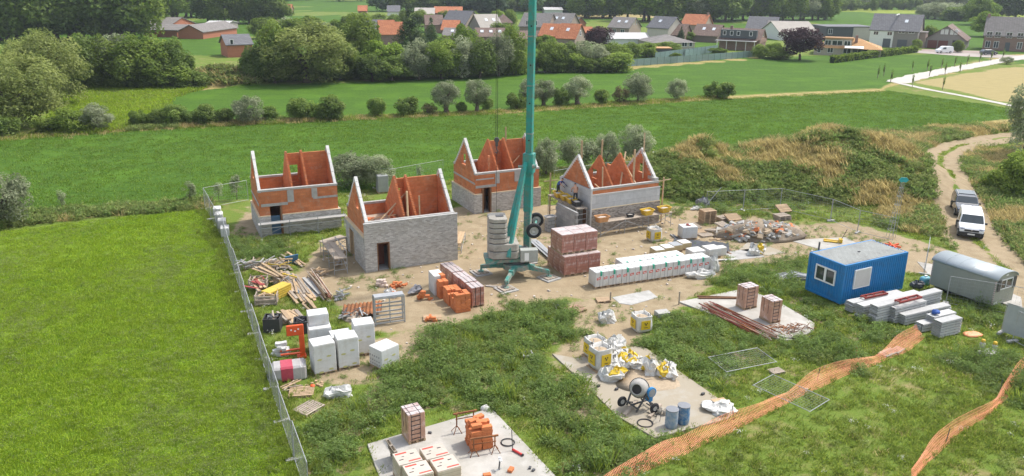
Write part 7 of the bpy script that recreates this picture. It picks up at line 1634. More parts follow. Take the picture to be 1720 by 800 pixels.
flat_bag('dirty white bag under the yellowish pallet at the slab corner', G(1208, 690), .2, (1.4, 1.2, .4), .05, 27, patch=False); flat_bag('torn white film heap at the rubble edge', G(1170, 352), .3, (1.0, .6, .35), 0, 28, patch=False); flat_bag('pale stone sheet on top of the grassy mound', Vector((M1.x - 3.6, M1.y + 3.4, 1.75)), .3, (1.6, 1.0, .6), 1.75, 29, patch=False)
def mixer():
    P = G(1073, 684, Z2); t = thing('concrete_mixer', 'grey drum concrete mixer with blue motor guard on timber skids', 'concrete mixer', Vector((P.x, P.y, Z2)), R(30))
    c = Vector((-.05, 0, 1.05)); ax = Vector((-.72, -.52, .30)).normalized(); Mx = Vector((0, 0, 1)).rotation_difference(ax).to_matrix(); DR = mat('drum_grey', (.38, .36, .33), .8, .18, 5, bump=.3)
    b = MB(); b.lathe([(.10, -.48), (.36, -.44), (.46, -.20), (.47, .02), (.40, .28), (.27, .52), (.23, .50), (.34, .25), (.36, -.1)], 20, c, Mx); d = b.build('drum', DR, t, True)
    b = MB(); b.lathe([(.02, .18), (.33, .181), (.33, .19), (.02, .19)], 16, c, Mx); b.build('drum_inside', mat('drum_shade', (.12, .11, .10), .9), d); b = MB(); b.lathe([(.475, -.05), (.50, -.05), (.50, .02), (.475, .02)], 20, c, Mx); b.build('gear_ring', STEELD, d)
    b = MB()
    for y in (-.5, .5): b.bar((-.45, y * .75, 0.05), (0, y, .95), .07); b.bar((.5, y * .75, .05), (0, y, .95), .07)
    b.bar((0, -.52, .95), (0, .52, .95), .07); b.bar((-.45, -.4, .25), (-.45, .4, .25), .06); b.bar((.5, -.4, .25), (.5, .4, .25), .06); b.bar((-.45, 0, .25), (.5, 0, .25), .06); b.build('stand', STEELD, t)
    b = MB(); b.cyl((.30, -.55, .95), (.30, -.40, .95), .27, n=18); b.bx(.18, .42, -.5, -.2, .45, .95); b.build('motor_guard', BLUEP, t, bevel=.02); b = MB(); b.cyl((.30, -.565, .95), (.30, -.551, .95), .20, n=16); b.build('hand_wheel', STEEL, t)
    Mw = Matrix.Rotation(math.pi / 2, 3, 'X')
    for (x, y) in ((-.85, .25), (.25, -.85)):
        b = MB(); b.lathe([(.10, -.05), (.24, -.06), (.27, 0), (.24, .06), (.10, .05)], 16, (x, y, .42 if x < 0 else .30), Mw); w_ = b.build('wheel', RUBBER, t, True); MB().lathe([(.02, .05), (.12, .055), (.12, -.055), (.02, -.05)], 12, (x, y, .42 if x < 0 else .30), Mw).build('rim', RIM, w_)
    b = MB(); b.bar((-.85, .25, .42), (-.3, .1, .3), .05); b.bar((.25, -.85, .30), (.2, -.3, .3), .05); b.build('axle', STEELD, t)
    for (a, e) in (((-1.15, -.35, .06), (.2, .45, .06)), ((-.2, -1.05, .06), (1.0, -.4, .06))): MB().bar(a, e, .16, .12).build('timber_skid', WOODG, t)
    MB().tube([(.05, -.6, .02), (.1, -1.2, .05), (-.2, -1.5, .4), (-.15, -1.6, .5), (.1, -1.5, .3), (.0, -1.55, .03)], .02, 6).build('power_cable', CABLE, t)
mixer()
def barrel(label, P, m, fill):
    t = thing('barrel', label, 'barrel', P, .3, 'blue barrels'); b = MB(); r = .29
    b.lathe([(r * .92, 0), (r, .04), (r * 1.02, .28), (r, .30), (r * 1.02, .58), (r, .60), (r, .86), (r * .96, .90), (r * .88, .90), (r * .90, .45), (.02, .44)], 20); b.build('drum', m, t, True)
    MB().cyl((0, 0, .44), (0, 0, .60), r * .88, n=18).build('water', mat('shade_dark_water', (.05, .05, .05), .1, .1, 2), t)  # near-black water colour stands in for the shade inside the open barrel
    b = MB(); b.lathe([(r * .99, .885), (r * 1.04, .90), (r * 1.04, .93), (r * .95, .93)], 20); b.build('rim', mat('grey_rim', (.22, .23, .25), .6), t, True)
barrel('faded blue open barrel next to the slab edge', G(*p9(757, 722), Z2), mat('faded_blue_barrel', (.22, .30, .40), .6, .2, 4, col2=(.36, .38, .40), c2amt=.6, c2scale=4), .82); barrel('deep blue barrel behind the faded barrel', G(*p9(822, 700), Z2), BLUEB, .82)
for (x, y, lab) in ((692, 648, 'small mortar bucket beside the mixer skid'), (722, 655, 'tilted pale bucket beside the blue barrel')):
    b = MB(); b.lathe([(.10, 0), (.135, .26), (.125, .26), (.095, .03)], 14); tag(b.build('bucket', mat('pale_bucket', (.42, .38, .32), .8), loc=G(*p9(x, y), Z2), smooth=True), lab, 'bucket')
loops('hose_coil', 'loop of dark hose standing before the mixer', G(*p9(612, 705), Z2), Z2, .35, 2, CABLE, .018, seed=5)
for (x, y, lab) in ((452, 518, 'small metal prop foot on the middle slab'), (350, 500, 'small grey clamp on the middle slab edge'), (935, 545, 'grey bent fitting on the middle slab')):
    b = MB(); b.box((0, 0, .06), (.16, .1, .12), .6); b.cyl((-.12, 0, .03), (.12, .05, .1), .02, n=6); tag(b.build('metal_fitting', STEELD, loc=G(*p9(x, y), Z2)), lab, 'fitting')
MB().blob((0, 0, 0), (1, 1, 1), 1)
b = MB(); b.blob((0, 0, 0), (3.4, 2.6, .16), 8, .25, 22, 5); o = b.build('spilled_sand', SANDM, loc=G(1090, 640, Z2), rz=.4, smooth=True); o['kind'] = 'stuff'
b = MB(); b.blob((0, 0, 0), (2.0, 1.3, .14), 9, .3, 18, 5); o = b.build('spilled_sand', SANDM, loc=G(975, 655, .02), rz=.2, smooth=True); o['kind'] = 'stuff'
b = MB(); b.bx(-.42, .42, -.32, .32, 0, .34); tag(b.build('inspection_chamber', CONC, loc=G(*p9(708, 105)), rz=.3, bevel=.02), 'grey concrete inspection chamber in the weeds behind the slab', 'chamber')
t = thing('drain_frame', 'small square metal drain frame in the weeds', 'drain', G(886, 599), .2)
for q in ((-.3, .3, -.3, -.22), (-.3, .3, .22, .3), (-.3, -.22, -.22, .22), (.22, .3, -.22, .22)): MB().bx(q[0], q[1], q[2], q[3], .1, .2).build('frame_side', STEEL, t)
MB().bx(-.21, .21, -.21, .21, 0, .08).build('pit', DARK, t)
# ================================================================== HOLLOW FLOOR UNITS
def hollow_mesh(L_, n=5, w=.60, h=.118):
    b = MB(); e = .0; tw = .022
    b.bx(0, L_, 0, w, 0, .022); b.bx(0, L_, .03, w - .03, h - .022, h)
    cw = (w - .04) / n
    for k in range(n + 1): y = .02 + k * cw; b.bx(0, L_, y - tw / 2, y + tw / 2, .0221, h - .0221)
    b.bx(L_ * .5, L_ * .5 + .02, .03, w - .03, .023, h - .023)
    return b.mesh('hollow_unit', HOLLOW)
def hollow_stack(label, P, yaw, L_, rows, cols, group=None, skip=0):
    t = thing('hollow_slab_stack', label, 'concrete units', P, R(yaw), 'stacks of hollow concrete floor units'); me = hollow_mesh(L_); rr = random.Random(int(P.x * 10))
    for k in range(rows):
        for j in range(cols):
            if k == rows - 1 and j < skip: continue
            link('hollow_unit', me, t, (rr.uniform(-.06, .06), j * .615, .08 + k * .17))
        if k < rows: 
            for x in (.5, L_ - .5): MB().bx(x, x + .07, .02, cols * .615 - .03, .08 + k * .17 - .052, .08 + k * .17 - .0005).build('timber_spacer', WOODG, t)
    for x in (.3, L_ - .5): MB().bx(x, x + .1, 0, cols * .615, -.02, .065).build('bearer', WOODG, t)
    cN, sN = math.cos(R(yaw)), math.sin(R(yaw)); CLEAR.append(np.array([(P.x + x * cN - y * sN, P.y + x * sN + y * cN) for x, y in ((-.1, -.1), (L_ + .1, -.1), (L_ + .1, cols * .615 + .1), (-.1, cols * .615 + .1))]))
    return t
def red_clamp(label, P, yaw, z):
    t = thing('lifting_clamp', label, 'lifting clamp', Vector((P.x, P.y, z)), R(yaw), 'red lifting clamps')
    for y in (0, .35): MB().bar((0, y, .06), (2.0, y, .06), .07, .12).build('side_rail', REDSTEEL, t)
    for x in (.05, .9, 1.9): MB().bar((x, 0, .1), (x, .35, .1), .06, .08).build('cross_bar', REDSTEEL, t)
    for x in (.2, 1.7): MB().bar((x, .1, .0), (x, .1, .25), .06).build('jaw', REDSTEEL, t)
HP = {}
for nm, x, y, yaw, L_, rows, cols, lab in (
    ('a', 400, 536, 25, 4.4, 4, 1, 'hollow unit stack right against the blue cabin'), ('b', 468, 571, 27, 5.2, 5, 1, 'hollow unit stack next to the one against the cabin'), ('c', 548, 608, 27.5, 5.9, 7, 1, 'tallest and longest stack of hollow units'),
    ('d', 655, 602, 27, 2.8, 6, 1, 'short stack of hollow units carrying a red clamp'), ('e', 722, 613, 25, 4.0, 4, 1, 'low long stack of hollow units beside the clamp stack'), ('f', 898, 640, 25, 1.9, 5, 1, 'short hollow unit stack with blue strap bundle'), ('g', 935, 692, 25, 1.75, 6, 1, 'short tall hollow unit stack nearest the orange netting'), ('h', 830, 655, 25, 1.2, 3, 1, 'smallest hollow unit stack at the netting end')):
    P = G(1320 + x / 3.6375, 380 + y / 3.6375); HP[nm] = (P, yaw, rows); hollow_stack(lab, P, yaw, L_, rows, cols)
red_clamp('red lifting clamp on the stack against the blue cabin', W2(HP['a'][0], R(25), 1.1, .1), 25, .08 + 4 * .17); red_clamp('red lifting clamp on the short stack', W2(HP['d'][0], R(27), .4, .1), 27, .08 + 7 * .17)
b = MB(); b.blob((0, 0, .1), (.5, .4, .3), 6, .3, 10, 6, -.6); tag(b.build('strap_bundle', mat('blue_strap', (.03, .09, .32), .7), loc=W2(HP['f'][0], R(25), .35, .3, .08 + 5 * .17), smooth=True), 'bundle of blue strap on a short hollow unit stack', 'strap')
# behind the cabin / side
t = thing('water_tank', 'light blue plastic canister on the slab behind the hollow units', 'canister', G(1553, 478), .3); MB().blob((0, 0, .28), (.75, .55, .62), 2, .05, 14, 8, -.9, .6).build('tank', mat('light_blue_plastic', (.16, .42, .52), .4), t, True); MB().cyl((0, 0, .55), (0, 0, .66), .1, n=10).build('lid', WHITEPL, t)
b = MB(); b.blob((0, 0, .22), (.8, .6, .55), 7, .2, 14, 8, -.8, .7); crumple(b, 5); tag(b.build('waste_bag', TARP, loc=G(1540, 484)), 'black waste bag beside the light blue canister', 'bag')
t = thing('pallet_truck', 'yellow hand pallet truck parked on the concrete plate', 'pallet truck', G(1409, 408), R(160))
for y in (-.2, .2): MB().bx(0, 1.15, y - .08, y + .08, .06, .14).build('fork', YELTUB, t)
MB().bx(-.25, .05, -.25, .25, .05, .35).build('pump_housing', YELTUB, t, bevel=.03); MB().tube([(-.15, 0, .3), (-.35, 0, .8), (-.45, 0, 1.15)], .025, 6).build('tow_bar', STEELD, t); MB().bar((-.45, -.15, 1.15), (-.45, .15, 1.15), .04).build('handle', STEELD, t)
for y in (-.08, .08): MB().cyl((-.12, y - .03, .07), (-.12, y + .03, .07), .075, n=10).build('wheel', RUBBER, t)
t = thing('ground_anchor', 'orange red steel cross part lying at the fence foot', 'steel part', G(1499, 415), .4)
for a in (0, 1.2, 2.3): MB().bar((-.6 * math.cos(a), -.6 * math.sin(a), .08), (.6 * math.cos(a), .6 * math.sin(a), .18), .1).build('arm', REDORANGE, t)
t = thing('sign_post', 'lattice post with turquoise plate standing beside the track', 'sign post', G(1496, 398), 0)
for q in ((-.16, -.16), (.16, -.16), (.16, .16), (-.16, .16)): MB().bar((q[0] * 1.6, q[1] * 1.6, 0), (q[0] * .6 + .25, q[1] * .6, 4.6), .025).build('leg', STEEL, t)
for k in range(6): s_ = .16 * (1.6 - k * .17); x_ = .25 * k / 6; b = MB(); b.bar((-s_ + x_, -s_, .6 + k * .7), (s_ + x_, -s_, .6 + k * .7), .02); b.bar((-s_ + x_, s_, .6 + k * .7), (s_ + x_, s_, .6 + k * .7), .02); b.bar((-s_ + x_, -s_, .6 + k * .7), (-s_ + x_, s_, .6 + k * .7), .02); b.build('tie', STEEL, t)
b = MB(); b.ext([(-.15, -.12, 4.75), (.05, -.12, 4.55), (.25, -.12, 4.6), (.45, -.12, 4.55), (.65, -.12, 4.75), (.45, -.12, 4.95), (.05, -.12, 4.95)], (0, .05, 0)); b.build('plate', mat('turquoise_plate', (.03, .33, .36), .5), t)
for (x, y, lab) in ((1648, 590, 'yellow capped gas bottle in the weeds by the sheeted fence'), (1668, 594, 'second yellow capped gas bottle by the sheeted fence')):
    t = thing('gas_bottle', lab, 'gas bottle', G(x, y), .2); MB().lathe([(.10, 0), (.15, .05), (.155, .45), (.11, .56), (.05, .60)], 14).build('cylinder', mat('cream_cylinder', (.48, .46, .40), .6), t, True); MB().lathe([(.10, .55), (.12, .60), (.10, .72), (.02, .74)], 12).build('cap', YELTUB, t, True)
b = MB(); b.bx(-.5, .5, -.3, .3, 0, .28); tag(b.build('stone_block', CONC, loc=G(1658, 598), rz=.4, bevel=.03), 'grey block between the two yellow capped gas bottles', 'block')
b = MB(); b.blob((0, 0, .05), (1.1, .7, .16), 3, .1, 12, 5, -.4, .6); tag(b.build('orange_mat', NETO, loc=G(1633, 563), rz=.2, smooth=True), 'bright orange folded mat in the grass by the short unit stack', 'mat')
b = MB(); b.cyl((0, 0, 0), (0, 0, .55), .05, n=8); tag(b.build('marker_peg', NETO, loc=G(1437, 598)), 'small orange marker peg beside the netting', 'peg')
t = thing('slab_plate_heap', 'heap of grey pipes and sheets on a board left of the blue cabin', 'pipe heap', G(1335, 468), .3)
MB().bx(-1.2, .9, -.5, .9, 0, .1).build('board', CONC, t)
rr = random.Random(9)
for k in range(16): y = rr.uniform(-.4, .8); MB().tube([(-1.0, y, .14 + .03 * (k % 3)), (0, y + rr.uniform(-.3, .3), .3 + .04 * (k % 4)), (1.3, y - .6 + rr.uniform(-.3, .3), .1)], .03, 5).build('pipe', STEEL if k % 3 else WHITEPL, t)
# ---- rods and mesh on the third slab
t = thing('rebar_bundle', 'long bundle of rusty reinforcing rods along the third slab', 'rebar', G(1180, 512, ZS), 0)
e = G(1302, 574, ZS) - G(1180, 512, ZS); yw = math.atan2(e.y, e.x); t.rotation_euler = (0, 0, yw); rr = random.Random(4); Lr = e.length
for k in range(52):
    y = rr.uniform(-.6, .7); a = rr.uniform(0, .9); ln = rr.uniform(.55, 1.0) * Lr; x0 = rr.uniform(0, Lr - ln); z = .03 + .035 * rr.randint(0, 5)
    MB().cyl((x0, y, z), (x0 + ln, y + rr.uniform(-.3, .3), z + rr.uniform(-.02, .06)), rr.choice([.012, .018, .022, .03]), n=5).build('rod', rr.choice([RUST, RUST, REDSTEEL, WOODG]), t)
t = thing('rebar_offcuts', 'heap of bent rusty rebar cages and offcuts on third slab', 'rebar', G(1327, 556, ZS), R(20)); 
for k in range(46):
    a = rr.uniform(0, 6.28); x, y = rr.uniform(-.9, 1.1), rr.uniform(-.45, .5); l = rr.uniform(.3, 1.1); z = rr.uniform(.03, .35)
    MB().tube([(x, y, z), (x + l * .5 * math.cos(a), y + l * .5 * math.sin(a) * .6, z + rr.uniform(-.05, .12)), (x + l * math.cos(a + .3), y + l * math.sin(a + .3) * .6, max(.02, z + rr.uniform(-.2, .1)))], .02, 5).build('rod', RUST, t)
for k in range(2):
    b = MB(); b.tube([(G(1292, 552).x - G(1327, 556).x + .0, 0, .02), (-.6, -1.0, .03), (.4, -1.3, .03), (1.5, -.8, .03)], .03, 6)
MB().tube([(-1.2, .6, .03), (-1.35, 0, .03), (-1.0, -.7, .03), (-.1, -1.15, .03), (.9, -1.0, .03)], .028, 6).build('black_hose', CABLE, t)
t = thing('timber_rails', 'two brown timber rails on the back of the third slab', 'timber', G(1173, 502, ZS), R(3))
for k in range(2): MB().bar((0, k * .28, .06), (2.6, k * .1 - .1, .06), .08, .1).build('rail', WOODD, t)
# ================================================================== TIMBER AND CRATE STORE BY THE FENCE
def planks(label, x, y, x2, y2, n, w_, seed, m=WOOD, pw=.18, th=.04, ln=None, group='timber piles', jit=.12, layers=4, cat='timber pile', name='timber_pile', z=0.0):
    A = G(x, y); e = G(x2, y2) - A; yaw = math.atan2(e.y, e.x); t = thing(name, label, cat, Vector((A.x, A.y, z)), yaw, group); rr = random.Random(seed); Lp = ln or e.length
    for k in range(n):
        l = Lp * rr.uniform(.6, 1.0); lay = k * layers // n; y_p = rr.uniform(-w_ / 2, w_ / 2) * (1 - .12 * lay)
        o = MB().bx(0, l, -pw * rr.uniform(.3, .6), pw * rr.uniform(.3, .6), 0, th).build('plank', m if not isinstance(m, list) else rr.choice(m), t, loc=(rr.uniform(0, Lp - l), y_p, .03 + lay * (th + .012) * 1.15))
        o.rotation_euler = (rr.uniform(-.05, .05), rr.uniform(-.02, .03), rr.uniform(-jit, jit))
    for xx in (.25 * Lp, .7 * Lp): MB().bx(xx, xx + .09, -w_ / 2, w_ / 2, -.02, .05).build('bearer', WOODG, t)
    return t
def prop_heap(label, x, y, n, m, seed, r=.6):
    t = thing('scrap_heap', label, 'scrap heap', G(x, y), .2, 'scrap heaps by the fence'); rr = random.Random(seed)
    for k in range(n): a = rr.uniform(0, 6.28); l = rr.uniform(.25, .6); x_, y_p = rr.uniform(-r, r), rr.uniform(-r, r) * .7; z = rr.uniform(.05, .5); MB().bar((x_ - l * math.cos(a), y_p - l * math.sin(a), z), (x_ + l * math.cos(a), y_p + l * math.sin(a), max(.03, z + rr.uniform(-.2, .2))), rr.uniform(.03, .08)).build('piece', rr.choice(m), t)
    MB().blob((0, 0, .05), (r * 2, r * 1.5, .55), seed, .3, 12, 6, -.2).build('scrap_core', WOODG, t)
k2 = lambda x, y: (380 + x / 4, 400 + y / 4)
MIX = [WOOD, WOODG, PALLETM, WOOD]
planks('long pale planks piled in the middle of the timber store', *k2(525, 450), *k2(380, 240), 22, 1.1, 1, MIX)
planks('planks lying across the yellow formwork boards', *k2(395, 330), *k2(225, 240), 10, .6, 2, MIX, z=.55)
planks('bundle of thin red battens with grey sheet', *k2(690, 430), *k2(575, 260), 26, .9, 3, [WOODG, mat('red_batten', (.38, .17, .12), .8), WOOD], pw=.07, th=.06, layers=7, jit=.05)
planks('short planks stack beside the black crate', *k2(500, 570), *k2(400, 490), 9, .8, 4, MIX, pw=.25)
planks('light planks leaning by the blue sheet near the wall', *k2(530, 200), *k2(410, 110), 7, .6, 5, MIX)
planks('weathered planks heap at the edge of the tall grass', *k2(400, 230), *k2(290, 150), 12, 1.1, 6, [WOODG, WOODG, CONC], jit=.4)
planks('leaning planks against the scaffold of the grey-fronted house', *k2(720, 200), *k2(760, 80), 4, .6, 7, MIX, layers=2)
planks('short planks behind the tall white packs', *k2(590, 500), *k2(530, 430), 6, .5, 8, MIX)
planks('thin sticks heap with pale offcuts by the fence pallet', 472, 660, 508, 645, 10, .6, 9, MIX, pw=.06, jit=.6)
planks('narrow boards lying on the soil under the crane', 815, 480, 838, 482, 3, .4, 10, [CONC, WOODG], layers=1)
planks('long boards lying between the scaffold and the packs', 892, 405, 945, 450, 8, .9, 11, [GREYP, STEEL], pw=.3, layers=4, jit=.04, name='sheet_stack', cat='metal sheets')
planks('planks lying behind the low yellow sided packs', 1095, 418, 1140, 402, 4, .6, 12, MIX, layers=1); planks('dark boards beside the tarpaulin', 1180, 405, 1250, 430, 3, .5, 13, [WOODD, STEELD], layers=1); planks('pale boards at the end of the tarpaulin', 1205, 440, 1240, 437, 4, .5, 14, [WOOD, CREAMPL], layers=2); planks('grey bars beside the single white pallet', 1130, 395, 1150, 408, 6, .5, 15, [STEEL, STEELD], pw=.08, layers=2)
planks('loose planks below the rubble heap', 1195, 405, 1235, 398, 6, .8, 16, MIX, layers=1, jit=.3); planks('light offcuts in the weeds beside the third slab', 1165, 610, 1182, 602, 4, .3, 17, MIX, layers=1)
planks('planks with blue board in the heart of the timber store', *k2(470, 400), *k2(415, 300), 9, .5, 31, MIX + [mat('blue_board', (.06, .18, .32), .6)], layers=5)
planks('second long plank pile beside the pale planks', *k2(575, 430), *k2(455, 275), 14, .8, 32, MIX, layers=5)
planks('boards across the wooden crates by the fence', *k2(260, 395), *k2(180, 345), 7, .7, 33, [WOODG, WOOD, REDSTEEL], z=.45, jit=.5)
planks('grey boards leaning out of the tall grass', *k2(330, 150), *k2(270, 185), 8, .7, 34, [WOODG, CONC], jit=.5, layers=3)
planks('red edged shuttering boards beside the battens', *k2(640, 400), *k2(545, 280), 8, .5, 35, [CONC, mat('red_batten', (.38, .17, .12), .8)], pw=.3, layers=4)
planks('short thick beams before the black crate', *k2(440, 600), *k2(380, 510), 6, .5, 36, MIX, pw=.2, th=.1, layers=3)
prop_heap('heap of clamps and fittings between formwork and planks', *k2(370, 300), 26, [STEEL, YELPL, WOOD], 37, .6); prop_heap('tangle of battens at the head of the plank piles', *k2(640, 245), 18, [WOOD, WOODG], 38, .5)
planks('thin plank lying in the tall grass by the timber store', 405, 420, 432, 417, 2, .2, 18, [WOODG], layers=1)
t = thing('formwork_stack', 'stack of yellow formwork boards in the timber store', 'formwork', G(*k2(300, 440)), R(62)); 
for k in range(9): MB().bx(0, 1.9, .0 + .02 * (k % 2), .75 + .02 * (k % 2), .04 + k * .075, .105 + k * .075).build('board', YELPL, t)
def stillage(label, x, y, rz, m, fillm, seed, w=1.1, d=.9, h=.6, solid=False):
    t = thing('crate', label, 'crate', G(x, y), rz, 'open crates by the fence'); 
    if solid:
        b = MB()
        for q in ((0, w, 0, .04), (0, w, d - .04, d), (0, .04, .04, d - .04), (w - .04, w, .04, d - .04)): b.bx(q[0], q[1], q[2], q[3], 0, h)
        b.bx(.04, w - .04, .04, d - .04, .02, .05); b.build('box', m, t)
    else:
        for (px, py) in ((0, 0), (w, 0), (w, d), (0, d)): MB().bar((px, py, 0), (px, py, h + .15), .06).build('post', m, t)
        for z in (.12, h * .6, h):
            for a, c_ in (((0, 0), (w, 0)), ((w, 0), (w, d)), ((w, d), (0, d)), ((0, d), (0, 0))): MB().bar((*a, z), (*c_, z), .05, .09).build('side_board', m, t)
        MB().bx(0, w, 0, d, .08, .11).build('base', m, t)
    rr = random.Random(seed)
    for k in range(16): a = rr.uniform(0, 3.14); x_, y_p = rr.uniform(.25, w - .25), rr.uniform(.25, d - .25); l = rr.uniform(.15, .32); zz = h * rr.uniform(.5, 1.1); MB().bar((x_ - l * math.cos(a), y_p - l * math.sin(a), zz), (x_ + l * math.cos(a), y_p + l * math.sin(a), zz + rr.uniform(-.1, .15)), rr.uniform(.03, .09)).build('contents', rr.choice(fillm), t)
    MB().bx(.08, w - .08, .08, d - .08, .112, h * .62).build('filling', fillm[0], t)
    return t
stillage('wooden crate of offcuts close to the fence', *k2(155, 350), .15, WOODG, [WOODG, REDSTEEL, WOOD], 1); stillage('wooden crate of fittings on legs beside the yellow formwork', *k2(195, 460), .15, WOODG, [WOODG, STEEL, WOOD, STEELD], 2, 1.3, 1.0, .6)
stillage('dark plastic bin full of scrap beside the fence', *k2(250, 640), .1, BLACKTUB, [STEELD, STEEL, WOODG], 3, .95, .9, .85, True); stillage('black crate behind the tall white packs', *k2(455, 650), .2, BLACKTUB, [STEELD, BLACKTUB], 4, 1.0, .9, .75, True)
prop_heap('heap of grey scrap by the fence in the tall grass', *k2(140, 200), 34, [STEEL, CONC, WOODG], 1); prop_heap('heap of pale offcuts beside the grey scrap', *k2(240, 190), 26, [WOOD, CONC, WOODG], 2); prop_heap('heap of broken boards at the end of the planks', *k2(345, 200), 34, [WOODG, YELPL, WOOD], 3, .8); prop_heap('small tangle of steel props by the red battens', *k2(765, 405), 14, [STEEL], 4, .35); prop_heap('grey formwork clamps in front of the rusty sheet', *k2(850, 540), 20, [STEEL, STEELD], 5, .7)
t = thing('blue_sheet', 'blue sheet under the light planks near the wall', 'sheet', G(*k2(440, 175)), .3); MB().box((0, 0, .35), (1.0, .06, .7), .4, .3).build('panel', mat('blue_board', (.06, .18, .32), .6), t); MB().bar((.3, .2, -.02), (.35, .2, 1.0), .04).build('stake', STEELD, t)
t = thing('corrugated_sheet', 'rusty brown corrugated steel sheet lying on the soil', 'sheet', G(*k2(775, 560)), R(18)); b = MB(); V = []; n = 40
for i in range(n + 1): x_ = 2.4 * i / n; z_ = .28 + .045 * math.sin(i * 1.571); V += [(x_, 0, z_), (x_ + .35, 1.75, z_ + .05)]
b.add(V, [(2 * i, 2 * i + 2, 2 * i + 3, 2 * i + 1) for i in range(n)]); b.build('sheet', RUST, t)
for x_ in (.1, 1.1, 2.1): MB().bar((x_, .1, .1), (x_ + .35, 1.7, .14), .1, .26).build('bearer', WOODG, t)
t = thing('steel_rack', 'upright grey steel rack frame beside the rusty sheet', 'rack', G(*k2(1005, 590)), R(20)); Lk = 1.75
for x_ in (0, Lk): 
    for y_p in (0, .55): MB().bar((x_, y_p, -.02), (x_, y_p, 1.75), .08).build('post', STEEL, t)
for z in (.12, .62, 1.15, 1.7):
    for y_p in (0, .55): MB().bar((0, y_p, z), (Lk, y_p, z), .06, .08).build('rail', STEEL, t)
MB().bar((Lk / 2, 0, .1), (Lk / 2, 0, 1.7), .06).build('middle_post', STEEL, t); MB().bx(0, Lk, 0, .55, 1.74, 1.80).build('top_plate', GREYP, t)
t = thing('pallet_hook', 'bright orange red crane pallet fork standing by the white packs', 'pallet fork', G(485, 604), R(18)); b = MB(); b.bx(0, .9, 0, .14, 1.35, 1.95); b.build('head', REDORANGE, t, bevel=.03); MB().bx(.62, .9, 0, .14, .1, 1.35).build('column', REDORANGE, t, bevel=.02); b = MB(); b.bx(.45, .95, -.1, .3, 0, .14); b.build('foot', REDORANGE, t, bevel=.02)
for y_p in (0, .5): MB().bx(-.4, .7, y_p - .1, y_p + .05, .30, .36).build('fork', REDORANGE, t)
for (x_, z) in ((.25, 1.7), (.45, 1.62), (.62, 1.72)): MB().cyl((x_, -.012, z), (x_, -.002, z), .05, n=8).build('bolt', WHITEPL, t)
block_heap('block_pile', 'pile of white blocks beside the orange red pallet fork', G(474, 595), .2, 14, .42, WHITEP, 14, size=(.5, .22, .18), layers=4)
t = thing('wrapped_roll', 'grey and red film wrapped roll pack lying near the fence', 'wrapped pack', G(487, 634), R(18)); MB().bx(-.85, .85, -.5, .5, -.01, .82).build('pack', mat('grey_film', (.42, .40, .39), .35, .15, 4, bump=.5, bscale=8), t, bevel=.10); MB().bx(-.5, .25, -.512, .512, 0, .835).build('red_wrap', mat('red_film', (.42, .06, .09), .35, .15, 4, bump=.5, bscale=8), t, bevel=.09); MB().bx(.5, .62, -.508, .508, 0, .828).build('film_band', WHITEF, t, bevel=.09)
block_heap('block_pile', 'crumbled pale stones and a red ball by the pallet', G(530, 645), 0, 12, .4, WOOD, 15, size=(.16, .12, .08), layers=1, rot=1.5); b = MB(); b.blob((0, 0, .1), (.26, .26, .22), 1, .02, 12, 8); tag(b.build('red_cap', REDORANGE, loc=G(525, 652), smooth=True), 'round red cap lying by the pallet', 'cap')
# white blocks lined up by the fence corner
for (x, y, h_, lab) in ((359, 366, .75, 'white block pack first from the fence corner'), (362, 376, .75, 'white block pack second from the fence corner'), (367, 388, .8, 'white block pack third from the fence corner'), (372, 402, .85, 'white block pack fourth from the fence corner')):
    pack('white_block_pack', lab, G(x, y), R(18), .62, 1.0, h_, WHITEF, WHITEP, None, 'block pack')
# stone sheet in the grass
b = MB(); b.bx(-.4, .4, -.2, .2, 0, .08); tag(b.build('stone_plate', CONC, loc=G(467, 408), rz=.3), 'pale stone plate in the tall grass by the house', 'plate')
# tall grey block stacks behind the grey-fronted house
pack('grey_pack', 'grey wrapped block stack behind the grey-fronted house', G(636, 326), R(24), 1.0, .9, 1.7, GREYP, GREYP, None, 'block pack')
# ================================================================== RUBBLE HEAP
t = thing('rubble_heap', 'heap of broken concrete and brick rubble beside the pallets', 'rubble', G(1275, 396), R(5)); rr = random.Random(21)
b = MB(); b.blob((0, 0, 0), (7.2, 3.6, 2.2), 3, .2, 26, 9, 0); b.build('heap_core', mat('rubble_dust', (.29, .235, .175), .95, .3, 5, col2=(.20, .16, .12), c2amt=.7, bump=1.5, bscale=9), t, True)
cm = [CONC, CONC, SLABC, GREYP, ORANGEB, WOODG, SANDM]
bl = [MB().box((0, 0, 0), (rr.uniform(.4, 1), rr.uniform(.25, .6), rr.uniform(.08, .25))) for _ in range(7)]; bmx = [q.mesh('rubble_piece', cm[i], bevel=.02) for i, q in enumerate(bl)]
for k in range(230):
    a = rr.uniform(0, 6.28); q = rr.random() ** .5; x_, y_p = 3.5 * q * math.cos(a), 1.75 * q * math.sin(a); z = 1.1 * math.sqrt(max(0, 1 - q * q)) * rr.uniform(.8, 1.05); s_ = rr.uniform(.35, 1.1)
    link('rubble_piece', rr.choice(bmx), t, (x_, y_p, z), rot=(rr.uniform(-.7, .7), rr.uniform(-.7, .7), rr.uniform(0, 6)), scale=(s_, s_, s_))
for (x, y, lab) in ((1307, 325, 'small tangle of brushwood on the mound foot'),): prop_heap(lab, x, y, 16, [WOODG, WOODD], 6, .8)
t = thing('tarpaulin', 'crumpled dark tarpaulin behind the white pack rows', 'tarpaulin', G(1175, 415), R(-12)); b = MB(); V = []; n = 18; m_ = 8
for i in range(n + 1):
    for j in range(m_ + 1): V.append((4.2 * i / n - 2, 1.9 * j / m_ - .9 + .15 * math.sin(i), .06 + .12 * abs(math.sin(i * 1.3 + j * .8)) + .08 * abs(math.sin(j * 2.1 - i * .5))))
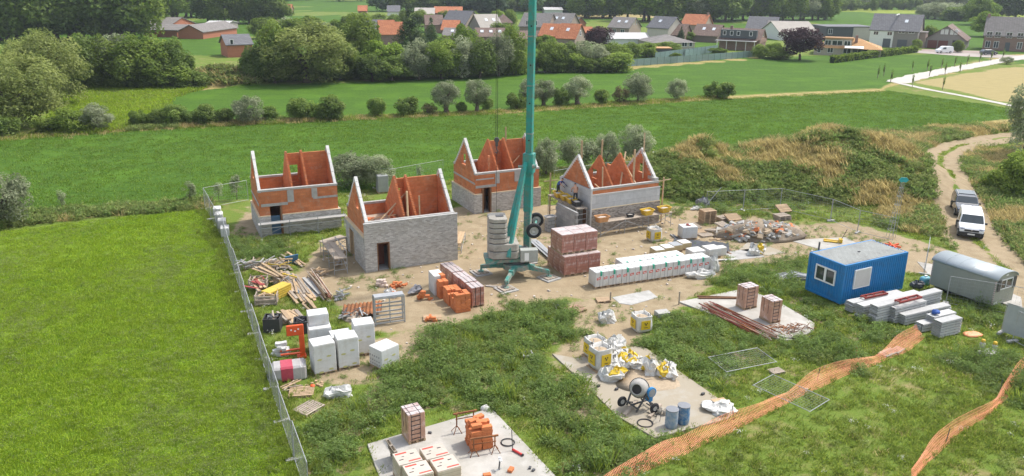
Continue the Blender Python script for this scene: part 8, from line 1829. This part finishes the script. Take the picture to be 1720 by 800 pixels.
b.add(V, [(i * (m_ + 1) + j, (i + 1) * (m_ + 1) + j, (i + 1) * (m_ + 1) + j + 1, i * (m_ + 1) + j + 1) for i in range(n) for j in range(m_)]); b.build('sheet', TARP, t, True)
for (x, y, s_, lab) in ((1155, 345, .6, 'grey stone boulder by the wire fence post'),): b = MB(); b.blob((0, 0, .4), (1.2, .9, 1.0), 5, .2, 14, 9, -.8); crumple(b, 4); tag(b.build('wrapped_bale', mat('bale_film', (.16, .17, .18), .5, .3, 4), loc=G(1180, 348)), 'dark wrapped bale beside the bent fence pole', 'bale')
# ================================================================== FENCES
def fence_mesh(L_=3.4, h=1.95):
    f = MB(); r = .02
    f.cyl((0, 0, .08), (0, 0, h), r, n=6); f.cyl((L_, 0, .08), (L_, 0, h), r, n=6); f.cyl((0, 0, h), (L_, 0, h), r, n=6); f.cyl((0, 0, .14), (L_, 0, .14), r, n=6)
    w_ = MB(); n = 22
    for k in range(1, n): x = L_ * k / n; w_.bar((x, 0, .14), (x, 0, h), .004)
    for k in range(1, 8): z = .14 + (h - .14) * k / 8; w_.bar((0, .006, z), (L_, .006, z), .004)
    return f.mesh('panel_frame', STEEL), w_.mesh('wire_mesh', STEEL), MB().bx(-.36, .36, -.11, .11, -.01, .14).mesh('foot_block', CONC, bevel=.02)
FF, FWm, FB = fence_mesh()
def fence_panel(label, P, yaw, sx=1.0, group=None, lean=0.0, foot=True, z=0.0):
    t = thing('mesh_fence', label, 'fence panel', Vector((P.x, P.y, z)), 0, group, rot=(lean, 0, yaw)); t.scale = (sx, 1, 1)
    link('panel_frame', FF, t); link('wire_mesh', FWm, t)
    if foot: link('foot_block', FB, t, (0, 0, 0), math.pi / 2)
    return t
def fence_run(label, pts, group):
    P = [G(*q) for q in pts]
    for i in range(len(P) - 1):
        d = P[i + 1] - P[i]; n = max(1, round(d.length / 3.45)); st = d.length / n; yw = math.atan2(d.y, d.x)
        for k in range(n): fence_panel(label, P[i] + d * (k / n), yw, (st - .05) / 3.4, group, lean=.02 * math.sin(k * 2.1))
fence_run('wire mesh fence panel between the left meadow and the site', [(345, 352), (378, 410), (404, 492), (455, 655), (520, 850)], 'fence panels along the left meadow')
fence_run('wire mesh fence panel behind the fence corner house', [(345, 352), (418, 338)], 'fence panels behind the left houses')
fence_run('wire mesh fence panel behind the crane houses', [(655, 318), (745, 300)], 'fence panels behind the rear house'); fence_run('wire mesh fence panel on the bank behind the workers house', [(930, 320), (1010, 306), (1105, 300)], 'fence panels behind the workers house')
fence_run('wire mesh fence panel below the grassy mounds', [(1185, 358), (1310, 352), (1395, 372), (1440, 392), (1500, 406)], 'fence panels below the mounds')
fence_panel('open wire fence panel standing across the site entrance', G(1552, 462), R(62), .9); fence_panel('wire fence panel standing before the grey wagon', G(1588, 512), R(-28), 1.5, None)
for (p0, p1, lab) in (((1700, 575), (1690, 555), 'wire fence panel beyond the sheeted panel'),): fence_panel(lab, G(*p0), R(-75), 1.0)
t = thing('sheeted_fence', 'fence panel covered with grey sheeting beside the grey wagon', 'fence panel', G(1681, 560), R(-52)); link('panel_frame', FF, t); b = MB(); V = []
for i in range(13):
    for j in range(5): V.append((.05 + 3.3 * i / 12, -.03 - .05 * math.sin(i * .9 + j), .15 + 1.78 * j / 4))
b.add(V, [(i * 5 + j, (i + 1) * 5 + j, (i + 1) * 5 + j + 1, i * 5 + j + 1) for i in range(12) for j in range(4)]); b.build('sheeting', mat('grey_green_sheeting', (.38, .41, .40), .7, .1, 3), t, True); link('foot_block', FB, t, (0, 0, 0), math.pi / 2)
for (x, y, rz, lab) in ((1222, 633, R(22), 'wire fence panel lying flat in the grass by the netting'), (1262, 655, R(-52), 'second wire fence panel lying crosswise in the grass')):
    t = thing('mesh_fence', lab, 'fence panel', G(x, y) + Vector((0, 0, .22)), 0, None, rot=(-1.52, 0, rz)); t.scale = (.95, 1, .9); link('panel_frame', FF, t); link('wire_mesh', FWm, t)
b = MB(); b.cyl((0, 0, 0), (1.5, .3, 1.9), .03, n=6); tag(b.build('fence_pole', STEEL, loc=G(1182, 350)), 'bent steel pole leaning beside the dark wrapped bale', 'pole')
fence_panel('bundle of standing fence panels behind the grey-fronted house', G(628, 318), R(24), .5)
for (p, h_) in (((934, 345), 4.2),): b = MB(); P = G(*p); b.bar((0, 0, 0), (0, 0, 3.9), .1); b.bar((-.6, 0, 3.2), (.7, 0, 3.25), .06); tag(b.build('timber_profile', WOOD, loc=hpos('H4', -.7, 5.4), rz=.3), 'timber profile post at the rear of the high scaffold', 'post')
b = MB(); b.bar((0, 0, 0), (0, 0, 3.9), .1); b.bar((-.5, 0, 3.6), (.7, 0, 3.7), .06); tag(b.build('timber_profile', WOOD, loc=hpos('H4', 7.15, .1), rz=.4), 'timber profile post at the right corner of the workers house', 'post')
# ================================================================== ORANGE NETTING
def netting(label, pts, width, seed):
    rr = random.Random(seed); P = [G(*q) for q in pts]; L_ = [0]
    for i in range(len(P) - 1): L_.append(L_[-1] + (P[i + 1] - P[i]).length)
    tot = L_[-1]; n = int(tot / .09)
    def at(s):
        i = max(k for k in range(len(L_)) if L_[k] <= s + 1e-9); i = min(i, len(P) - 2); f = (s - L_[i]) / (L_[i + 1] - L_[i]); d = (P[i + 1] - P[i]).normalized(); return P[i].lerp(P[i + 1], f), Vector((-d.y, d.x, 0))
    m_ = 8; grid = []
    for k in range(n + 1):
        s = tot * k / n; c, nv = at(s); row = []
        wv = width(s / tot) * (1 + .12 * math.sin(s * 1.7 + seed))
        for j in range(m_ + 1):
            f = j / m_; sg = abs(math.sin(s * .42 + seed)); off = (f - .4) * wv * (.55 + .45 * math.sin(s * .33) ** 2) + .15 * math.sin(s * .5)
            z = .02 + f * (.18 + .38 * sg) + .07 * math.sin(f * 9 + 1.5 * math.sin(s * .7)) * f + (.05 if j == m_ else 0)
            row.append(c + nv * off + Vector((0, 0, z)))
        grid.append(row)
    b = MB(); w1 = .012
    for j in range(m_ + 1):
        V = []
        for k in range(n + 1): q = grid[k][j]; _, nv = at(tot * k / n); V += [q - nv * w1 / 2 + Vector((0, 0, .004 * (k % 2))), q + nv * w1 / 2]
        b.add(V, [(2 * k, 2 * k + 2, 2 * k + 3, 2 * k + 1) for k in range(n)])
    for k in range(n + 1):
        V = []; d = (grid[min(k + 1, n)][0] - grid[max(k - 1, 0)][0]).normalized() * .013
        for j in range(m_ + 1): V += [grid[k][j] - d, grid[k][j] + d]
        b.add(V, [(2 * j, 2 * j + 1, 2 * j + 3, 2 * j + 2) for j in range(m_)])
    return tag(b.build('barrier_netting', NETO), label, 'netting')
netting('long orange barrier netting lying from the hollow units across the grass', [(1020, 825), (1075, 795), (1150, 757), (1230, 716), (1300, 682), (1370, 652), (1440, 622), (1500, 592), (1546, 566)], lambda f: .55 + .25 * math.sin(f * 5 + .6) ** 2, 1)
netting('second orange barrier netting twisted along the grass towards the corner', [(1530, 812), (1560, 777), (1588, 748), (1610, 728), (1650, 698), (1680, 668), (1725, 622), (1760, 600)], lambda f: .2 + .28 * math.sin(f * 7 + .3) ** 2, 2)
for (x, y, tx) in ((1546, 565, 0), (1372, 640, .1), (1232, 706, -.1), (1588, 745, .1), (1680, 660, 0)):
    b = MB(); b.cyl((0, 0, -.05), (tx, .05, .75), .02, n=6); tag(b.build('netting_stake', STEELD, loc=G(x, y)), 'thin stake holding up the orange netting', 'stake', 'stakes of the orange netting')
for (x, y, h_, lab) in ((1140, 512, .9, 'short wooden peg at the corner of the third slab'), (1025, 508, .7, 'dark post beside the small wooden pallet')): b = MB(); b.bar((0, 0, -.05), (0, 0, h_), .08); tag(b.build('wooden_peg', WOODG, loc=G(x, y)), lab, 'peg')
for (x, y, w_, lab) in ((690, 340 + 200, .5, ''),): pass
rr = random.Random(8)
b = MB()
for k in range(420):       # crumbs of mortar, stones and litter on the bare soil
    x, y = rr.uniform(-14, 26), rr.uniform(40, 66)
    if float(masks(np.array([x]), np.array([y]))[3][0]) < .6: continue
    s_ = rr.uniform(.03, .13); b.box((x, y, s_ * .3), (s_ * 1.6, s_, s_ * .8), rr.uniform(0, 3), rr.uniform(-.4, .4))
o = b.build('soil_litter', mat('litter', (.52, .46, .40), .9, .25, 2)); o['kind'] = 'stuff'
scatter_all()
# ================================================================== AIR
hz = MB(); hz.bx(-2600, 2600, -60, 3000, -1.5, 40); hzo = hz.build('haze', bpy.data.materials.new('haze_air')); hzo['kind'] = 'stuff'
hm = bpy.data.materials['haze_air']; hm.use_nodes = True; nt = hm.node_tree; nt.nodes.clear(); pv = nt.nodes.new('ShaderNodeVolumePrincipled'); pv.inputs['Color'].default_value = (.80, .88, 1.0, 1); pv.inputs['Density'].default_value = .00018; pv.inputs['Anisotropy'].default_value = .2
ho = nt.nodes.new('ShaderNodeOutputMaterial'); nt.links.new(pv.outputs[0], ho.inputs['Volume'])
